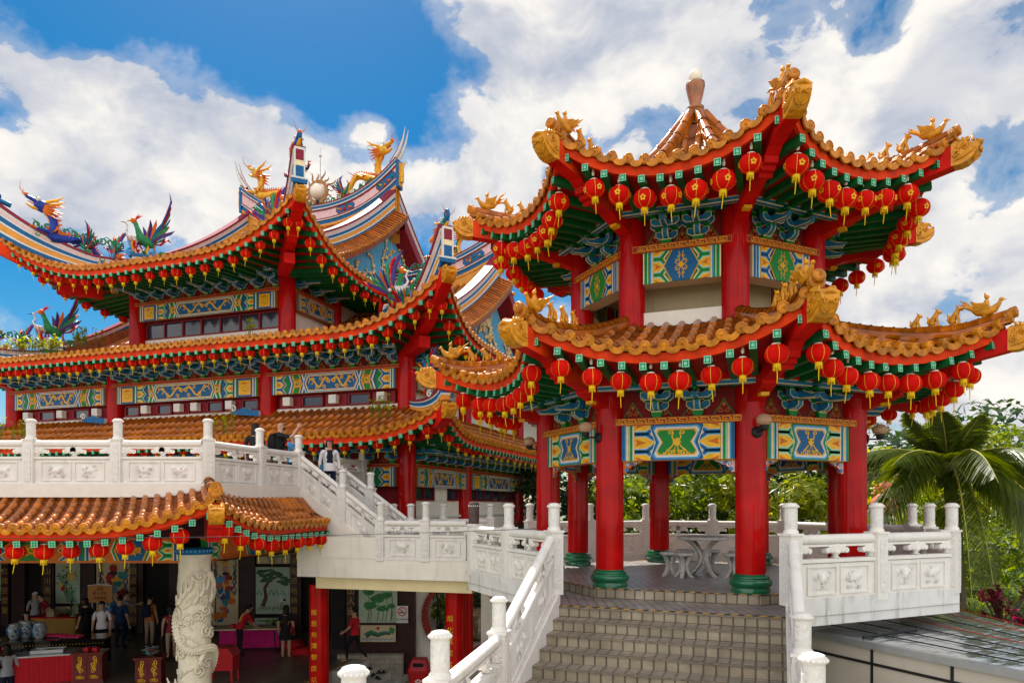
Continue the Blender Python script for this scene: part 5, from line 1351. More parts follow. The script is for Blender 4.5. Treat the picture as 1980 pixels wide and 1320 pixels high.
hip_dress(R_TOW, F, 1, 2.9, .72, 'blue', dsc=.8); hip_dress(R_TOW, F, -1, 2.9, .72, 'blue', dsc=1.25, tipboard=False)
for sg in (1, -1): corner(R_TOW, S_TOW['back'], sg, 2.4, 0)
# wing ridges and gables of the middle roof
F2 = S_MID['front']
for sg in (1, -1):
    x0 = (3.0, 8.05)
    pts = []; hs = []; n = 20
    for i in range(n+1):
        x = x0[0]+(x0[1]-x0[0])*i/n; u = i/n; pts.append(F2.O+F2.e*(sg*x)+EZ*(9.62+1.05*u**2.4)); hs.append(.85*(1+.2*u**3))
    mb = MB(); sweep_wall(mb, pts, hs, .28, MAIN_BANDS)
    for s in (1, -1): mb.grid([[p+F2.n*(s*.11), V((p.x, p.y, 8.9))+F2.n*(s*.11)] for p in pts], 'stripe_orange', False)
    for s in (1, -1):
        for f in (4, 9, 14):
            p, q = pts[f], pts[f+4]; ex = (q-p); L = ex.length*.9; ex.normalize(); up = F2.n.cross(ex); up = up if up.z > 0 else -up; O = p.lerp(q, .5)+EZ*(hs[f]*.535)+F2.n*(s*.14); k = .14
            mb.poly([O+F2.n*(s*.004)+ex*x+up*z for x, z in ((-L*.5, 0), (-L*.42, k), (L*.42, k), (L*.5, 0), (L*.42, -k), (-L*.42, -k))], 'paint_blue')
            rnd = random.Random(f)
            for _ in range(10): mb.ball(O+F2.n*(s*.01)+ex*(rnd.uniform(-.38, .38)*L)+up*(rnd.uniform(-.6, .6)*k), rnd.uniform(.03, .06), rnd.choice(['dragon_green', 'paint_orange', 'red_paint', 'paint_yellow']), 6, 4)
    scroll_band(mb, pts[2]+EZ*.85, (pts[9]-pts[2]).normalized(), 2.2, .30, 4)
    e_ = pts[-1]+EZ*hs[-1]
    for s in (-1, 1): mb.tube([e_-F2.e*(sg*.25)-EZ*.15+F2.n*(s*.12), e_+F2.e*(sg*.1)+EZ*.25+F2.n*(s*.12), e_+F2.e*(sg*.3)+EZ*.9+F2.n*(s*.12)], [.08, .06, .005], 6, 'paint_white')
    wr = mb.build('wing_ridge', R_MID, TEM); d = F2.e*sg; rz = atan2(d.y, d.x); place('dragon_figure', DG['green'], wr, pts[12]+EZ*(hs[12]), rz, (.85, .85, 1.0), org=TO).rotation_euler = (0, -.2, rz)
    mb, _ = desc_ridge(R_MID, F2, sg*7.95, .12, 5.6, .80, .5); mb.build('descending_ridge', R_MID, TEM)
    mb = MB(); verge(mb, F2, sg*8.0, sg, .1, 6.8); mb.build('gable_verge', R_MID, TEM)
    gable(R_MID, F2, sg*7.82, sg, 7.0, 6.2, 9+sg)
    B2 = S_MID['back']; g = []
    for i in range(15):
        b = .05+6.5*i/14; p = B2.P(-sg*7.8, b); g.append([p, p-B2.e*(sg*.62)-EZ*.25, p-B2.e*(sg*.62)-EZ*.7, p-EZ*.9])
    mb = MB(); mb.grid(g, 'red_dark', False)
    b_ = [p+EZ*.05 for p in [B2.P(-sg*7.8, .05+6.5*i/14)-B2.e*(sg*.62) for i in range(15)]]
    for p in b_: mb.ball(p-EZ*.22, .09, 'tile_cap', 7, 5)
    mb.build('barge_board', R_MID, TEM)
hip_dress(R_MID, F2, 1, 3.0, .66, 'green', dsc=.78); hip_dress(R_MID, F2, -1, 3.0, .66, 'green', dsc=.8)
corner(R_LOW, S_LOW['front'], 1, 2.3, 0); corner(R_LOW, S_LOW['front'], -1, 2.3, 0)
pts = S_LOW['front'].hip(1, 10); mb = MB(); sweep_wall(mb, pts[:9], [.42-.02*i for i in range(9)], .2, [(0, .3, 'stripe_orange', 0), (.3, .4, 'paint_white', .02), (.4, .7, 'paint_blue', 0), (.7, .8, 'paint_white', .02), (.8, 1, 'paint_maroon', .04)]); mb.build('hip_ridge', R_LOW, TEM)
d = (S_LOW['front'].n+S_LOW['front'].e).normalized(); place('phoenix_figure', ME_PHX, R_LOW, pts[2]+EZ*.3, atan2(d.y, d.x)+.5, (1.05,)*3, org=TO)

# ---- walls, columns, painted beams
def long_panel(w, h, d, alt):
    """long painted beam: end medallions, chevrons, a central field with dragons"""
    mb = MB(); mb.box((0, 0, 0), (w, d, h), 'key_orange'); y = d/2; s = 1
    a, b = ('paint_green', 'paint_blue') if alt else ('paint_blue', 'paint_green')
    flat(mb, [(-w/2, -h/2), (w/2, -h/2), (w/2, h/2), (-w/2, h/2)], y, s, 1, b)
    x = stripes(mb, w/2, h, y, s, [(a, .05), ('paint_white', .03), (b, .05), ('paint_white', .03), ('paint_yellow', .02)])
    if w > 4.4:
        for u in (1, -1):
            cx = u*(x-h*.5); flat(mb, [(cx-h*.46, -h*.46), (cx+h*.46, -h*.46), (cx+h*.46, h*.46), (cx-h*.46, h*.46)], y, s, 2, b); flat(mb, [(cx-h*.40, -h*.40), (cx+h*.40, -h*.40), (cx+h*.40, h*.40), (cx-h*.40, h*.40)], y, s, 3, 'gold'); flower_curl(mb, cx, y, s, h*.36, 4)
            for k, m in enumerate((a, 'paint_white', b)): flat(mb, [(u*(x-h-.05*k), -h/2+.003), (u*(x-h-.05*k), h/2-.003), (u*(x-h-.05*k-.045), h/2-.003), (u*(x-h-.05*k-.045), -h/2+.003)], y, s, 3, m)
        x = x-h-.16
    cw = w*.20
    side_hexes(mb, w/2, x, x-.36, h, y, s, a, 'paint_white')
    # chevrons either side of the central field
    for u in (1, -1):
        for k, m in enumerate((a, 'paint_white', a, 'paint_yellow', b)):
            o = .05*k; x1, x2 = x-.38-o, cw+.10+o
            if x1-x2 < .1: continue
            flat(mb, [(u*x1, -h/2+.003), (u*(x1-.10), 0), (u*x1, h/2-.003), (u*(x2), h/2-.003), (u*(x2-.10), 0), (u*x2, -h/2+.003)], y, s, 5+k*.6, m)
        cx = u*((x-.38+cw+.10)/2-.05); flower_curl(mb, cx, y, s, h*.34, 9)
    for k, (dd, m) in enumerate(((.14, 'paint_white'), (.11, a), (.07, 'paint_white'), (.045, 'paint_yellow'), (.02, b if alt else a))):
        t = h/2-.004-(0.02*k); flat(mb, [(-cw-dd, 0), (-cw-dd+.10, t), (cw+dd-.10, t), (cw+dd, 0), (cw+dd-.10, -t), (-cw-dd+.10, -t)], y, s, 10+k*.6, m)
    for u in (1, -1):
        O = V((0, s*(y+.036), 0)); ex = V((1, 0, 0)); en = V((0, s, 0))
        pts = [(u*(.10+(cw-.16)*t), h*.24*sin(t*9+.5)) for t in [i/20 for i in range(21)]]
        rib(mb, O, ex, EZ, en, pts, lambda t: h*.14*(1-.7*t), 'gold')
        for k in range(5):
            q = pts[2+k*4]; rib(mb, O, ex, EZ, en, [(q[0], q[1]), (q[0]+u*.05, q[1]+h*.16*(-1)**k), (q[0]+u*.10, q[1]+h*.18*(-1)**k)], h*.05, 'gold', .001)
        rib(mb, O, ex, EZ, en, spiral(u*.09, h*.05, h*.14, .01, 0, 1.2, 10), h*.07, 'gold', .001)
        for k in range(4): rib(mb, O, ex, EZ, en, spiral(u*(.22+(cw-.3)*k/4), h*(.22 if k % 2 else -.24), h*.13, .01, k, 1.2, 9), h*.055, 'gold', .0015)
    return mb
def flower_curl(mb, cx, y, s, r, lay):
    O = V((cx, s*(y+.0025*lay), 0)); ex = V((1, 0, 0)); en = V((0, s, 0))
    rib(mb, O, ex, EZ, en, spiral(0, 0, r*.8, r*.15, .6, 1.4, 18), r*.26, 'paint_orange', .0); rib(mb, O, ex, EZ, en, spiral(0, .02, r*.62, r*.1, 2.4, 1.3, 16), r*.22, 'gold', .003)
    for k in range(4): a = k*pi/2+.5; rib(mb, O, ex, EZ, en, [(r*.5*cos(a), r*.5*sin(a)), (r*.95*cos(a+.3), r*.95*sin(a+.3))], r*.16, 'gold', .004)
def wbox(mb, s0, t0, s1, t1, z0, z1, m):
    """upright wall slab between two plan points (10 cm deep, outward face on the line)"""
    a, b = T(s0, t0), T(s1, t1); d = (b-a); L = d.length; d.normalize(); n = V((-d.y, d.x, 0)); mb.box((a+b)/2+n*.0+EZ*(z0+z1)/2, (L, .10, z1-z0), m, (d, n, EZ))
def bay(s0, t0, s1, t1, zk, ph, bh, proj, alt, nb, win=None, inset=.30, wz=None, side=False, board=True):
    """one bay of a storey: key bar, painted beam, bracket sets; zk = top of the key bar"""
    a, b = T(s0, t0), T(s1, t1); d = b-a; L = d.length; d.normalize(); n = V((-d.y, d.x, 0)); c = (a+b)/2
    if n.dot(V((0, -1, 0))) < 0: n = -n
    if side: n = -TD1 if not side == 'far' else TD1
    rz = atan2(n.y, n.x)-pi/2; w = L-.54
    me = long_panel(w, ph, .16, alt).mesh('beam_panel'); place('beam_panel', me, TEM, c+n*.12+EZ*(zk-.10-ph/2), rz, org=TO)
    mb = MB(); mb.box(c+n*.14+EZ*(zk-.05), (w+.3, .26, .095), 'key_orange', (d, n, EZ)); mb.box(c+n*.274+EZ*(zk-.05), (w+.28, .008, .05), 'key_red', (d, n, EZ)); mb.build('key_bar', TEM)
    if board: place('bracket_board', back_board(L-.1, bh+.2).mesh('bracket_board'), TEM, c+n*.05+EZ*(zk+.002), rz, org=TO)
    for j in range(nb): place('bracket_set', bset(proj, bh), TEM, c+d*(L*((j+.5)/nb-.5))+n*.06+EZ*(zk+.004), rz, org=TO)
    mb = MB(); mb.box(c+n*(proj+.08)+EZ*(zk+bh+.04), (L+.1, .12, .09), 'bracket_blue', (d, n, EZ), 'edge_cream', .016); mb.box(c+n*(proj*.5)+EZ*(zk+bh+.09), (L, proj+.2, .012), 'bracket_blue', (d, n, EZ)); mb.box(c+n*(proj+.1)+EZ*(zk+bh+.16), (L+.1, .16, .13), 'red_paint', (d, n, EZ)); mb.build('eave_plank', TEM)
_bs = {}
def bset(p, h):
    if (p, h) not in _bs: _bs[(p, h)] = bracket_set(1, p, h).mesh('bracket_set')
    return _bs[(p, h)]
def tcol(s, t, z0, z1, r=.26, name='column', foot=False): return column(TEM, TEM, T(s, t), z0, z1, r, foot, name)
BAYS = [(0, 4.72), (4.72, 10.87), (10.87, 15.6)]; SIDE = [(0, 4.2), (4.2, 10.0), (10.0, 14.18)]
# tower storey
for s, t in ((4.72, .9), (10.87, .9), (4.72, 3.53), (10.87, 3.53), (4.72, 10.6), (4.72, 13.2)): tcol(s, t, 6.0, 8.95, .27, 'tower_column')
bay(4.72, .9, 10.87, .9, 8.19, .52, .34, .75, True, 9)
bay(4.72, .9, 4.72, 3.53, 8.19, .52, .34, .75, False, 3, side=True)
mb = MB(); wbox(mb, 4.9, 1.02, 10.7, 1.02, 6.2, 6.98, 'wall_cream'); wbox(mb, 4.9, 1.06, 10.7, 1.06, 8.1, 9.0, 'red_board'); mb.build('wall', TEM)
mb = MB(); wbox(mb, 4.84, 1.1, 4.84, 13.2, 6.0, 9.0, 'wall_cream'); mb.build('wall', TEM)
mb = MB(); wbox(mb, 10.75, 1.1, 10.75, 13.2, 6.0, 9.0, 'wall_cream'); mb.build('wall', TEM)
def window(s0, t0, s1, t1, z0, z1, n, m='glass_dark', fr='red_dark', offn=.0):
    a, b = T(s0, t0), T(s1, t1); d = b-a; L = d.length; d.normalize(); nn = V((-d.y, d.x, 0))
    if nn.dot(V((1, -1, 0))) < 0: nn = -nn
    c = (a+b)/2+nn*offn; mb = MB()
    mb.box(c+EZ*(z1-.025), (L, .09, .05), fr, (d, nn, EZ)); mb.box(c+EZ*(z0+.025), (L, .09, .05), fr, (d, nn, EZ))
    for i in range(n+1): mb.box(c+d*(L*(i/n-.5))+EZ*(z0+z1)/2, (.06, .085, z1-z0-.1), fr, (d, nn, EZ))
    w = mb.build('window', TEM); mb = MB(); mb.box(c-nn*.02+EZ*(z0+z1)/2, (L-.02, .02, z1-z0-.06), m, (d, nn, EZ)); mb.build('pane', w, TEM)
window(5.05, 1.0, 10.55, 1.0, 6.98, 7.56, 7)
# middle storey
for s in (0, 4.72, 10.87, 15.6): tcol(s, 0, 3.75, 6.05, .26, 'middle_column')
for t in (4.2, 10.0, 14.18): tcol(0, t, 3.75, 6.05, .26, 'middle_column')
for i, (a, b) in enumerate(BAYS): bay(a, 0, b, 0, 5.28, .56, .34, .75, i == 1, 7 if i != 1 else 9)
for i, (a, b) in enumerate(SIDE[:2]): bay(0, a, 0, b, 5.28, .56, .34, .75, i == 1, 6, side=True)
mb = MB(); wbox(mb, 0, .12, 15.6, .12, 3.6, 4.22, 'wall_cream'); wbox(mb, 0, .16, 15.6, .16, 5.1, 6.3, 'red_board'); wbox(mb, 0, .2, 15.6, .2, 4.2, 5.2, 'red_dark'); mb.build('wall', TEM)
mb = MB(); wbox(mb, .14, .1, .14, 14.1, 3.6, 6.2, 'wall_cream'); mb.build('wall', TEM)
def ac(s, t, z, n):
    d = TD1 if n is not None else TD2; mb = MB(); nn = -TD2
    c = T(s, t, z)+nn*.12; mb.box(c, (.25, .18, .25), 'wall_cream', (TD1, nn, EZ))
    for k in range(4): mb.box(c+nn*.093+EZ*(-.085+.055*k), (.22, .012, .018), 'metal_grey', (TD1, nn, EZ))
    mb.build('air_vent', TEM)
for (a, b), lay in zip(BAYS, ('vwvwv', 'wvwvvwvw', 'vwvwv')):
    a2, b2 = a+.36, b-.36; w = (b2-a2)/len(lay)
    for k, ch in enumerate(lay[::-1]):
        x0, x1 = a2+w*k, a2+w*(k+1)
        if ch == 'w': window(x0+.05, .04, x1-.05, .04, 4.22, 4.58, 1)
        else:
            mb = MB(); a_, b_ = T(x0+.03, .07), T(x1-.03, .07); d = (b_-a_).normalized(); mb.box((a_+b_)/2+EZ*4.40, ((b_-a_).length, .06, .36), 'red_dark', (d, -TD2, EZ)); mb.build('shutter', TEM); ac((x0+x1)/2, .04, 4.41, 1)
# blue scroll ends on the skirt roof hips of the middle storey
for s in (4.72, 10.87, 15.6):
    mb = MB(); c = T(s+.1, -.35, 3.98); pts = [(x, .02+.10*sin(x*4)+.05*x) for x in [i/10*1.0 for i in range(11)]]
    mb.prism([(0, 0), (1.0, .1), (1.02, .28), (.75, .22), (.55, .30), (.3, .20), (0, .18)], c, TD1, EZ, -TD2, .18, 'paint_blue', 'paint_white'); mb.tube([c-TD2*.01+TD1*(.92+a)+EZ*(.26+b) for a, b in spiral(0, 0, .12, .03, 0, 1.2, 10)], .03, 5, 'paint_white'); mb.build('blue_scroll', R_LOW, TEM)
# lower storey
for s in (0, 4.72, 10.87, 15.6): tcol(s, 0, 0 if s == 0 else 1.6, 3.6, .26, 'lower_column')
for t in (4.2, 10.0, 14.18): tcol(0, t, 0, 3.6, .26, 'lower_column')
for i, (a, b) in enumerate(SIDE): bay(0, a, 0, b, 2.47, .55, .50, .75, i == 1, 6 if i != 1 else 8, side=True)
for i, (a, b) in enumerate(BAYS): bay(a, 0, b, 0, 2.47, .55, .50, .75, i == 1, 6 if i != 1 else 8)
mb = MB(); wbox(mb, .14, 0, .14, 14.1, -.3, 1.42, 'wall_cream'); wbox(mb, .18, 0, .18, 14.1, 1.8, 3.7, 'red_board'); wbox(mb, .05, .2, .05, 14.0, .9, .97, 'paint_white'); mb.build('wall', TEM)
mb = MB(); wbox(mb, 0, .14, 15.6, .14, 0, 3.7, 'red_dark'); mb.build('wall', TEM)
window(.08, 4.6, .08, 9.7, 1.42, 1.85, 6); window(.08, .5, .08, 1.9, 1.42, 1.85, 2); window(.08, 2.9, .08, 3.8, 1.42, 1.85, 1)
mb = MB(); wbox(mb, .08, 1.95, .08, 2.85, 1.42, 1.85, 'wall_cream'); mb.build('wall', TEM)
# lanterns along the temple eaves
G3 = 'lanterns under the temple eaves'
lantern_row(S_TOW['front'], 5.05, -5.2, .50, .17, .28, "tower's front eave", G3)
lantern_row(S_TOW['near'], -8.6, -1.0, .62, .17, .28, "tower's side eave", G3)
lantern_row(S_TOW['far'], 8.0, 5.0, .75, .17, .28, "tower's far side eave", G3)
lantern_row(S_MID['front'], 9.4, -7.0, .43, .15, .28, "middle roof's front eave", G3)
lantern_row(S_MID['near'], -8.7, -3.5, .62, .15, .28, "middle roof's side eave", G3)
lantern_row(S_LOW['front'], 9.3, -1.0, .50, .17, .28, "skirt roof's front eave", G3)
lantern_row(S_LOW['near'], -8.7, 6.0, .62, .17, .28, "skirt roof's side eave", G3, palef=lambda j: 5 < j < 15)
# ------------------------------------------------------------------ terrace, stair to the landing, hall below
def PX(px, y): return (px-990)/1355.7*y
TE = V((.258, .966, 0)); TX = V((.966, -.258, 0))
tpts = [(-14.6, 13.7), (-12.86, 13.7), (-11.13, 13.7), (-9.40, 13.7), (-7.70, 13.7), (-5.94, 13.7), (-5.54, 15.4), (-5.13, 16.85)]
TER = thing('terrace', 'broad white terrace slab in front of the main temple above the open hall', 'terrace', (-9, 15, 1.5))
mb = MB()
top = [V((x, y, 1.62)) for x, y in [(-22, 13.62)]+[(-5.90, 13.62), (-5.04, 16.9), (-4.72, 18.3), (-3.6, 21.6), (-22, 27)]]; bot = [V((p.x, p.y, 1.46)) for p in top]
mb.poly(top, 'concrete'); mb.poly(bot[::-1], 'terrace_stone')
for i in range(len(top)): j = (i+1) % len(top); mb.poly([bot[i], bot[j], top[j], top[i]], 'terrace_stone')
mb.build('slab', TER)
mb = MB()
for a, b in (((-22, 13.6), (-5.86, 13.6)), ((-5.86, 13.6), (-5.02, 16.87))):
    A, B = V((*a, 0)), V((*b, 0)); d = (B-A).normalized(); n = V((d.y, -d.x, 0)); mb.box((A+B)/2-n*.1+EZ*1.585, ((B-A).length, .22, .27), 'terrace_stone', (d, n, EZ))
mb.build('apron', TER)
balustrade('terrace_balustrade', 'white carved balustrade along the terrace edge above the hall roof', tpts, 1.65)
# stair from the terrace to the landing
A0 = V((-5.13, 16.85, 0)); A1 = A0+TX*2.27; mid = A0.lerp(A1, .52)
balustrade('stair_balustrade', 'near-side balustrade of the stair dropping from the terrace to the walkway', [(A0.x, A0.y), (mid.x, mid.y), (A1.x, A1.y)], [1.65, .80, 0], pskip=(0,), reliefs=2)
F0 = A0+TE*1.42; F1 = F0+TX*2.3; fm = F0.lerp(F1, .52)
balustrade('stair_balustrade', 'far-side balustrade of the stair dropping from the terrace to the walkway', [(F0.x, F0.y), (fm.x, fm.y), (F1.x, F1.y)], [1.65, .80, 0], reliefs=2)
balustrade('terrace_balustrade', 'white balustrade on the terrace beyond the stair head, before the temple', [(F0.x, F0.y), (F0.x+.5, F0.y+1.7), (F0.x+1.0, F0.y+3.4)], 1.65, pskip=(0,))
STW = thing('terrace_stair', 'short white stair descending from the terrace to the walkway', 'stairs', (A0.x, A0.y, 0))
mb = MB()
for k in range(11):
    p = A0+TX*(2.25*(k+.5)/11)+TE*.71; z = 1.60-1.60*(k+1)/11; mb.box(p+EZ*(z/2-.15), (2.25/11+.005, 1.3, z+.30), 'concrete', (TX, TE, EZ))
mb.build('flight', STW)
mb = MB()
for o in (0, 1.42):
    q = [(-.05, 1.78), (2.32, .10), (2.32, -.30), (1.2, -.30), (-.05, 1.25)]; mb.prism(q, A0+TE*(o-.11), TX, EZ, -TE, .22, 'terrace_stone')
mb.build('string_wall', STW)
# landing / walkway at pavilion level
LAN_ = thing('walkway', 'stained white concrete walkway bridging from the terrace stair to the pavilion', 'bridge', (-3, 16, 0))
B0 = V((-5.02, 16.40, 0)); 
def BP(r, o=0): return B0+TX*r+TE*o
mb = MB(); q = [BP(0), BP(4.25), V((-.95, 13.4, 0)), V((.30, 16.4, 0)), BP(4.6, 3.2), BP(0.2, 3.2)]
q = [BP(0, .12), BP(4.2, .12), V((-.9, 13.6, 0)), V((.4, 16.6, 0)), V((-.6, 19.6, 0)), BP(.1, 3.2)]
mb.poly([p+EZ*-.02 for p in q], 'floor_tile'); mb.poly([p+EZ*-.36 for p in q][::-1], 'wall_beige'); mb.build('deck', LAN_)
mb = MB(); c = BP(2.12, .06); mb.box(c+EZ*-.145, (4.24, .14, .45), 'stained_cream', (TX, TE, EZ)); c = BP(1.0, .06); mb.box(c+EZ*.32, (2.0, .16, .48), 'stained_cream', (TX, TE, EZ)); mb.box(BP(.07, 1.6)+EZ*.10, (.14, 3.0, .94), 'stained_cream', (TX, TE, EZ)); mb.build('apron', LAN_)
mb = MB(); mb.box(BP(2.32, .55)+EZ*-.51, (3.85, .8, .28), 'wall_beam', (TX, TE, EZ)); mb.build('edge_beam', LAN_)
bp = [BP(2.1, .06), BP(3.2, .06), BP(4.25, .06)]
balustrade('balustrade', 'white balustrade of carved panels along the walkway front above the moon gate', [(p.x, p.y) for p in bp], .04, reliefs=2, pskip=(2,))
balustrade('balustrade', 'white balustrade on the far side of the walkway beside the temple wall', [(-.62, 19.6), (-1.9, 19.3), (-3.2, 19.0), (-3.5, 18.3)], .0)
# white-painted block wall under the octagon on this side
# ---- skirt roof over the hall front
HALL = thing('open_hall', 'open-fronted hall with carved dragon pillar, painted wall panels and tiled skirt roof under the terrace', 'hall', (-9, 20, -3.43))
HO = ORG[HALL.name]
class RowSlope:
    """a slope given by its top edge and eave edge (two plan points each) with a lift towards one corner"""
    k = None
    def __init__(s, t0, t1, e0, e1, zt, ze, lift, w, sag=.12, pw=2.4, corner_at=1, bow=.0):
        s.t0, s.t1, s.e0, s.e1 = [V((*p, 0)) for p in (t0, t1, e0, e1)]; s.zt, s.ze, s.lift, s.w, s.sag, s.pw, s.ca, s.bow = zt, ze, lift, w, sag, pw, corner_at, bow
        s.e = (s.e1-s.e0).normalized(); s.A = (s.e1-s.e0).length/2; n = V((s.e.y, -s.e.x, 0)); s.n = n if n.dot(s.e0-s.t0) > 0 else -n; s.k = None
    def f(s, a): return (a+s.A)/(2*s.A)
    def P3(s, f, v, dz=0):
        e = s.e0.lerp(s.e1, f); t = s.t0.lerp(s.t1, f); d = (1-f if s.ca else f)*2*s.A
        c = max(0, 1-d/s.w)**s.pw
        z = s.ze+(s.zt-s.ze)*v-s.sag*4*v*(1-v)+s.lift*c*(1-v*.55)
        p = e.lerp(t, v)-s.n*(s.bow*(1-c)*(1-v)); return V((p.x, p.y, z+dz))
    def row(s, a, seg=.34): 
        f = s.f(a); L = (s.e0.lerp(s.e1, f)-s.t0.lerp(s.t1, f)).length; n = max(1, int(L/seg)); return [s.P3(f, i/n) for i in range(n+1)]
    def eave_b(s, a): return 0
    def P(s, a, b, dz=0): return s.P3(s.f(a), -b, dz)           # b: 0 at the eave, -1 at the top
HF = RowSlope((-22.0, 13.72), (-5.94, 13.72), (-22.0, 11.85), (-4.97, 11.75), 1.44, .90, .52, 2.6, .10, 2.2, 1, .06)
HN = RowSlope((-5.94, 13.72), (-5.0, 16.7), (-4.97, 11.75), (-4.22, 16.4), 1.44, .90, .52, 2.4, .10, 2.2, 0, .06)
hroof = None
for S, (a0, a1) in ((HF, (-3.0, None)), (HN, (None, None))):
    mb = MB(); lo = -S.A if a0 is None else a0
    if S is HF: lo = S.A-11.0
    eave_strip(mb, S, .15, 'red_fascia', .05, .07, 40, .06, lo, S.A)
    o = mb.build('skirt_roof' if hroof is None else 'fascia', hroof or HALL, HALL); hroof = hroof or o
    mb = MB(); tile_slope(mb, S, .24, .068, lo+.12, S.A-.10, seg=.3); mb.build('tile_slope', hroof, HALL)
    mb = MB(); g = []
    for i in range(31):
        a = lo+(S.A-lo)*i/30; g.append([S.P(a, -j/4, -.20) for j in range(5)])
    mb.grid(g, 'red_soffit', False)
    k = int((S.A-lo)/.29)
    for i in range(k):
        a = lo+.15+(S.A-lo-.25)*i/(k-1); p, q = S.P(a, .01, -.26), S.P(a, -.5, -.26); x, y, z = frame(q, p); mb.box((p+q)/2, ((p-q).length, .10, .11), 'rafter_green', (x, y, z), skip='4'); c = p+x*.004
        mb.poly([c+y*(sy*.05)+z*(sz*.055) for sy, sz in ((-1, -1), (1, -1), (1, 1), (-1, 1))], 'rafter_end')
        for t in (-.2, .2):
            mb.poly([c+x*.002+y*(.1*t-.006)+z*-.045, c+x*.002+y*(.1*t+.006)+z*-.045, c+x*.002+y*(.1*t+.006)+z*.045, c+x*.002+y*(.1*t-.006)+z*.045], 'paint_green'); mb.poly([c+x*.003+y*-.04+z*(.11*t-.006), c+x*.003+y*.04+z*(.11*t-.006), c+x*.003+y*.04+z*(.11*t+.006), c+x*.003+y*-.04+z*(.11*t+.006)], 'paint_green')
    mb.build('soffit', hroof, HALL)
# hip with ridge roll, corner beam and head
hp = [HF.P3(1.0, v/8) for v in range(9)]; cd = V((hp[0].x-hp[-1].x, hp[0].y-hp[-1].y, 0)).normalized(); ey = V((-cd.y, cd.x, 0))
mb = MB(); hip_ridge(mb, hp, .16, .12); q = [p+EZ*.13 for p in hp[:6]]; hip_ridge(mb, q, .13, .05); mb.build('hip_ridge', hroof, HALL)
mb = MB(); t = hp[0]; mb.prism([(.10, -.14), (.10, -.50), (-.15, -.52), (-.17, -.60), (-.30, -.60), (-.32, -.68), (-.45, -.68), (-.47, -.76), (-1.4, -.70), (-1.4, -.2)], V((t.x, t.y, t.z))+ey*.11, cd, EZ, ey, .22, 'red_fascia', 'red_paint'); cb = mb.build('corner_beam', hroof, HALL)
place('beast_head', ME_HEAD, cb, t+cd*.08-EZ*.30, atan2(cd.y, cd.x), (.8, 1, .9), org=HO)
mb = MB(); c = (HF.t0+HF.t1)/2; mb.box(V((-13.9, 13.70, 1.42)), (16.0, .10, .12), 'tile_gap'); mb.box(V((-5.5, 15.2, 1.42)), (.10, 3.1, .12), 'tile_gap', (TX, TE, EZ)); mb.build('ridge_cap', hroof, HALL)
# painted frieze beams
def frieze(L, h, seed):
    mb = MB(); mb.box((0, 0, 0), (L, .12, h), 'paint_green'); y = .06; s = 1; u = 1.7; n = max(1, int(L/u)); w = L/n
    for i in range(n):
        cx = -L/2+w*(i+.5); a, b = ('paint_blue', 'paint_green') if i % 2 else ('paint_green', 'paint_blue')
        m2 = MB(); flat(m2, [(-w/2, -h/2), (w/2, -h/2), (w/2, h/2), (-w/2, h/2)], y, 1, 1, 'paint_orange'); x = stripes(m2, w/2, h, y, 1, [(a, .06), ('paint_white', .025), (b, .05), ('paint_white', .02), ('paint_yellow', .02)]); side_hexes(m2, w/2, x, x-.30, h, y, 1, a, 'paint_cream')
        for k, (dd, m) in enumerate(((.1, 'paint_white'), (.07, a), (.03, 'paint_yellow'), (0, b))): flat(m2, [(-.3-dd, 0), (-.22-dd, h/2-.005), (.22+dd, h/2-.005), (.3+dd, 0), (.22+dd, -h/2+.005), (-.22-dd, -h/2+.005)], y, 1, 8+k, m)
        flower_curl(m2, 0, y, 1, h*.36, 13); flower_curl(m2, -.14, y, 1, h*.22, 13); flower_curl(m2, .14, y, 1, h*.22, 13)
        mb.add(m2, Matrix.Translation((cx, 0, 0)))
    mb.box((0, .0, h/2+.02), (L, .16, .04), 'paint_orange'); mb.box((0, 0, -h/2-.02), (L, .16, .04), 'key_orange')
    return mb
o = place('painted_frieze', frieze(9.6, .40, 1).mesh('painted_frieze'), HALL, V((-11.2, 13.62, .42)), pi, org=HO)
o = place('painted_frieze', frieze(3.2, .40, 2).mesh('painted_frieze'), HALL, V((-5.62, 15.25, .42)), atan2(TX.y, TX.x)-pi/2, org=HO)
for j in range(14):
    a = HF.A-.62-.47*j; p = HF.P(a, -.10); hang(LAN_S, (p.x, p.y, p.z-.19), f'red lantern, {ordinal(j)} from the corner beam under the hall skirt roof front', 'lanterns under the hall skirt roof', 1.04)
for j in range(8):
    a = -HN.A+.34+.58*j; p = HN.P(a, -.10); hang(LAN_S, (p.x, p.y, p.z-.19), f'red lantern, {ordinal(j)} from the corner beam along the hall roof return to the walkway', 'lanterns under the hall skirt roof', 1.02)
# floor, ceiling, walls
zf = -3.43
mb = MB(); fl = [V((-24, 16, zf)), V((-6.4, 16, zf)), V((-5.49, 18.6, zf)), V((-4.56, 22.6, zf)), V((-3.0, 26.5, zf)), V((-24, 28, zf))]; mb.poly(fl, 'hall_floor')
for i in range(5): mb.poly([fl[i], fl[i+1], fl[i+1]-EZ*.8, fl[i]-EZ*.8], 'concrete')
mb.build('floor', HALL)
mb = MB(); a, b = fl[2], fl[3]; d = (b-a).normalized(); mb.box(a.lerp(b, .5)+EZ*.004-V((.06, 0, 0)), ((b-a).length, .09, .008), 'hazard_tape', (d, V((-d.y, d.x, 0)), EZ)); mb.build('edge_tape', HALL)
mb = MB()
for k in range(4):
    z = zf-.19*k; c = V((-4.65+.34*k, 21.2, 0)); mb.box(c+EZ*((z-4.2)/2), (.34, 2.6, z+4.2), 'concrete', (TX, TE, EZ))
mb.build('side_step', HALL)
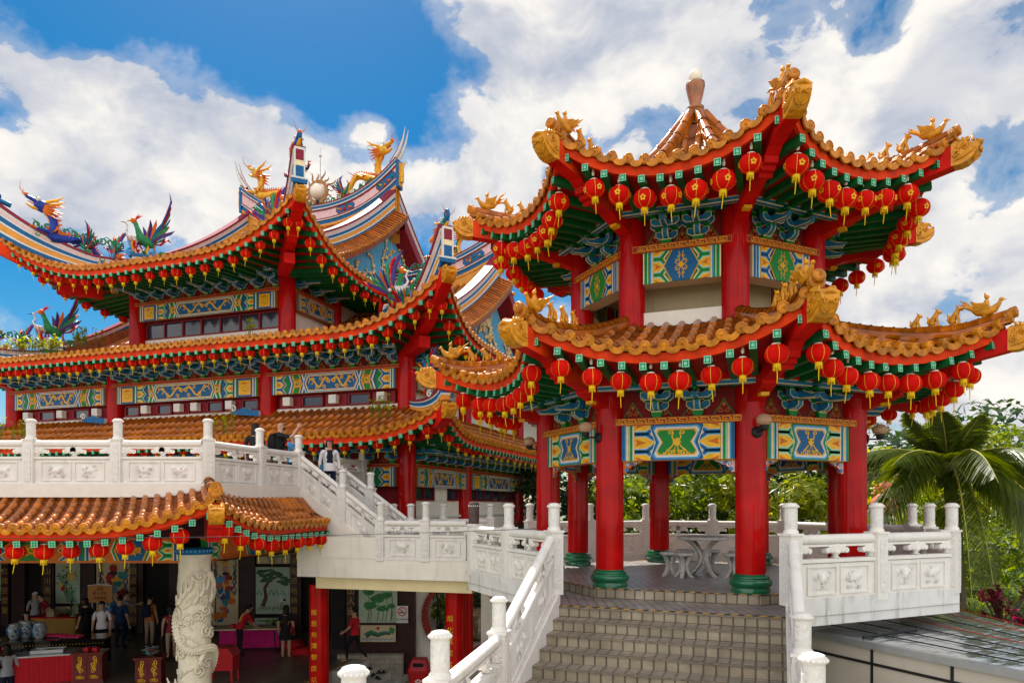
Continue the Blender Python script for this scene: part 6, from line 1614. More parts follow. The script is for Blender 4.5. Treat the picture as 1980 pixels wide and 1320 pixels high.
mb = MB(); mb.poly([V((-24, 13.8, .20)), V((-5.7, 13.8, .20)), V((-4.9, 16.6, .20)), V((-3.6, 26.5, .20)), V((-24, 28, .20))], 'interior_dark'); mb.build('ceiling', HALL)
YW = 26.0
def wz(py, y=YW): return 1.309-(py-975)*y/1355.7
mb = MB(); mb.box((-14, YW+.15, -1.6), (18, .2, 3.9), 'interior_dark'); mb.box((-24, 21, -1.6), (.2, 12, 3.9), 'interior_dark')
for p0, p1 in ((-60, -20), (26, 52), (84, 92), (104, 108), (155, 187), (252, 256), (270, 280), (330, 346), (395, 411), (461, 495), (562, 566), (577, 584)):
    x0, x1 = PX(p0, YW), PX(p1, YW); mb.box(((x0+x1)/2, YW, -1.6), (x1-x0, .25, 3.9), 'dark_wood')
mb.box((-14, YW, wz(1042)), (18, .22, .30), 'dark_wood')
mb.build('back_wall', HALL)
def rnd_poly(mb, y, cx, cz, rx, rz, m, n=9, j=.3, rnd=random, lay=0):
    a0 = rnd.uniform(0, 6); mb.poly([V((cx+rx*(1+rnd.uniform(-j, j))*cos(a0+2*pi*k/n), y-.002*lay, cz+rz*(1+rnd.uniform(-j, j))*sin(a0+2*pi*k/n))) for k in range(n)], m)
def painting(px0, px1, py0, py1, kind, y=YW-.13, bg='panel_cream', seed=1):
    """framed wall panel painted with a simple generic subject"""
    rnd = random.Random(seed); k = y/1355.7; x0, x1 = (px0-990)*k, (px1-990)*k; z1, z0 = 1.309-(py0-975)*k, 1.309-(py1-975)*k; w, h = x1-x0, z1-z0; cx, cz = (x0+x1)/2, (z0+z1)/2
    mb = MB(); mb.box((cx, y+.03, cz), (w+.06, .05, h+.06), 'dark_wood'); mb.box((cx, y, cz), (w, .03, h), bg); yy = y-.018
    X = lambda u: x0+w*u
    Z = lambda v: z0+h*v
    ex = V((1, 0, 0)); en = V((0, -1, 0)); O = V((0, yy, 0))
    R = lambda pts, wd, m, lay=0: rib(mb, O, ex, EZ, en, [(X(u), Z(v)) for u, v in pts], wd, m, .002*lay)
    if kind == 'warrior':        # generic robed guardian figure with ribbons and halberd
        R([(.12, .05), (.13, .95)], .05, 'ink_brown', 0)
        for s in (-1, 1):
            for q in range(4): R([(.5+s*(.2+.03*q), .35+.1*q), (.5+s*.42, .45+.12*q), (.5+s*(.30+.05*(q % 2)), .58+.1*q), (.5+s*.44, .66+.08*q)], .05, ('paint_blue', 'paint_violet', 'paint_orange', 'ink_teal')[q], 1)
        for q in range(26):
            v = rnd.uniform(.06, .66); u = .5+rnd.uniform(-.34, .34)*(1-.3*v); rnd_poly(mb, yy, X(u), Z(v), w*rnd.uniform(.08, .17), h*rnd.uniform(.03, .07), rnd.choice(['paint_orange', 'petal_red', 'paint_blue', 'ink_brown', 'paint_yellow', 'paint_sky', 'ink_teal', 'petal_red', 'paint_orange', 'paint_violet']), 8, .35, rnd, 2+q*.15)
        rnd_poly(mb, yy, X(.5), Z(.74), w*.12, h*.055, 'skin' if seed % 2 else 'petal_red', 12, .05, rnd, 7); rnd_poly(mb, yy, X(.5), Z(.68), w*.12, h*.03, 'hair', 9, .15, rnd, 7.5); rnd_poly(mb, yy, X(.5), Z(.82), w*.15, h*.04, 'paint_yellow', 9, .2, rnd, 8); rnd_poly(mb, yy, X(.5), Z(.88), w*.05, h*.04, 'petal_red', 7, .2, rnd, 8.4)
        for s in (-1, 1): R([(.5+s*.05, .84), (.5+s*.14, .92), (.5+s*.09, .97)], .04, 'paint_violet', 8)
    elif kind == 'peony':
        for q in range(9): R([(.9-.05*q, .02), (.75-.06*q, .2+.03*q), (.85-.09*q, .35+.05*q)], .03, ('ink_teal', 'leaf_pale', 'ink_green')[q % 3], q*.2)
        for q in range(46): u = rnd.gauss(.5, .17); rnd_poly(mb, yy, X(min(.93, max(.07, u))), Z(min(.95, max(.06, .25+.75*(1-abs(u-.5))*rnd.random()))), w*.06, h*.022, rnd.choice(['leaf_pale', 'ink_green', 'leaf_pale']), 6, .4, rnd, 2)
        for u, v, m, r in ((.62, .64, 'petal_yellow', .17), (.3, .36, 'petal_red', .11), (.2, .44, 'petal_yellow', .1), (.45, .5, 'ink_brown', .08), (.35, .88, 'petal_yellow', .08), (.85, .75, 'petal_yellow', .07)):
            for q in range(6): rnd_poly(mb, yy, X(u)+w*r*.4*cos(q), Z(v)+w*r*.4*sin(q), w*r*.6, w*r*.6, m, 7, .3, rnd, 4+q*.1)
    elif kind == 'pine':
        R([(.2, .16), (.3, .35), (.26, .55), (.42, .75), (.5, .86)], lambda t: .16*(1-.5*t), 'ink_brown', 1); R([(.38, .70), (.62, .80), (.8, .84)], .07, 'ink_brown', 1)
        for q in range(30): u = rnd.uniform(.1, .95); v = .70+.24*rnd.random()-.12*abs(u-.5)*(1 if u > .5 else .3); rnd_poly(mb, yy, X(u), Z(v if u < .75 else v-.12), w*.10, h*.035, 'ink_green', 8, .3, rnd, 2+q*.05)
        for u in (.1, .45, .6, .78): R([(u-.07, .40), (u, .52), (u+.07, .40)], .05, 'ink_teal', 0)
        for q in range(12): R([(.05+.07*q, .06+.02*(q % 3)), (.12+.07*q, .16), (.2+.06*q, .10)], .03, ('ink_brown', 'leaf_pale')[q % 2], .5)
        R([(.72, .22), (.74, .34), (.70, .44), (.76, .50)], .035, 'paint_white', 3); rnd_poly(mb, yy, X(.76), Z(.30), w*.09, h*.05, 'paint_white', 8, .2, rnd, 3); rnd_poly(mb, yy, X(.84), Z(.30), w*.05, h*.03, 'hair', 7, .2, rnd, 3.5)
        for u in (.73, .79): R([(u, .25), (u, .10)], .02, 'hair', 3)
    elif kind == 'lotus':
        for u, v, r in ((.25, .7, .16), (.5, .55, .2), (.3, .4, .18), (.72, .62, .15), (.62, .32, .15), (.85, .38, .1), (.85, .82, .1)):
            R([(u, v), (u+.03, v*.5), (u-.02, .03)], .02, 'ink_green', .5); rnd_poly(mb, yy, X(u), Z(v), w*r, w*r*.6, 'leaf_green2', 11, .25, rnd, 1+r*8); R([(u-r*.7, v), (u, v-.03), (u+r*.7, v+.02)], .02, 'ink_green', 6)
    elif kind == 'mythic':
        R([(.15, .35), (.3, .55), (.5, .42), (.7, .55), (.85, .5)], lambda t: h*.34*(1-.4*t), 'ink_green', 1); R([(.15, .42), (.3, .62), (.5, .49), (.7, .62), (.85, .55)], .04, 'ink_teal', 2)
        rnd_poly(mb, yy, X(.5), Z(.82), h*.09, h*.09, 'petal_red', 12, .05, rnd, 2); rnd_poly(mb, yy, X(.9), Z(.7), w*.08, h*.2, 'leaf_green2', 9, .3, rnd, 2)
        for q in range(7): R([(.05+.13*q, .1), (.12+.13*q, .22), (.18+.13*q, .1)], .03, 'paint_sky', 1)
    else:
        for q in range(14): u = rnd.uniform(.3, .8); R([(u*.8+.1, .05), (u, .45), (min(.96, max(.04, u+rnd.uniform(-.5, .5))), rnd.uniform(.5, .9))], .02, ('ink_green', 'leaf_pale')[q % 2], q*.1)
    return mb.build('painted_panel', HALL)
painting(187, 253, 1057, 1214, 'warrior', seed=2); painting(411, 461, 1062, 1208, 'warrior', seed=3)
painting(108, 155, 1085, 1166, 'peony', bg='panel_mint', seed=4); painting(108, 156, 1056, 1078, 'grass', seed=5); painting(107, 152, 1172, 1192, 'grass', seed=6)
painting(495, 561, 1096, 1186, 'pine', bg='panel_mint', seed=7); painting(497, 561, 1064, 1089, 'grass', seed=8); painting(493, 560, 1194, 1208, 'grass', bg='panel_mint', seed=9)
painting(-22, 10, 1083, 1160, 'peony', bg='panel_mint', seed=10); painting(-22, 12, 1055, 1076, 'grass', bg='panel_mint', seed=11)
def text_mesh(body, size, m, ext=.004):
    cu = bpy.data.curves.new('text', 'FONT'); cu.body = body; cu.size = size; cu.extrude = ext; cu.align_x = 'CENTER'; cu.align_y = 'CENTER'
    o = bpy.data.objects.new('text', cu); COL.objects.link(o); bpy.context.view_layer.update()
    me = bpy.data.meshes.new_from_object(o.evaluated_get(bpy.context.evaluated_depsgraph_get())); bpy.data.objects.remove(o); me.materials.clear(); me.materials.append(MATS[m]); return me
def text_column(chars, x, y, z_top, step, size, parent, m='gold', org=None, ex=V((1, 0, 0))):
    """vertical inscription: one mesh, characters one above the other, facing -Y"""
    mb = MB()
    for i, ch in enumerate(chars):
        me = text_mesh(ch, size, m); c = V((x, y, z_top-step*i)); vs = [c+ex*v.co.x+EZ*v.co.y+V((ex.y, -ex.x, 0))*v.co.z for v in me.vertices]; i0 = len(mb.v); mb.v += [tuple(p) for p in vs]
        for p in me.polygons: mb.f.append(tuple(q+i0 for q in p.vertices)); mb.m.append(m); mb.s.append(False)
        bpy.data.meshes.remove(me)
    return mb.build('inscription', parent, HALL if org is None else org)
for px, ch in ((15, '典聖立偉至堂皇'), (97, '岳奉山川風雲變'), (262, '天布四造昊普同秋'), (571, '奉天聖德地納福')):
    x = PX(px, YW); mb = MB(); mb.box((x, YW-.14, wz(1130)), (.27, .03, 3.0), 'dark_wood2'); pl = mb.build('couplet_board', HALL); text_column(ch, x, YW-.16, wz(1066), .36, .26, pl, 'gold_dull')
# right wing wall of the hall, nearer than the back wall
Y2 = 21.9
mb = MB(); x0, x1 = PX(640, Y2), PX(802, Y2); mb.box(((x0+x1)/2, Y2+.2, -1.9), (x1-x0, .3, 4.4), 'dark_wood'); mb.box((PX(655, Y2)-.0, Y2+.0, -1.4), (.40, .12, 3.6), 'interior_dark'); mb.build('side_wall', HALL)
painting(694, 768, 1118, 1203, 'lotus', Y2-.02, 'panel_mint', 12); painting(697, 765, 1208, 1240, 'mythic', Y2-.02, 'panel_cream', 13)
x = PX(679, Y2); mb = MB(); mb.box((x, Y2, -1.4), (.25, .05, 2.4), 'dark_wood2'); pl = mb.build('couplet_board', HALL); text_column('山人逢', x, Y2-.04, wz(1142, Y2), .32, .26, pl, 'gold_dull')
mb = MB(); mb.box((PX(726, Y2)-.1, Y2-.25, -3.75), (2.0, .3, .9), 'step_wall'); mb.build('planter_wall', HALL)
# no smoking sign
t = thing('no_smoking_sign', 'white NO SMOKING sign on the dark wall beside the moon gate', 'sign', (PX(778.5, 21.85), 21.78, wz(1187, 21.8)))
c = ORG[t.name]; mb = MB(); mb.box(c, (.36, .02, .53), 'paint_white'); b = mb.build('board', t)
mb = MB(); cc = c+V((0, -.014, .09)); fx = (V((1, 0, 0)), EZ, V((0, -1, 0)))
mb.lathe(cc, [(.115, 0), (.115, .004), (.14, .004), (.14, 0)], 28, 'petal_red2', False, fx, caps=False); mb.box(cc, (.25, .006, .022), 'petal_red2', (V((.707, 0, -.707)), V((0, 1, 0)), V((.707, 0, .707)))); mb.box(cc+V((-.01, .002, -.03)), (.17, .004, .03), 'black_iron'); mb.box(cc+V((.0, .002, .035)), (.03, .004, .05), 'metal_grey'); mb.build('symbol', t)
me = text_mesh('NO SMOKING', .058, 'black_iron'); o = bpy.data.objects.new('lettering', me); COL.objects.link(o); o.parent = t; o.location = (0, -.014, -.15); o.rotation_euler = (pi/2, 0, 0)
# moon-gate wall
MG = thing('moon_gate_wall', 'beige wall with a round red-rimmed moon gate under the walkway', 'wall', (PX(850, 22.6), 22.6, -2.2))
gx, gz, gr = PX(893, 22.4), -2.25, 1.12; xa, xb = PX(799, 22.4), PX(930, 22.4)
mb = MB(); n = 40; yw = 22.4
ring = [V((gx+gr*cos(2*pi*k/n), yw, gz+gr*sin(2*pi*k/n))) for k in range(n)]
def sqp(a):
    dx, dz = cos(a), sin(a); t = min([((xb-gx)/dx if dx > 0 else (xa-gx)/dx) if abs(dx) > 1e-6 else 99, ((.3-gz)/dz if dz > 0 else (-4.2-gz)/dz) if abs(dz) > 1e-6 else 99]); return V((gx+dx*t, yw, gz+dz*t))
outr = [sqp(2*pi*k/n) for k in range(n)]
for k in range(n): j = (k+1) % n; mb.poly([ring[k], ring[j], outr[j], outr[k]], 'wall_cream'); mb.poly([ring[k], ring[j], ring[j]+V((0, .3, 0)), ring[k]+V((0, .3, 0))], 'red_paint')
mb.build('wall', MG)
mb = MB(); mb.lathe((gx, yw, gz), [(gr-.01, 0), (gr-.01, .05), (gr+.16, .05), (gr+.16, 0)], 48, 'red_dark', False, fx, caps=False); 
for k in range(36):
    a = 2*pi*k/36; d = V((cos(a), 0, sin(a))); s = V((-sin(a), 0, cos(a))); c = V((gx, yw-.053, gz))+d*(gr+.075)
    for q in (((-.08, -.05), (.08, -.05)), ((-.08, -.05), (-.08, .05)), ((-.08, .05), (.04, .05)), ((.04, .05), (.04, -.01))): rib(mb, c, s, d, V((0, -1, 0)), q, .012, 'key_orange', .002)
mb.build('rim', MG)
# red landing columns with gilt inscriptions
cA = column(HALL, HALL, V((PX(617, 17.0), 17.0, 0)), -4.2, -.62, .235, False, 'column'); text_column('推恩布澤黎庶以', PX(607, 16.75), 16.755, wz(1184, 16.75), .268, .15, cA, 'gold')
cB = column(HALL, HALL, V((PX(881, 16.2), 16.2, 0)), -4.2, -.62, .235, False, 'column'); text_column('烟化萬里名', PX(870, 15.95), 15.957, wz(1196, 15.96), .262, .15, cB, 'gold'); text_column('信眾敬奉同沾恩', PX(877, 15.95), 15.975, wz(1205, 15.96), .055, .035, cB, 'gold')
text_column('信眾敬獻同沾恩', PX(601, 16.75), 16.79, wz(1232, 16.75), .05, .03, cA, 'gold_dull')
column(HALL, HALL, V((PX(900, 18.0), 18.0, 0)), -3.0, -.40, .20, False, 'column')
# carved dragon pillar
def dragon_pillar(c, r, z0, z1):
    sh = MB(); K = 60; n = 40; rows = []
    for i in range(K+1):
        z = z0+(z1-z0)*i/K; rows.append([V((c.x+(r+.035*max(0, mnoise.noise(V((3.2*cos(2*pi*k/n), 3.2*sin(2*pi*k/n), z*2.6))))+.012*mnoise.noise(V((9*cos(2*pi*k/n), 9*sin(2*pi*k/n), z*8))))*cos(2*pi*k/n), c.y+(r+.035*max(0, mnoise.noise(V((3.2*cos(2*pi*k/n), 3.2*sin(2*pi*k/n), z*2.6)))))*sin(2*pi*k/n), z)) for k in range(n)])
    sh.grid(rows, 'pillar_stone', True, closed=True); o = sh.build('dragon_pillar', HALL)
    mb = MB()
    def S(a, z, d=0.0): return V((c.x+(r+d)*cos(a), c.y+(r+d)*sin(a), z))
    # body winding up the shaft, with rows of scales
    N = 90; pts = []; rad = []
    for i in range(N+1):
        t = i/N; a = -1.9-2*pi*1.75*t; z = z0+.75+(z1-z0-1.25)*t+.16*sin(t*20); pts.append(S(a, z, .035)); rad.append(.105*(1-.55*t)*(.7+.3*min(1, t*8)))
    mb.tube(pts, rad, 10, 'pillar_stone')
    for i in range(2, N, 1):
        p = pts[i]; a = atan2(p.y-c.y, p.x-c.x); out = V((cos(a), sin(a), 0)); d = (pts[i+1]-pts[i-1]).normalized() if i < N else V((0, 0, 1)); s = out.cross(d).normalized()
        for q in (-1, 0, 1): mb.ball(p+out*rad[i]*(.92 if q == 0 else .7)+s*q*rad[i]*.62+d*(.5*(q % 2)*rad[i]*.4), rad[i]*.36, 'pillar_stone', 6, 4, (1, 1, 1))
    # head near the foot, facing the court
    h = S(-1.9, z0+.95, .10); ou = V((cos(-1.9), sin(-1.9), 0)); sd_ = V((-ou.y, ou.x, 0))
    mb.ball(h, .17, 'pillar_stone', 12, 9, (1.1, .8, 1)); mb.tube([h+EZ*.02, h+sd_*.16+ou*.06-EZ*.14, h+sd_*.26+ou*.05-EZ*.30], [.12, .10, .06], 8, 'pillar_stone'); mb.tube([h-EZ*.10, h+sd_*.05+ou*.05-EZ*.26, h+sd_*.12+ou*.05-EZ*.38], [.09, .06, .03], 7, 'pillar_stone')
    for s in (-1, 1):
        mb.ball(h+sd_*(.06+.05*s)+ou*.13+EZ*.06, .045, 'pillar_stone', 7, 5)
        mb.tube([h+EZ*.1+sd_*.05*s, h+EZ*.3+sd_*(.06*s-.12)+ou*.03, h+EZ*.46+sd_*(.1*s-.2)], [.04, .03, .01], 6, 'pillar_stone')
        for k in range(5): mb.tube([h-sd_*.1+EZ*(-.1+.07*k), h-sd_*.24+EZ*(-.14+.1*k)+ou*.02, h-sd_*.36+EZ*(-.08+.13*k)-ou*.08], [.035, .028, .006], 5, 'pillar_stone')
    for k in range(3): mb.tube([h+sd_*.22+ou*.1-EZ*.2, h+sd_*(.3+.05*k)+ou*.08-EZ*(.05-.1*k), h+sd_*(.36+.04*k)+EZ*(.1*k)], [.02, .016, .004], 5, 'pillar_stone')
    # claws
    for i, s in ((16, 1), (40, -1), (62, 1)):
        p = pts[i]; a = atan2(p.y-c.y, p.x-c.x)+.35*s; q = S(a, p.z-.22, .06); mb.tube([p, q], [.06, .045], 7, 'pillar_stone')
        for k in (-1, 0, 1): mb.tube([q, S(a+.12*k, q.z-.08, .07), S(a+.16*k, q.z-.15, .04)], [.022, .02, .004], 5, 'pillar_stone')
    # clouds: clustered scrolls all round, and flames near the top
    rnd = random.Random(5)
    for k in range(46):
        a0 = rnd.uniform(-pi, .2); z = rnd.uniform(z0+.15, z1-.35); R0 = rnd.uniform(.07, .13); pts2 = [S(a0+x/r, z+y, .028) for x, y in spiral(0, 0, R0, R0*.2, rnd.uniform(0, 6), 1.4, 16)]; mb.tube(pts2, R0*.21, 5, 'pillar_stone')
        t0 = rnd.uniform(.8, 2); mb.tube([S(a0+(R0+.3*t)/r*(1 if k % 2 else -1), z-.05+.10*sin(t*3+t0), .02) for t in [i/8 for i in range(9)]], [R0*.2*(1-.8*i/8) for i in range(9)], 5, 'pillar_stone')
    for k in range(7):
        a0 = -2.2+.33*k; z = z1-.95+.12*(k % 3); mb.tube([S(a0+.45*t+.1*sin(t*6), z+.42*t, .03) for t in [i/8 for i in range(9)]], [.05*(1-.9*i/8) for i in range(9)], 5, 'pillar_stone')
    mb.build('dragon_relief', o, HALL)
    mb = MB(); mb.lathe((c.x, c.y, 0), [(r*1.08, z1-.02), (r*1.16, z1+.02), (r*1.16, z1+.09), (r*1.05, z1+.11)], 28, 'paint_blue'); 
    for k in range(28): a = 2*pi*k/28; mb.ball((c.x+r*1.16*cos(a), c.y+r*1.16*sin(a), z1+.055), .03, 'paint_sky', 6, 4)
    mb.build('capital', o, HALL)
dragon_pillar(V((-6.22, 13.75, 0)), .295, -3.43, .36)
# ------------------------------------------------------------------ hall furniture
def skirted(mb, x0, x1, y0, y1, z0, z1, m, top, n=26, amp=.025):
    per = []
    for a, b in (((x0, y0), (x1, y0)), ((x1, y0), (x1, y1)), ((x1, y1), (x0, y1)), ((x0, y1), (x0, y0))):
        L = sqrt((b[0]-a[0])**2+(b[1]-a[1])**2); k = max(4, int(n*L)); nx, ny = (b[1]-a[1])/L, -(b[0]-a[0])/L
        for i in range(k):
            t = i/k; o = amp*(.5+.5*sin(i*pi*2/3)); per.append((a[0]+(b[0]-a[0])*t+nx*o, a[1]+(b[1]-a[1])*t+ny*o))
    mb.grid([[V((x, y, z0)) for x, y in per], [V((x, y, z1)) for x, y in per]], m, True, closed=True)
def rotz(mb, c, a): 
    M = Matrix.Translation(c) @ Matrix.Rotation(a, 4, 'Z') @ Matrix.Translation(-V(c)); mb.v = [tuple(M @ V(p)) for p in mb.v]; return mb
def at(px, py, y): return V((PX(px, y), y, 1.309-(py-975)*y/1355.7))
ZF = -3.43
# red pleated table with grey top
c = V((PX(100, 19.0), 19.0, ZF)); t = thing('skirted_table', 'low table with grey top and pleated bright red skirt at the hall front', 'table', c)
mb = MB(); skirted(mb, c.x-.85, c.x+.75, c.y-.35, c.y+.3, ZF, ZF+.70, 'cloth_red', None); rotz(mb, c, .35); mb.build('skirt', t); mb = MB(); mb.box(c+V((-.05, 0, .72)), (1.68, .75, .04), 'metal_grey'); rotz(mb, c, .35); mb.build('table_top', t)
c2 = c+V((-.1, .03, .745)); t = thing('metal_tray', 'shallow metal tray of offerings on the red skirted table', 'tray', c2); mb = MB(); mb.box(c2+EZ*.01, (.75, .42, .02), 'metal_grey')
for sx, sy, w, d in ((0, -.21, .75, .02), (0, .21, .75, .02), (-.375, 0, .02, .44), (.375, 0, .02, .44)): mb.box(c2+V((sx, sy, .05)), (w, d, .08), 'metal_grey')
rotz(mb, c2, .35); mb.build('pan', t); mb = MB(); mb.box(c2+V((.05, 0, .05)), (.25, .2, .05), 'cloth_tan'); mb.build('offering', t)
# long black table with vases and candle trays
c = V((PX(105, 20.6), 20.6, ZF)); t = thing('long_table', 'long glossy black altar table carrying vases and pink candles', 'table', c)
mb = MB(); mb.box(c+EZ*.80, (3.0, .95, .06), 'black_gloss'); mb.box(c+V((0, -.44, .70)), (2.9, .04, .16), 'black_gloss'); rotz(mb, c, .25); mb.build('table_top', t)
for sx in (-1, 1):
    for sy in (-1, 1): mb = MB(); mb.box(c+V((sx*1.35, sy*.38, .39)), (.09, .09, .77), 'black_gloss'); rotz(mb, c, .25); mb.build('leg', t)
mb = MB()
for k in range(34): mb.ball(c+V((-1.4+.085*k, -.465, .70)), .016, 'gold', 5, 4)
rotz(mb, c, .25); mb.build('stud_trim', t)
for px, dd, s, lab in ((27, 0, .95, 'blue and white porcelain vase farthest from the candle trays'), (50, .25, 1.05, 'blue and white porcelain vase between the two others'), (77, .1, 1.0, 'blue and white porcelain vase nearest the pink candles')):
    p = V((PX(px, 20.4+dd), 20.4+dd, ZF+.835)); t = thing('porcelain_vase', lab, 'vase', p, 'vases on the altar table'); mb = MB()
    mb.lathe(p, [(r*s, h*s) for r, h in ((.10, 0), (.13, .05), (.18, .18), (.19, .28), (.15, .38), (.12, .42), (.14, .46), (.12, .465), (.10, .42))], 20, 'porcelain'); v = mb.build('vase_body', t); mb = MB(); rnd = random.Random(px)
    for k in range(16):
        a = rnd.uniform(pi, 2*pi); z = rnd.uniform(.08, .34)*s; r = .188*s*(1-.5*abs(z/s-.24)); mb.tube([p+V((r*cos(a+u*.3), r*sin(a+u*.3), z+.03*sin(u*5))) for u in (0, .3, .6, 1)], [.01, .022, .018, .004], 5, 'paint_blue')
    mb.build('blue_painting', t)
def candle_tray(px, y, lab):
    p = V((PX(px, y), y, ZF+.84)); t = thing('candle_tray', lab, 'tray', p, 'candle trays on the altar table'); mb = MB(); mb.box(p+EZ*.01, (.62, .34, .02), 'black_iron'); mb.build('tray', t); 
    for i in range(7):
        for j in range(3): mb = MB(); q = p+V((-.25+.083*i, -.11+.11*j, .02)); mb.lathe(q, [(.036, 0), (.045, .03), (.030, .05), (.001, .052)], 9, 'candle_pink'); mb.build('candle', t)
candle_tray(106, 20.75, 'tray of pink lotus candles on the altar table, behind the other tray'); candle_tray(139, 20.55, 'tray of pink lotus candles at the front end of the altar table')
# gilded red cabinets
def cabinet(px, y, w, h, lab, rz, d=.5):
    c = V((PX(px, y), y, ZF)); t = thing('red_cabinet', lab, 'cabinet', c, 'red gilded cabinets'); mb = MB(); mb.box(c+EZ*(h/2), (w, d, h-.1), 'red_wood'); mb.box(c+EZ*(h-.03), (w+.08, d+.08, .06), 'red_wood'); mb.box(c+EZ*.04, (w+.06, d+.06, .08), 'red_wood'); rotz(mb, c, rz); mb.build('carcass', t)
    for u in (-1, 1):
        mb = MB(); mb.box(c+V((u*w*.24, -d/2-.008, h*.60)), (w*.42, .02, h*.5), 'red_wood'); mb.box(c+V((u*w*.24, -d/2-.008, h*.19)), (w*.42, .02, h*.2), 'red_wood'); O = c+V((u*w*.24, -d/2-.022, h*.60)); rnd = random.Random(px+u)
        for k in range(6): rib(mb, O, V((1, 0, 0)), EZ, V((0, -1, 0)), [(x*.8, z*1.2) for x, z in spiral(rnd.uniform(-.03, .03), -.14+.055*k, w*.11, .01, k, 1.1, 10)], .022, 'gold', .001*k)
        for k in range(3): rib(mb, O-EZ*(h*.41), V((1, 0, 0)), EZ, V((0, -1, 0)), spiral(-.06+.06*k, 0, .05, .01, k, 1.1, 9), .018, 'gold', .001*k)
        rotz(mb, c, rz); mb.build('door', t)
    return c
cabinet(175, 18.9, .70, .80, 'carved red cabinet with gilt flowers beside the red skirted table', .25); cc = cabinet(291, 18.6, .62, .74, 'carved red cabinet with gilt flowers under the clear donation box', .25)
for dx in (-.12, .12):
    p = V((PX(175, 18.9)+dx, 18.95, ZF+.80)); t = thing('red_box', f'small bright red box on the gilded cabinet, {"nearer the altar table" if dx < 0 else "nearer the pillar"}', 'box', p); mb = MB(); mb.box(p+EZ*.045, (.13, .14, .09), 'plastic_red', None, 'cloth_red', .012); mb.build('box_body', t)
p = cc+EZ*.74; t = thing('donation_box', 'clear acrylic box full of folded banknotes on the gilded cabinet', 'box', p); mb = MB()
for sx, sy, w, d in ((0, -.2, .42, .012), (0, .2, .42, .012), (-.204, 0, .012, .412), (.204, 0, .012, .412)): mb.box(p+V((sx, sy, .23)), (w, d, .44), 'acrylic')
mb.build('acrylic_case', t); mb = MB(); rnd = random.Random(3)
for k in range(46):
    q = p+V((rnd.uniform(-.15, .15), rnd.uniform(-.15, .15), rnd.uniform(.03, .24))); a = rnd.uniform(0, 3); b = rnd.uniform(-.6, .6); x = V((cos(a), sin(a), b)).normalized(); y = x.cross(V((.3, .2, 1))).normalized(); mb.box(q, (.13, .06, .006), rnd.choice(['paint_sky', 'paint_white', 'petal_red2', 'paint_mint', 'paint_blue', 'panel_cream']), (x, y, x.cross(y)))
mb.build('banknote_pile', t)

mat_acrylic_done = None
# red incense cart behind the pillar
c = V((PX(430, 18.9), 18.9, ZF)); t = thing('offering_cart', 'bright red metal box on thin legs behind the dragon pillar', 'cart', c); mb = MB(); mb.box(c+EZ*.52, (.75, .5, .40), 'plastic_red'); mb.build('body', t); mb = MB(); mb.prism([(-.40, 0), (.40, 0), (.26, .20), (-.26, .20)], c+V((0, -.28, .72)), V((1, 0, 0)), EZ, V((0, -1, 0)), .56, 'plastic_red'); mb.build('lid', t)
for sx in (-1, 1):
    for sy in (-1, 1): mb = MB(); mb.box(c+V((sx*.34, sy*.21, .16)), (.05, .05, .32), 'plastic_red'); mb.build('leg', t)
# folding table with magenta cloth
c = V((PX(482, 22.9), 22.9, ZF)); t = thing('folding_table', 'folding table with magenta cloth skirt before the warrior mural', 'table', c); mb = MB(); mb.box(c+EZ*.735, (2.15, .85, .04), 'wall_beige'); rotz(mb, c, .12); mb.build('table_top', t)
mb = MB(); skirted(mb, c.x-.98, c.x+.95, c.y+.05, c.y+.40, ZF+.05, ZF+.71, 'cloth_magenta', None, 20, .02); rotz(mb, c, .12); mb.build('skirt', t)
for sx in (-1, 1):
    for sy in (-1, 1): mb = MB(); mb.tube([c+V((sx*.9, sy*.34, 0)), c+V((sx*.85, sy*.34, .72))], .022, 6, 'black_iron'); rotz(mb, c, .12); mb.build('leg', t)
for dx, s, lab in ((.72, 1.0, 'small pot of yellow flowers near the end of the folding table'), (.95, .9, 'small pot of pink flowers at the end of the folding table')):
    p = c+V((dx, .2, .755)); t = thing('flower_pot', lab, 'flowers', p); mb = MB(); mb.lathe(p, [(.06, 0), (.08, .10), (.075, .10)], 12, 'black_iron'); mb.build('pot', t); mb = MB(); rnd = random.Random(int(dx*100))
    for k in range(40): mb.ball(p+V((rnd.gauss(0, .07), rnd.gauss(0, .07), .15+rnd.uniform(-.04, .06))), .025, rnd.choice(['leaf_green2', 'leaf_green2', 'petal_yellow' if dx < .8 else 'candle_pink']), 5, 4)
    mb.build('blooms', t)
p = c+V((-.45, -.2, .755)); t = thing('red_bowl', 'little red bowl on the folding table top', 'bowl', p); mb = MB(); mb.lathe(p, [(.04, 0), (.09, .05), (.10, .09), (.06, .12), (.001, .13)], 14, 'plastic_red'); mb.build('bowl', t)
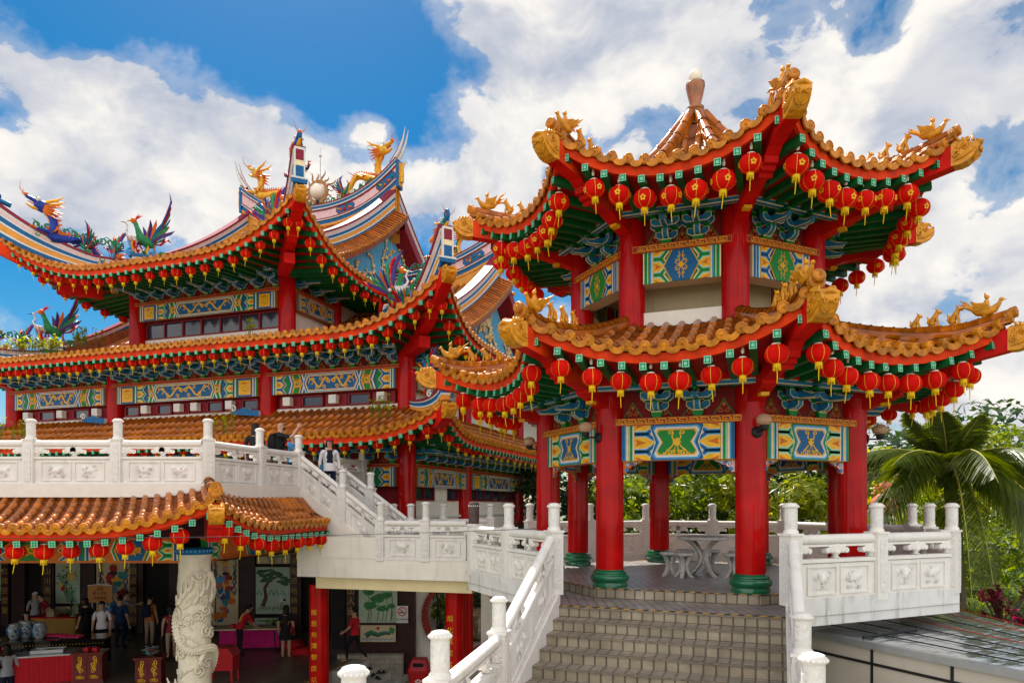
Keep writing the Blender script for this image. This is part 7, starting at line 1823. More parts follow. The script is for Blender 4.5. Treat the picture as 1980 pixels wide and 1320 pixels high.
# gold skirted counter at the back with boxes and fan
c = V((PX(115, 24.4), 24.4, ZF)); t = thing('counter', 'counter with gold pleated cloth below the peony panel', 'counter', c); mb = MB(); skirted(mb, c.x-.75, c.x+.75, c.y-.35, c.y+.35, ZF, ZF+.84, 'gold_cloth', None, 18, .03); mb.build('skirt', t); mb = MB(); mb.box(c+EZ*.86, (1.6, .8, .04), 'cloth_red'); mb.build('counter_top', t)
p = c+V((-.12, -.2, .88)); t = thing('cardboard_box', 'small brown cardboard box on the gold skirted counter', 'box', p); mb = MB(); mb.box(p+EZ*.11, (.26, .22, .22), 'cloth_tan'); mb.box(p+V((0, -.16, .24)), (.26, .12, .01), 'cloth_tan', (V((1, 0, 0)), V((0, .8, .6)), V((0, -.6, .8)))); mb.build('box_body', t)
p = c+V((.55, -.1, .88)); t = thing('desk_fan', 'pale desk fan with round dark guard standing on the counter', 'fan', p); mb = MB(); mb.lathe(p, [(.11, 0), (.11, .03), (.03, .05), (.025, .35), (.001, .36)], 14, 'leaf_pale'); mb.tube([p+V((.02, 0, .34)), p+V((.16, .02, .36))], [.06, .07], 9, 'leaf_pale'); mb.build('stand', t); mb = MB(); q = p+V((-.05, -.03, .40)); fr = frame_from(V((-.8, -.6, .1)).normalized())
for r in (.08, .15, .22): mb.lathe(q, [(r, -.006), (r+.008, 0), (r, .006), (r-.008, 0), (r, -.006)], 24, 'black_iron', True, fr, caps=False)
for k in range(12): a = 2*pi*k/12; mb.tube([q, q+fr[0]*(.22*cos(a))+fr[1]*(.22*sin(a))], .005, 4, 'black_iron')
mb.lathe(q, [(.05, 0), (.04, .03), (.001, .04)], 10, 'black_iron', True, fr); mb.build('fan_guard', t); mb = MB()
for k in range(3):
    a = 2*pi*k/3; mb.poly([q+fr[0]*(r*cos(a+da))+fr[1]*(r*sin(a+da))-fr[2]*.01*da for r, da in ((.03, 0), (.19, -.2), (.20, .5), (.05, .6))], 'black_gloss')
mb.build('fan_blade', t)
# orange notice board on a stand
p = at(194, 1205, 24.6); t = thing('notice_board', 'orange notice board with rounded corners behind the man in white', 'sign', V((p.x, 24.6, ZF))); mb = MB(); mb.box(V((p.x, 24.6, ZF+1.62)), (.86, .04, .62), 'notice_orange'); mb.build('board', t); mb = MB()
for sx in (-1, 1): mb.tube([V((p.x+sx*.3, 24.63, ZF)), V((p.x+sx*.3, 24.63, ZF+1.35))], .02, 6, 'metal_grey')
mb.tube([V((p.x-.42, 24.57, ZF+1.90)), V((p.x, 24.57, ZF+1.95)), V((p.x+.42, 24.57, ZF+1.90))], .02, 6, 'paint_white'); mb.build('stand', t)
mb = MB(); o = None
for j, ln in enumerate(('添油', '香火平安', '功德無量')):
    me = text_mesh(ln, .12, 'petal_red2'); i0 = len(mb.v); mb.v += [(p.x+v.co.x, 24.574, ZF+1.78-.16*j+v.co.y) for v in me.vertices]
    for q in me.polygons: mb.f.append(tuple(a+i0 for a in q.vertices)); mb.m.append('petal_red2'); mb.s.append(False)
mb.build('notice_lettering', t)
# kneeling cushions and shoes
for px, y, lab in ((568, 23.2, 'flat red kneeling cushion beside the woman in black'), (583, 22.2, 'square red kneeling stool before the couplet boards')):
    c = V((PX(px, y), y, ZF)); t = thing('kneeling_stool', lab, 'stool', c, 'red kneeling stools'); mb = MB(); mb.box(c+EZ*.10, (.50, .40, .18), 'cloth_red'); mb.build('base', t); mb = MB(); mb.lathe(c+EZ*.19, [(.30, 0), (.31, .03), (.26, .06), (.001, .065)], 4, 'plastic_red', False, (V((.707, .707, 0)), V((-.707, .707, 0)), EZ)); mb.build('pad', t)
shoe = None; rnd = random.Random(4)
for i, (px, py) in enumerate(((712, 1274), (722, 1282), (728, 1293), (741, 1288), (718, 1302), (736, 1306))):
    k = int(i/2); z = ZF-.19*(k+.0)-.02; y = (1.309-z)*1355.7/(py-975); p = V((PX(px, y), 20.6+.35*(i % 3), 0)); kk = min(3, max(0, int((p-V((-4.82, 21.2, 0))).dot(TX)/.34))); p.z = ZF-.19*kk
    lab = ['black slipper left highest on the hall side steps', 'black slipper second down the hall side steps', 'black slipper third down the hall side steps', 'black slipper lying by the tiled planter wall', 'black slipper near the floor edge tape', 'black slipper lowest on the hall side steps'][i]
    if shoe is None:
        shoe = thing('slipper', lab, 'shoe', p, 'slippers left on the side steps'); mb = MB(); mb.prism([(-.13, -.04), (-.05, -.05), (.08, -.05), (.14, 0), (.08, .05), (-.05, .045), (-.13, .035)], p+EZ*.03, V((1, 0, 0)), V((0, 1, 0)), EZ, .03, 'black_iron'); mb.build('sole', shoe); mb = MB(); mb.tube([p+V((.03, -.05, .03)), p+V((.05, 0, .08)), p+V((.03, .05, .03))], [.02, .025, .02], 6, 'cloth_black'); mb.build('strap', shoe)
    else: copy_tree(shoe, p, rnd.uniform(0, 6), lab)
# red bin with swing lid
c = V((PX(811, 19.2), 19.2, -4.2)); t = thing('litter_bin', 'red plastic litter bin with open swing lid beside the moon gate wall', 'bin', c); mb = MB()
def rbox(mb, c, z0, w0, z1, w1, m): mb.grid([[c+V((sx*w, sy*w, z)) for sx, sy in ((-1, -.8), (-.8, -1), (.8, -1), (1, -.8), (1, .8), (.8, 1), (-.8, 1), (-1, .8))] for z, w in ((z0, w0), (z1, w1))], m, False, closed=True)
rbox(mb, c, 0, .22, .95, .27, 'plastic_red'); mb.build('bin_body', t); mb = MB(); rbox(mb, c, .95, .30, 1.02, .30, 'plastic_red'); rbox(mb, c, 1.02, .29, 1.30, .20, 'plastic_red'); mb.poly([c+V((sx*.2, sy*.2, 1.30)) for sx, sy in ((-1, -.8), (-.8, -1), (.8, -1), (1, -.8), (1, .8), (.8, 1), (-.8, 1), (-1, .8))], 'plastic_red'); mb.box(c+V((0, -.262, 1.15)), (.28, .012, .16), 'black_iron', (V((1, 0, 0)), V((0, 1, .32)).normalized(), V((0, -.32, 1)).normalized())); mb.build('swing_lid', t)
mb = MB(); q = c+V((0, -.262, .74)); mb.poly([q+V((-.10, 0, 0)), q+V((0, 0, -.06)), q+V((.10, 0, 0)), q+V((0, 0, .06))], 'paint_white'); mb.poly([q+V((-.05, -.002, 0)), q+V((0, -.002, -.03)), q+V((.05, -.002, 0)), q+V((0, -.002, .03))], 'petal_red2'); mb.build('diamond_mark', t)

# ------------------------------------------------------------------ people
def person(lab, px, y, z, face, h=1.66, shirt='cloth_white', legs='cloth_black', hairm='hair', pose=None, hair='short', dress=False, shorts=False, sleeve=.45, bag=None, shoes='black_iron', bald=False, cap=None, sit=False, vest=None, lean=0.0, x=None):
    """one continuous skinned body; face = heading in radians (0 = +X, -pi/2 = towards the camera)"""
    X = PX(px, y) if x is None else x
    t = thing('person', lab, 'person', (X, y, z)); s = h/1.7
    P = {}
    P['pel'] = V((0, 0, .93)); P['wai'] = V((.0, 0, 1.08)); P['che'] = V((.02, 0, 1.28)); P['nec'] = V((.01, 0, 1.45)); P['hd0'] = V((.025, 0, 1.53)); P['hd1'] = V((.03, 0, 1.62)); P['hd2'] = V((.02, 0, 1.69))
    for q, sg in (('L', 1), ('R', -1)):
        P['hip'+q] = V((0, sg*.09, .88)); P['kne'+q] = V((.02, sg*.10, .48)); P['ank'+q] = V((-.02, sg*.10, .09)); P['toe'+q] = V((.16, sg*.12, .035)); P['sho'+q] = V((0, sg*.175, 1.39)); P['elb'+q] = V((-.03, sg*.24, 1.12)); P['wri'+q] = V((.05, sg*.25, .88)); P['han'+q] = V((.08, sg*.25, .80))
    for k, v in (pose or {}).items(): P[k] = V(v)
    if lean:
        c = P['pel']; R = Matrix.Rotation(lean, 3, 'Y')
        for k in P:
            if k[:3] in ('wai', 'che', 'nec', 'hd0', 'hd1', 'hd2', 'sho', 'elb', 'wri', 'han') and not (pose and k in pose and k[:3] in ('elb', 'wri', 'han')): P[k] = c+R @ (P[k]-c)
    rad = {'pel': (.15, .11), 'wai': (.13, .095), 'che': (.155, .105), 'nec': (.055, .055), 'hd0': (.07, .08), 'hd1': (.082, .098), 'hd2': (.07, .08), 'hip': (.092, .092), 'kne': (.062, .062), 'ank': (.042, .042), 'toe': (.036, .036), 'sho': (.068, .068), 'elb': (.046, .046), 'wri': (.031, .031), 'han': (.034, .034)}
    E = [('pel', 'wai'), ('wai', 'che'), ('che', 'nec'), ('nec', 'hd0'), ('hd0', 'hd1'), ('hd1', 'hd2')]
    for q in 'LR': E += [('pel', 'hip'+q), ('hip'+q, 'kne'+q), ('kne'+q, 'ank'+q), ('ank'+q, 'toe'+q), ('che', 'sho'+q), ('sho'+q, 'elb'+q), ('elb'+q, 'wri'+q), ('wri'+q, 'han'+q)]
    names = list(P); ix = {n: i for i, n in enumerate(names)}
    V0 = [P[n]*s for n in names]; E0 = [(ix[a], ix[b]) for a, b in E]; R0 = [rad[n[:3]] for n in names]
    # five fingers on each hand: short curved chains rooted in the palm
    for q, sg in (('L', 1), ('R', -1)):
        w_, h_ = P['wri'+q]*s, P['han'+q]*s; d = (h_-w_).normalized(); sd = d.cross(V((0, sg, 0))); sd = sd.normalized() if sd.length > .1 else V((1, 0, 0)); nrm = sd.cross(d).normalized()
        for k, (off, L) in enumerate(((-.030, .055), (-.010, .068), (.010, .072), (.028, .062))):
            a = h_+sd*off*s; i = len(V0); V0 += [a+d*.02, a+d*L*.6+nrm*.012*sg, a+d*L+nrm*.03*sg]; E0 += [(ix['han'+q], i), (i, i+1), (i+1, i+2)]; R0 += [(.011, .011), (.010, .010), (.008, .008)]
        i = len(V0); a = w_.lerp(h_, .4)+sd*.035; V0 += [a, a+d*.035+sd*.022, a+d*.065+sd*.024]; E0 += [(ix['han'+q], i), (i, i+1), (i+1, i+2)]; R0 += [(.013, .013), (.011, .011), (.009, .009)]
    me = bpy.data.meshes.new('skeleton'); me.from_pydata([tuple(v) for v in V0], E0, []); o = bpy.data.objects.new('skeleton', me); COL.objects.link(o)
    m = o.modifiers.new('skin', 'SKIN'); m.use_smooth_shade = True; sk = me.skin_vertices[0].data
    for i, r in enumerate(R0): sk[i].radius = (r[0]*s, r[1]*s); sk[i].use_root = (i == ix['pel'])
    m2 = o.modifiers.new('sub', 'SUBSURF'); m2.levels = 2; m2.render_levels = 2
    bpy.context.view_layer.update(); bm_ = bpy.data.meshes.new_from_object(o.evaluated_get(bpy.context.evaluated_depsgraph_get())); bpy.data.objects.remove(o); bm_.name = 'body'
    mats_ = ['skin', shirt, legs, shoes] + ([vest] if vest else [])
    bm_.materials.clear()
    for x_ in mats_: bm_.materials.append(MATS[x_])
    segs = [(ix[a], ix[b], a, b) for a, b in E]
    def near(p):
        best = None
        for a, b, na, nb in segs:
            A, B = V0[a], V0[b]; d = B-A; u = max(0, min(1, (p-A).dot(d)/d.length_squared)); dd = (p-A-d*u).length
            if best is None or dd < best[0]: best = (dd, na, nb, u)
        return best
    for f in bm_.polygons:
        c = f.center; _, a, b, u = near(c); k = 0
        if a[:3] in ('pel',) and b[:3] in ('wai',): k = 1 if (u > .25 or dress) else 2
        elif a[:3] in ('wai', ): k = 1
        elif a == 'che' and b == 'nec': k = 1 if u < .75 else 0
        elif a == 'che': k = 1
        elif a[:3] == 'sho': k = 1 if u < sleeve*2 else 0
        elif a[:3] == 'elb': k = 1 if sleeve*2-1 > u else 0
        elif a == 'pel': k = 2 if not dress else 1
        elif a[:3] == 'hip': k = (1 if u < .35 else 0) if dress else (2 if not shorts or u < .9 else 0)
        elif a[:3] == 'kne': k = 0 if (dress or shorts) else 2
        elif a[:3] == 'ank': k = 3
        if vest and k == 1 and abs(c.y) < .075*s and c.x > 0: k = 4
        f.material_index = k
    b = bpy.data.objects.new('body', bm_); COL.objects.link(b); b.parent = t
    t.rotation_euler = (0, 0, face)
    def part(name, mb): o = bpy.data.objects.new(name, mb.mesh(name)); COL.objects.link(o); o.parent = t; return o
    hc = P['hd1']*s; up = (P['hd2']-P['hd0']).normalized()
    # face: nose, eyes, brow, mouth, ears
    mb = MB(); fx = V((1, 0, 0))
    mb.tube([hc+V((.085, 0, .025))*s, hc+V((.112, 0, -.015))*s], [.010*s, .016*s], 6, 'skin'); mb.ball(hc+V((.086, 0, -.052))*s, .018*s, 'lips', 6, 4, (.6, 1.3, .5))
    for q in (-1, 1): mb.ball(hc+V((.084, q*.032, .018))*s, .011*s, 'paint_white', 6, 4); mb.ball(hc+V((.093, q*.032, .018))*s, .007*s, 'black_iron', 5, 4); mb.tube([hc+V((.088, q*.018, .042))*s, hc+V((.082, q*.05, .040))*s], .006*s, 4, 'hair'); mb.ball(hc+V((0, q*.098, -.005))*s, .024*s, 'skin', 6, 5, (.8, .5, 1.2))
    part('face', mb)
    mb = MB()
    if not bald:
        rows = []
        for i in range(8):
            th = pi/2*i/7; rows.append([hc+up*(.028*s)+V((-.012*s, 0, 0))+V((cos(2*pi*k/16)*.104*s*cos(th*.98)*(1 if cos(2*pi*k/16) < .3 else .9), sin(2*pi*k/16)*.094*s*cos(th*.98), .092*s*sin(th))) for k in range(16)])
        mb.grid(rows, hairm, True, closed=True)
        rows = []
        dn = {'short': .07, 'bob': .16, 'long': .34, 'tied': .07}[hair]
        for i in range(6):
            f = i/5; rows.append([hc+V((-.012, 0, .028))*s+V((cos(a)*(.104-.02*f)*s, sin(a)*(.096+(.012 if dn > .1 else -.01)*f)*s, -dn*s*f)) for a in [pi*.36+(pi*1.28)*k/12 for k in range(13)]])
        mb.grid(rows, hairm, True)
        if hair == 'tied': mb.ball(hc+V((-.12, 0, .03))*s, .05*s, hairm, 8, 6)
    else:
        mb.ball(hc+V((.055, 0, -.075))*s, .05*s, hairm, 9, 7, (.9, 1.1, .7)); mb.tube([hc+V((.06, -.09, .02))*s, hc+V((.1, -.04, .02))*s, hc+V((.1, .04, .02))*s, hc+V((.06, .09, .02))*s], .008*s, 5, 'black_iron')
    part('hair' if not bald else 'beard', mb)
    if cap:
        mb = MB(); mb.lathe(hc+V((-.005, 0, .03))*s, [(.108*s, 0), (.11*s, .03*s), (.09*s, .075*s), (.04*s, .098*s), (.001, .10*s)], 16, cap); mb.prism([(.06, -.08), (.17, -.06), (.19, 0), (.17, .06), (.06, .08)], hc+V((0, 0, .045))*s, V((1, 0, 0)), V((0, 1, 0)), EZ, .012, cap); part('cap', mb)
    # garment hem: a loose flared shirt tail or dress
    mb = MB(); top_, n = P['wai']*s, 20; z1_ = .94 if not dress else .62; rows = []
    for i in range(6):
        f = i/5; rows.append([P['wai'].lerp(P['pel'], f*1.0)*s+V(((.115+.03*f+(.05*f if dress else 0))*cos(2*pi*k/n)*s, (.15+.02*f+(.04*f if dress else 0))*sin(2*pi*k/n)*s, (-.06*f-(.25*f*f if dress else 0))*s)) for k in range(n)])
    mb.grid(rows, shirt, True, closed=True); part('shirt_hem' if not dress else 'skirt', mb)
    if bag:
        mb = MB(); kind, bmat = bag
        if kind == 'backpack':
            c = (P['che']*s)+V((-.19, 0, -.06))*s; mb.lathe(c-EZ*.22*s, [(.06*s, 0), (.13*s, .03*s), (.15*s, .14*s), (.14*s, .30*s), (.10*s, .40*s), (.02*s, .43*s)], 12, bmat, True, (V((.75, 0, 0)), V((0, 1, 0)), EZ))
            for q in (-1, 1): mb.tube([c+V((.02, q*.1, .18))*s, P['sho'+('L' if q > 0 else 'R')]*s+V((.01, -q*.04, .05))*s, P['che']*s+V((.13, q*.1, 0))*s, P['wai']*s+V((.02, q*.15, 0))*s], .02*s, 5, bmat)
        else:
            c = P['pel']*s+V((-.04, -.22, .0))*s; mb.lathe(c-EZ*.14*s, [(.05*s, 0), (.13*s, .02*s), (.14*s, .15*s), (.10*s, .24*s), (.02*s, .25*s)], 12, bmat, True, (V((1, 0, 0)), V((0, .5, 0)), EZ)); mb.tube([c+EZ*.1*s, P['wai']*s+V((-.13, -.05, .05))*s, P['che']*s+V((-.12, .05, .05))*s, P['shoL']*s+V((-.01, -.04, .06))*s], .011*s, 5, bmat)
        part(kind, mb)
    return t
CAMW = -pi/2
SITP = {'kneL': (.42, .10, .50), 'kneR': (.42, -.10, .50), 'hipL': (.05, .09, .55), 'hipR': (.05, -.09, .55), 'pel': (0, 0, .58), 'wai': (.0, 0, .74), 'che': (.02, 0, .95), 'nec': (.03, 0, 1.12), 'hd0': (.05, 0, 1.19), 'hd1': (.06, 0, 1.28), 'hd2': (.05, 0, 1.35), 'ankL': (.42, .1, .09), 'ankR': (.42, -.1, .09), 'toeL': (.58, .11, .035), 'toeR': (.58, -.11, .035), 'shoL': (.02, .17, 1.06), 'shoR': (.02, -.17, 1.06), 'elbL': (.10, .24, .82), 'elbR': (.10, -.24, .82), 'wriL': (.32, .16, .78), 'wriR': (.32, -.16, .78), 'hanL': (.38, .12, .78), 'hanR': (.38, -.12, .78)}
person('man in white polo shirt and black trousers standing between the altar table and cabinets', 197, 21.9, ZF, CAMW+.35, 1.70, 'cloth_white', 'cloth_black')
person('person in dark clothes standing just behind the man in white', 166, 22.9, ZF, CAMW-1.9, 1.66, 'cloth_black', 'cloth_black', hair='bob')
person('man in navy blue shirt and dark trousers seen from behind near the mural', 232, 23.0, ZF, pi/2, 1.72, 'cloth_blue', 'cloth_navy', sleeve=.45)
person('person in checked shirt reaching an arm towards the couplet board', 243, 24.2, ZF, .35, 1.72, 'cloth_plaid', 'cloth_navy', sleeve=.9, pose={'elbR': (.22, -.22, 1.25), 'wriR': (.42, -.16, 1.30), 'hanR': (.50, -.15, 1.32)})
person('man in orange shirt with dark backpack standing at the hall doorway', 289, 23.4, ZF, pi/2-.1, 1.70, 'cloth_orange', 'cloth_tan', bag=('backpack', 'cloth_navy'), pose={'elbL': (.08, .25, 1.14), 'wriL': (.25, .20, 1.18), 'hanL': (.32, .18, 1.22)})
person('woman in dark red top half hidden behind the dragon pillar', 331, 21.5, ZF, pi/2+.5, 1.62, 'red_dark', 'cloth_tan', hair='long', sleeve=.1, shorts=True)
person('woman in red and yellow polo bending over the folding table', 463, 22.2, ZF, .75, 1.60, 'cloth_red', 'cloth_black', hair='tied', lean=.5, vest='petal_yellow', pose={'elbR': (.40, -.20, 1.02), 'wriR': (.62, -.14, .84), 'hanR': (.70, -.12, .80), 'elbL': (.38, .20, 1.05), 'wriL': (.60, .16, .84), 'hanL': (.68, .15, .80)})
person('woman in short black dress with red shoulder bag seen from behind', 553, 21.6, ZF, pi/2, 1.62, 'cloth_black', 'skin', hair='long', dress=True, sleeve=.3, bag=('shoulder_bag', 'red_dark'), shoes='skin')
person('woman in red and white polo striding past the lotus panel', 686, 21.1, ZF, pi-.2, 1.62, 'cloth_red', 'cloth_black', hair='tied', vest=None, shoes='skin', pose={'kneL': (.22, .10, .50), 'ankL': (.22, .10, .10), 'toeL': (.40, .11, .04), 'kneR': (-.10, -.10, .48), 'ankR': (-.36, -.10, .16), 'toeR': (-.22, -.11, .04), 'elbL': (.06, .25, 1.14), 'wriL': (.26, .22, .98), 'hanL': (.33, .21, .94)})
person('woman in black and white checked shirt seated behind the vases', 52, 22.5, ZF, CAMW+.5, 1.62, 'cloth_plaid', 'cloth_black', hair='long', pose=SITP, sleeve=.9)
person('person with pale headscarf at the counter behind the checked shirt woman', 68, 25.0, ZF, CAMW+.8, 1.60, 'cloth_grey', 'cloth_black', 'cloth_white', hair='long')
person('person in dark red leaning at the counter below the peony panel', 92, 25.2, ZF, CAMW-.6, 1.60, 'red_dark', 'cloth_black', lean=.35)
person('woman in grey t-shirt with long dark hair crouching by the red skirted table', 14, 18.3, ZF-.55, CAMW-2.3, 1.62, 'cloth_grey', 'cloth_navy', hair='long', sleeve=.45)
person('woman peering from the edge beside the grey t-shirt woman', -8, 18.9, ZF-.45, CAMW+.9, 1.62, 'red_dark', 'cloth_navy', hair='bob')
# on the terrace
person('bald bearded man in black t-shirt holding a phone up on the terrace', 541, 17.0, 1.58, .15, 1.72, 'cloth_black', 'cloth_black', bald=True, pose={'elbR': (.30, -.22, 1.32), 'wriR': (.44, -.16, 1.55), 'hanR': (.47, -.15, 1.62)}, bag=('backpack', 'cloth_black'))
person('person in pale blue top behind the bald man on the terrace', 566, 17.6, 1.58, CAMW+1.2, 1.50, 'paint_sky', 'cloth_navy', pose={'elbR': (.2, -.22, 1.2), 'wriR': (.32, -.14, 1.38), 'hanR': (.34, -.12, 1.45)})
person('dark haired person half hidden by a terrace balustrade post', 493, 16.6, 1.58, pi/2, 1.62, 'cloth_black', 'cloth_black', hair='long')
w = A0+TX*.42+TE*.72
person('woman in red cap, white cardigan and navy dress descending the terrace stair', 0, w.y, 1.31, CAMW+.35, 1.62, 'cloth_white', 'cloth_navy', hair='bob', cap='cloth_red', sleeve=.9, vest='cloth_navy', bag=('shoulder_bag', 'cloth_teal'), x=w.x, pose={'kneR': (.14, -.10, .46), 'ankR': (.10, -.10, -.06), 'toeR': (.26, -.11, -.10)})
ph = at(567.5, 832, 17.0)
t = thing('phone', 'black phone held up by the bald man on the terrace', 'phone', (PX(541, 17.0)+.475, 16.98, 1.58+1.72)); mb = MB(); c = ORG[t.name]; mb.box(c, (.012, .075, .15), 'black_gloss'); mb.build('phone_body', t)
# ------------------------------------------------------------------ garden, trees, palm, canopy
def leaf_mat(name, c1, c2, tr=.45):
    m = bpy.data.materials.new(name); m.use_nodes = True; nt = m.node_tree; N = nt.nodes; L = nt.links; N.remove(N['Principled BSDF']); out = N['Material Output']
    tc = N.new('ShaderNodeTexCoord'); n = N.new('ShaderNodeTexNoise'); n.inputs['Scale'].default_value = 1.4; n.inputs['Detail'].default_value = 6; L.new(tc.outputs['Object'], n.inputs['Vector'])
    n2 = N.new('ShaderNodeTexWhiteNoise'); g = N.new('ShaderNodeNewGeometry'); L.new(g.outputs['Random Per Island'], n2.inputs['Vector']) if False else None
    ad = N.new('ShaderNodeMath'); ad.operation = 'MULTIPLY_ADD'; L.new(g.outputs['Random Per Island'], ad.inputs[0]); ad.inputs[1].default_value = .5; 
    mr = N.new('ShaderNodeMapRange'); mr.inputs[1].default_value = .3; mr.inputs[2].default_value = .7; mr.inputs[4].default_value = .5; L.new(n.outputs['Fac'], mr.inputs[0]); L.new(mr.outputs[0], ad.inputs[2])
    mx = N.new('ShaderNodeMix'); mx.data_type = 'RGBA'; mx.inputs[6].default_value = (*c1, 1); mx.inputs[7].default_value = (*c2, 1); L.new(ad.outputs[0], mx.inputs[0])
    d = N.new('ShaderNodeBsdfPrincipled'); d.inputs['Roughness'].default_value = .42; L.new(mx.outputs[2], d.inputs['Base Color'])
    t = N.new('ShaderNodeBsdfTranslucent'); hs = N.new('ShaderNodeHueSaturation'); hs.inputs['Hue'].default_value = .48; hs.inputs['Saturation'].default_value = 1.2; hs.inputs['Value'].default_value = 2.2; L.new(mx.outputs[2], hs.inputs['Color']); L.new(hs.outputs[0], t.inputs['Color'])
    ms = N.new('ShaderNodeMixShader'); ms.inputs[0].default_value = tr; L.new(d.outputs[0], ms.inputs[1]); L.new(t.outputs[0], ms.inputs[2]); L.new(ms.outputs[0], out.inputs[0]); MATS[name] = m
leaf_mat('foliage', (.030, .080, .008), (.20, .25, .012)); leaf_mat('foliage_dark', (.008, .030, .010), (.040, .085, .018), .3); leaf_mat('foliage_yellow', (.10, .17, .008), (.32, .31, .012), .5)
leaf_mat('palm_leaf', (.022, .060, .006), (.13, .155, .010), .35); leaf_mat('cordyline_leaf', (.06, .008, .018), (.34, .02, .04), .4)
def crown_mb(rnd, blobs, n, ls, m):
    mb = MB()
    W = [r[0]**2 for c, r in blobs]; 
    for k in range(n):
        c, r = rnd.choices(blobs, W)[0]; u = V((rnd.gauss(0, 1), rnd.gauss(0, 1), rnd.gauss(0, 1))).normalized(); rr = rnd.uniform(.55, 1.05)**.6
        p = c+V((u.x*r[0], u.y*r[0], u.z*r[1]))*rr
        if mnoise.noise(p*.9) < -.22: continue
        a = V((rnd.gauss(0, 1), rnd.gauss(0, 1), rnd.gauss(0, .6))).normalized(); nn = (u+V((rnd.gauss(0, .6), rnd.gauss(0, .6), .5+rnd.gauss(0, .5)))).normalized(); b = nn.cross(a); b = b.normalized() if b.length > .1 else V((0, 0, 1)); a = b.cross(nn)
        s = ls*rnd.uniform(.6, 1.4)
        mb.poly([p-a*s, p-b*s*.42-a*.1*s, p+a*s*1.1-nn*s*.25, p+b*s*.42-a*.1*s], m)
    return mb
def tree(name, label, loc, h, cr, seed, m, n=3800, ls=.13, group=None, th=None, blobs=None, cat='tree'):
    rnd = random.Random(seed); t = thing(name, label, cat, loc, group); L = V(loc); th = th or h*.35
    bl = blobs or [(V((rnd.uniform(-.65, .65)*cr, rnd.uniform(-.65, .65)*cr, th+rnd.uniform(.25, .9)*(h-th))), (cr*rnd.uniform(.38, .62), cr*rnd.uniform(.30, .5))) for k in range(11)]
    mb = MB(); pts = [L+V((.12*sin(i*1.3+seed), .1*cos(i*1.7), th*1.35*i/6)) for i in range(7)]; mb.tube(pts, [h*.035*(1-.09*i) for i in range(7)], 8, 'bark')
    for c, r in bl[:8]:
        s = pts[rnd.randint(3, 6)]; e = L+c; mb.tube([s, s.lerp(e, .5)+V((0, 0, .2)), e], [h*.016, h*.010, h*.004], 5, 'bark')
    mb.build('trunk', t); mb = crown_mb(rnd, [(L+c, r) for c, r in bl], n, ls, m); mb.build('crown', t); return t
GZ = -4.2
TS = [('bushy_tree', 'yellow-green bushy tree seen between the first two pavilion columns', 1218, 25.5, 7.3, 2.3, 'foliage', 'foliage_yellow'),
      ('bushy_tree', 'bright leafy tree directly behind the stone table', 1330, 27, 7.8, 2.6, 'foliage', None),
      ('dark_tree', 'dark dense tree behind the gap beside the thick column', 1530, 27, 8.6, 2.7, 'foliage_dark', None),
      ('dark_tree', 'dark tall tree behind the front column of the pavilion', 1410, 30, 9.0, 2.9, 'foliage_dark', None),
      ('dark_tree', 'dark tree between the temple side wall and the pavilion', 1088, 29, 7.4, 2.3, 'foliage_dark', None),
      ('dark_tree', 'dark tree rising behind the slim back column', 1275, 32, 9.4, 2.9, 'foliage_dark', None),
      ('bushy_tree', 'sunlit yellow-green tree just past the pavilion column beside the palm', 1690, 25, 7.2, 2.3, 'foliage_yellow', None),
      ('bushy_tree', 'light green tree behind the coconut palm crown', 1800, 29, 8.4, 2.8, 'foliage', None),
      ('bushy_tree', 'tall light green tree at the frame edge behind the palm fronds', 1935, 27, 8.5, 2.9, 'foliage_yellow', None),
      ('dark_tree', 'low leafy tree behind the red-leaved shrub', 1990, 22.5, 5.2, 1.9, 'foliage', None),
      ('bushy_tree', 'small yellow-green tree between back column and thick column', 1500, 24.5, 6.6, 1.9, 'foliage_yellow', None)]
for i, (nm, lab, px, y, h, cr, m, _) in enumerate(TS):
    tree(nm, lab, (PX(px, y), y, GZ), h, cr, 20+i, m, 5200 if h > 6 else 4200, .15, 'trees behind the pavilion', th=h*.22)
# hedge / undergrowth closing the view at the bottom: a mass nobody could count
rnd = random.Random(9); bl = [(V((PX(1060+38*k, 23.5+rnd.uniform(-.6, 2.5)), 23.5+rnd.uniform(-.6, 2.5), GZ+rnd.uniform(.5, 3.4))), (1.1, .9)) for k in range(27)]+[(V((PX(1700+25*k, 19.5+rnd.uniform(-1, 2)), 19.5+rnd.uniform(-1, 2), -1.0+rnd.uniform(.1, 1.1))), (.9, .7)) for k in range(14)]
mb = crown_mb(rnd, bl, 15000, .14, 'foliage'); setp(mb.build('undergrowth'), 'green leafy undergrowth filling the garden behind the pavilion', None, None, 'stuff')
mb = crown_mb(rnd, [(V((PX(1000+60*k, 37), 37+rnd.uniform(-1, 2), GZ+rnd.uniform(1, 9.5))), (2.4, 2.0)) for k in range(28)], 15000, .26, 'foliage_dark'); setp(mb.build('far_wood'), 'dark far wood behind the garden trees', None, None, 'stuff')
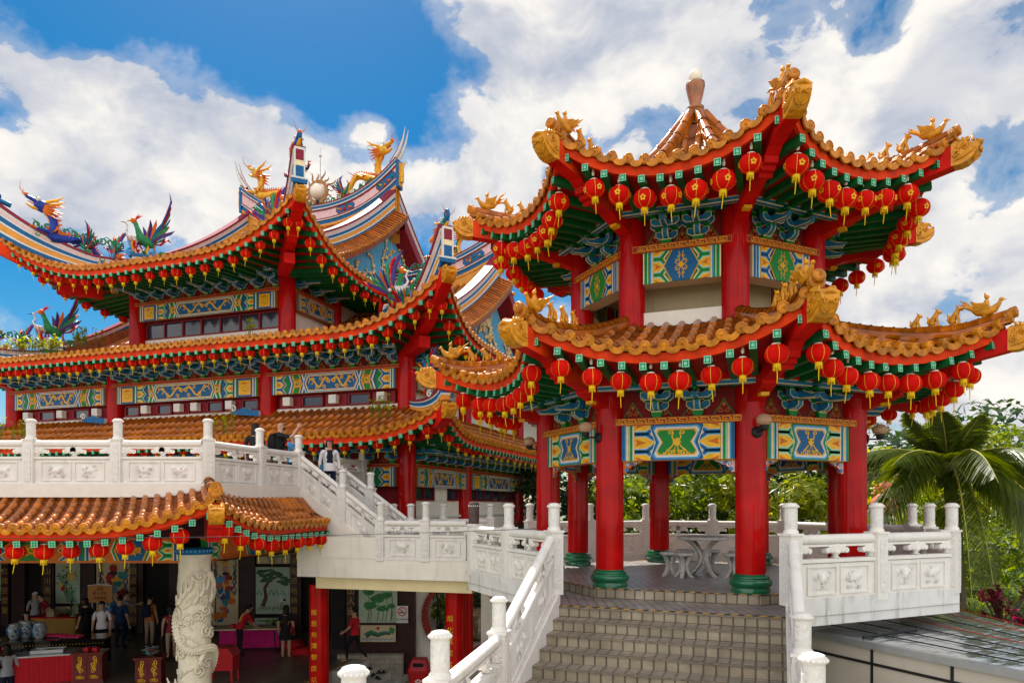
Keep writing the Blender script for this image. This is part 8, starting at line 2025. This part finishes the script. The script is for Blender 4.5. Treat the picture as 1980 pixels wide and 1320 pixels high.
# coconut palm
pl = V((PX(1843, 17.5), 17.5, GZ)); t = thing('coconut_palm', 'coconut palm with drooping fronds and green coconuts beside the pavilion', 'palm', pl)
cr = V((pl.x-.12, pl.y, 2.25)); mb = MB(); n = 26; mb.tube([pl.lerp(cr, i/n)+V((.18*sin(i/n*pi), 0, 0)) for i in range(n+1)], [(.20-.06*i/n)*(1.06 if i % 2 else 1) for i in range(n+1)], 12, 'palm_bark'); mb.build('trunk', t)
rnd = random.Random(12)
def frond(az, el, L, droop, tw):
    mb = MB(); pts = []; K = 16; d = V((cos(az), sin(az), 0))
    for i in range(K+1):
        u = i/K; pts.append(cr+d*(L*u*cos(el)*(1-.18*droop*u))+EZ*(L*u*sin(el)-droop*L*u**2.0*.85+.05))
    mb.tube(pts, [.035*(1-.85*i/K) for i in range(K+1)], 5, 'palm_rib')
    for i in range(84):
        u = .08+.90*i/83; f = u*K; j = min(int(f), K-1); p = pts[j].lerp(pts[j+1], f-j); ax = (pts[j+1]-pts[j]).normalized(); s0 = ax.cross(EZ); s0 = s0.normalized() if s0.length > .05 else V((-d.y, d.x, 0))
        ll = L*.30*(sin(pi*min(1, u*.92+.12)))**.6
        for s in (-1, 1):
            dr = (s0*s*.75+ax*.62-EZ*(.08+.28*rnd.random()+.10*droop)).normalized(); w = ax*.018+EZ*.006
            a = p; m_ = p+dr*ll*.5-EZ*.02*ll; e = p+dr*ll-EZ*(.22*ll)+ax*.05*rnd.uniform(-1, 1)
            mb.poly([a-w, m_-w*1.3, m_+w*1.3, a+w], 'palm_leaf'); mb.poly([m_-w*1.3, e, m_+w*1.3], 'palm_leaf')
    mb.build('frond', t)
for k in range(27):
    ring = k % 3; frond(k*2.39996+.3, [1.0, .50, .02][ring]+rnd.uniform(-.12, .12), [1.9, 3.0, 3.4][ring]*rnd.uniform(.92, 1.1), [.24, .72, 1.10][ring]*rnd.uniform(.85, 1.15), 0)
for az_, el_, L_f, dr_ in ((-1.15, .1, 3.3, 1.15), (-.75, .25, 3.3, 1.0), (-1.75, .0, 3.0, 1.2), (-.35, .35, 3.3, .8), (-2.6, .45, 3.0, .55), (3.0, .3, 3.1, .6)): frond(az_, el_, L_f, dr_, 0)
for k in range(11):
    a = k*.57; p = cr+V((.20*cos(a), .20*sin(a)-.05, -.18-.12*(k % 3))); mb = MB(); mb.ball(p, .105, 'coconut', 9, 7, (1, 1, 1.2)); mb.build('coconut', t)
mb = MB()
for k in range(9): a = k*.7; mb.tube([cr-EZ*.1, cr+V((.3*cos(a), .3*sin(a), .05)), cr+V((.55*cos(a), .55*sin(a), -.25))], [.03, .025, .006], 5, 'palm_rib')
mb.build('flower_stalk', t)
# red-leaved cordyline shrub
def cordyline(px, y, z, lab, S=1.0, seed=1):
    p = V((PX(px, y), y, z)); t = thing('cordyline_shrub', lab, 'shrub', p, 'red-leaved shrubs by the palm'); rnd = random.Random(seed); mb = MB(); lf = MB()
    for k in range(16):
        a = rnd.uniform(0, 6.28); e = p+V((cos(a)*rnd.uniform(.1, .75)*S, sin(a)*rnd.uniform(.1, .6)*S, rnd.uniform(.6, 1.7)*S)); mb.tube([p, p.lerp(e, .5)+EZ*.1, e], [.03, .022, .015], 5, 'bark')
        for q in range(22):
            b = q*2.4; el = rnd.uniform(.1, 1.3); d = V((cos(b)*cos(el), sin(b)*cos(el), sin(el))); s = d.cross(EZ).normalized(); L = rnd.uniform(.22, .38)*S; o = e-EZ*rnd.uniform(0, .25)
            lf.poly([o, o+d*L*.5+s*.035, o+d*L-EZ*.08, o+d*L*.5-s*.035], 'cordyline_leaf' if rnd.random() < .8 else 'foliage_dark')
    mb.build('stem', t); lf.build('leaves', t)
cordyline(1942, 15.0, -1.75, 'red and green cordyline shrub beside the metal canopy', .75, 3); cordyline(1985, 14.2, -1.85, 'red cordyline shrub cut by the frame edge past the canopy', .7, 4)
mb = MB(); mb.poly([V((7.4, 11.5, -2.3)), V((24, 11.5, -2.3)), V((24, 22, -.5)), V((8.5, 22, -.5))], 'lawn'); setp(mb.build('garden_bank'), kind='structure')
g_ = MB(); rnd = random.Random(77)
for k in range(6000):
    y_ = rnd.uniform(11.6, 20); p = V((rnd.uniform(8.4, 16), y_, -2.3+1.8*(y_-11.5)/10.5)); a = rnd.uniform(0, 6.28); d = V((cos(a), sin(a), 0)); h = rnd.uniform(.08, .2); g_.poly([p-d*.012, p+d*.012, p+V((rnd.gauss(0, .04), rnd.gauss(0, .04), h))], 'foliage_yellow')
setp(g_.build('grass'), 'short green grass on the bank beyond the canopy', None, None, 'stuff')
# big red gourd lantern beyond the column
c = V((PX(1712, 21), 21, 1.309-(968-975)*21/1355.7)); t = thing('gourd_ornament', 'large pinkish red gourd ornament seen past the pavilion column', 'ornament', c)
mb = MB(); mb.lathe(c, [(.02, -.45), (.28, -.40), (.42, -.18), (.40, .02), (.24, .18), (.16, .24), (.23, .34), (.20, .48), (.06, .58), (.001, .62)], 20, 'lantern_pale'); mb.build('gourd', t); mb = MB()
rnd = random.Random(2)
for k in range(60): a = rnd.uniform(0, 6.28); z = rnd.uniform(-.35, .45); mb.ball(c+V((.40*cos(a)*(1-.6*abs(z)), .40*sin(a)*(1-.6*abs(z)), z)), .04, rnd.choice(['paint_pink', 'plastic_red', 'gold']), 5, 4)
mb.build('flower_trim', t); mb = MB(); mb.tube([c-EZ*.4, V((c.x, c.y, GZ))], .05, 6, 'bark'); mb.build('pole', t)
# metal canopy below the platform
A_, B_ = V((4.10, 10.25, -.46)), V((5.98, 6.35, -.46)); D_, C_ = V((7.35, 8.1, -.46)), V((7.55, 12.2, -.46))
CAN = thing('metal_canopy', 'grey metal canopy roof with red seams and panelled fascia beside the stairs', 'canopy', A_)
def met():
    m = bpy.data.materials.new('sheet_metal'); m.use_nodes = True; nt = m.node_tree; N = nt.nodes; L = nt.links; b = N['Principled BSDF']; b.inputs['Metallic'].default_value = .85; b.inputs['Roughness'].default_value = .16
    tc = N.new('ShaderNodeTexCoord'); mp = N.new('ShaderNodeMapping'); L.new(tc.outputs['Object'], mp.inputs[0]); mp.inputs['Rotation'].default_value = (0, 0, 1.12); mp.inputs['Scale'].default_value = (.5, 3, 1)
    n = N.new('ShaderNodeTexNoise'); n.inputs['Scale'].default_value = 1.6; n.inputs['Detail'].default_value = 5; L.new(mp.outputs[0], n.inputs['Vector'])
    r = N.new('ShaderNodeMix'); r.data_type = 'RGBA'; r.inputs[6].default_value = (.38, .42, .44, 1); r.inputs[7].default_value = (.80, .83, .82, 1); L.new(n.outputs['Fac'], r.inputs[0]); L.new(r.outputs[2], b.inputs['Base Color'])
    bp = N.new('ShaderNodeBump'); bp.inputs['Strength'].default_value = .5; bp.inputs['Distance'].default_value = .08; L.new(n.outputs['Fac'], bp.inputs['Height']); L.new(bp.outputs[0], b.inputs['Normal']); MATS['sheet_metal'] = m
met()
mb = MB(); N_ = 7
def CP(u, v, dz=0): return A_.lerp(B_, u).lerp(C_.lerp(D_, u), v)+EZ*(dz+.05*sin(v*pi*N_)**2*0)
g = [[CP(u/12, v/28, -.015*cos(v/28*N_*2*pi)) for u in range(13)] for v in range(29)]; mb.grid(g, 'sheet_metal', True); g = [[CP(u/12, v/28, -.06) for u in range(13)] for v in range(29)]; mb.grid(g, 'metal_grey', False); roofc = mb.build('roof_sheet', CAN)
for i in range(1, N_+1):
    mb = MB(); v = i/N_-.02; pts = [CP(u/10, v, .022) for u in range(11)]; mb.tube(pts, .008, 5, 'seam_red' if i in (4, 6, 7) else 'black_iron'); mb.build('seam', CAN)
d = (B_-A_).normalized(); nn = V((d.y, -d.x, 0)); nn = nn if nn.dot(V((-1, -1, 0))) > 0 else -nn
mb = MB(); L_ = (B_-A_).length; mid = (A_+B_)/2; mid.z = 0
mb.box(mid+EZ*-.51, (L_, .10, .09), 'metal_grey', (d, nn, EZ)); mb.build('gutter', CAN)
mb = MB(); mb.box(mid-nn*.03+EZ*-2.26, (L_, .06, 3.4), 'fascia_panel', (d, nn, EZ)); mb.build('fascia_panel', CAN)
for z in (-.75, -1.5): mb = MB(); mb.box(mid+nn*.004+EZ*(z+.0), (L_, .02, .035), 'black_iron', (d, nn, EZ)); mb.build('joint_strip', CAN)
for u in (.30, .54, .80): mb = MB(); p = A_.lerp(B_, u); mb.box(p+nn*.003+EZ*-1.2, (.035, .018, 2.2), 'black_iron', (d, nn, EZ)); mb.build('joint_strip', CAN)
mb = MB(); 
for u in (.27,): p = CP(u, .0, .03); mb.tube([p, CP(u+.02, .35, .03)], .02, 5, 'black_iron'); mb.tube([p-EZ*.02, p-EZ*.13], .01, 4, 'black_iron')
mb.build('stay_bar', CAN)
# rocks, bonsai, paving in the garden under the walkway
g2 = MB(); g2.poly([V((PX(860, 21.5), 21.5, -3.6)), V((PX(1060, 21.5), 21.5, -3.6)), V((PX(1060, 30), 32, -3.6)), V((PX(800, 30), 32, -3.6))], 'court_tile'); g2.poly([V((PX(860, 21.5), 21.5, -3.6)), V((PX(1060, 21.5), 21.5, -3.6)), V((PX(1060, 21.5), 21.5, -4.2)), V((PX(860, 21.5), 21.5, -4.2))], 'court_tile'); setp(g2.build('paving'), kind='structure')
mb = MB()
for k in range(3): p = V((PX(935, 21.2), 21.3-.3*k, -3.75-.15*k)); mb.box(p, (2.6, .3, .15), 'concrete'); mb.box(p+V((0, -.152, -.06)), (2.6, .006, .1), 'court_tile')
setp(mb.build('garden_steps', None, None, (PX(935, 21.2), 21.3, -3.75)), 'short tiled steps up to the rock garden under the walkway', 'steps')
def rock(px, y, z, r, lab, seed):
    p = V((PX(px, y), y, z)); t = None; rnd = random.Random(seed); mb = MB()
    for q in range(3):
        c = p+V((rnd.uniform(-.5, .5)*r, rnd.uniform(-.3, .3)*r, r*(.4+.35*q))); rows = []
        for i in range(11):
            th = -pi/2+pi*i/10; rows.append([c+V((cos(th)*cos(2*pi*k/16), cos(th)*sin(2*pi*k/16), sin(th)*1.1))*r*.6*(1+.55*mnoise.noise(V((cos(th)*cos(2*pi*k/16), cos(th)*sin(2*pi*k/16), sin(th)))*1.7+c*3)) for k in range(16)])
        mb.grid(rows, 'garden_rock', False, closed=True)
    o = mb.build('garden_rock', None, None, p); setp(o, lab, 'rock', 'rocks of the rock garden'); return o
rock(915, 26, -3.6, .75, 'broad tan rock beside the red column in the rock garden', 1); rock(940, 25.4, -3.6, .6, 'low brown rock in front of the upright rocks', 2); rock(955, 27.5, -3.2, .95, 'tall upright rock at the back of the rock garden', 3); rock(930, 28, -3.0, 1.0, 'tall pale upright rock behind the bonsai', 4); rock(968, 25.2, -3.6, .5, 'small dark rock at the end of the rock garden', 5)
tree('bonsai_pine', 'small dark pine growing among the garden rocks', (PX(914, 25.6), 25.6, -3.2), 2.3, .55, 61, 'foliage_dark', 1500, .07, th=.5)
tree('garden_shrub', 'round dark green shrub on the tan garden rock', (PX(935, 25.9), 25.9, -3.0), 1.2, .6, 62, 'foliage_dark', 1400, .07, th=.2, cat='shrub')
tree('garden_shrub', 'leafy shrub seen through the moon gate', (PX(850, 25), 25, GZ+.4), 2.4, .6, 63, 'foliage', 1500, .09, th=.4, cat='shrub')
mb = MB(); mb.box((PX(900, 31), 31, -2.0), (9, .2, 3.6), 'wall_cream'); setp(mb.build('garden_wall', None, None, (PX(900, 31), 31, -3.8)), 'pale plastered garden wall behind the rocks', 'wall')
# weeds on the temple roofs
def weeds(px, py, y, w, n, lab, seed):
    p = at(px, py, y); rnd = random.Random(seed); mb = MB()
    for k in range(n):
        c = p+V((rnd.uniform(-w, w), rnd.uniform(-.2, .2), 0)); h = rnd.uniform(.1, .5)
        for q in range(5):
            a = rnd.uniform(0, 6.28); d = V((cos(a), sin(a), rnd.uniform(.1, .9))).normalized(); o = c+EZ*h*rnd.random(); s = d.cross(EZ).normalized(); L = rnd.uniform(.08, .16); mb.poly([o, o+d*L*.5+s*L*.3, o+d*L, o+d*L*.5-s*L*.3], 'foliage_yellow')
        mb.tube([c-EZ*.15, c+EZ*h], [.008, .004], 4, 'foliage')
    o = mb.build('roof_weed', None, None, p); setp(o, lab, 'plant', 'weeds on the temple roofs')
weeds(60, 675, 23.6, 1.0, 90, 'weedy bushes growing on the middle roof near the far pedestal', 1); weeds(170, 660, 23.2, .45, 30, 'weed tuft on the middle roof before the tower column', 2)
weeds(485, 640, 20.6, .12, 8, 'tiny weed tuft on the middle roof below the tower windows', 3); weeds(430, 828, 18.7, .3, 14, 'weed tuft on the skirt roof above the balustrade', 4); weeds(735, 795, 17.6, .25, 16, 'weed tuft on the skirt roof near its upturned corner', 5); weeds(20, 842, 21.0, .5, 20, 'weed tuft on the skirt roof at the frame edge', 6)
# overhead cable
mb = MB(); P0, P1 = V((-14, 11.4, .86)), V((.35, 10.4, .95)); mb.tube([P0.lerp(P1, i/20)-EZ*(.12*4*(i/20)*(1-i/20)) for i in range(21)], .006, 5, 'black_iron'); setp(mb.build('overhead_cable', None, None, P1), 'thin black cable slung across the hall roof to the post', 'cable')
# ground
g = MB(); g.poly([(-600, -100, GZ), (600, -100, GZ), (600, 900, GZ), (-600, 900, GZ)], 'ground_mix'); setp(g.build('ground'), kind='structure')
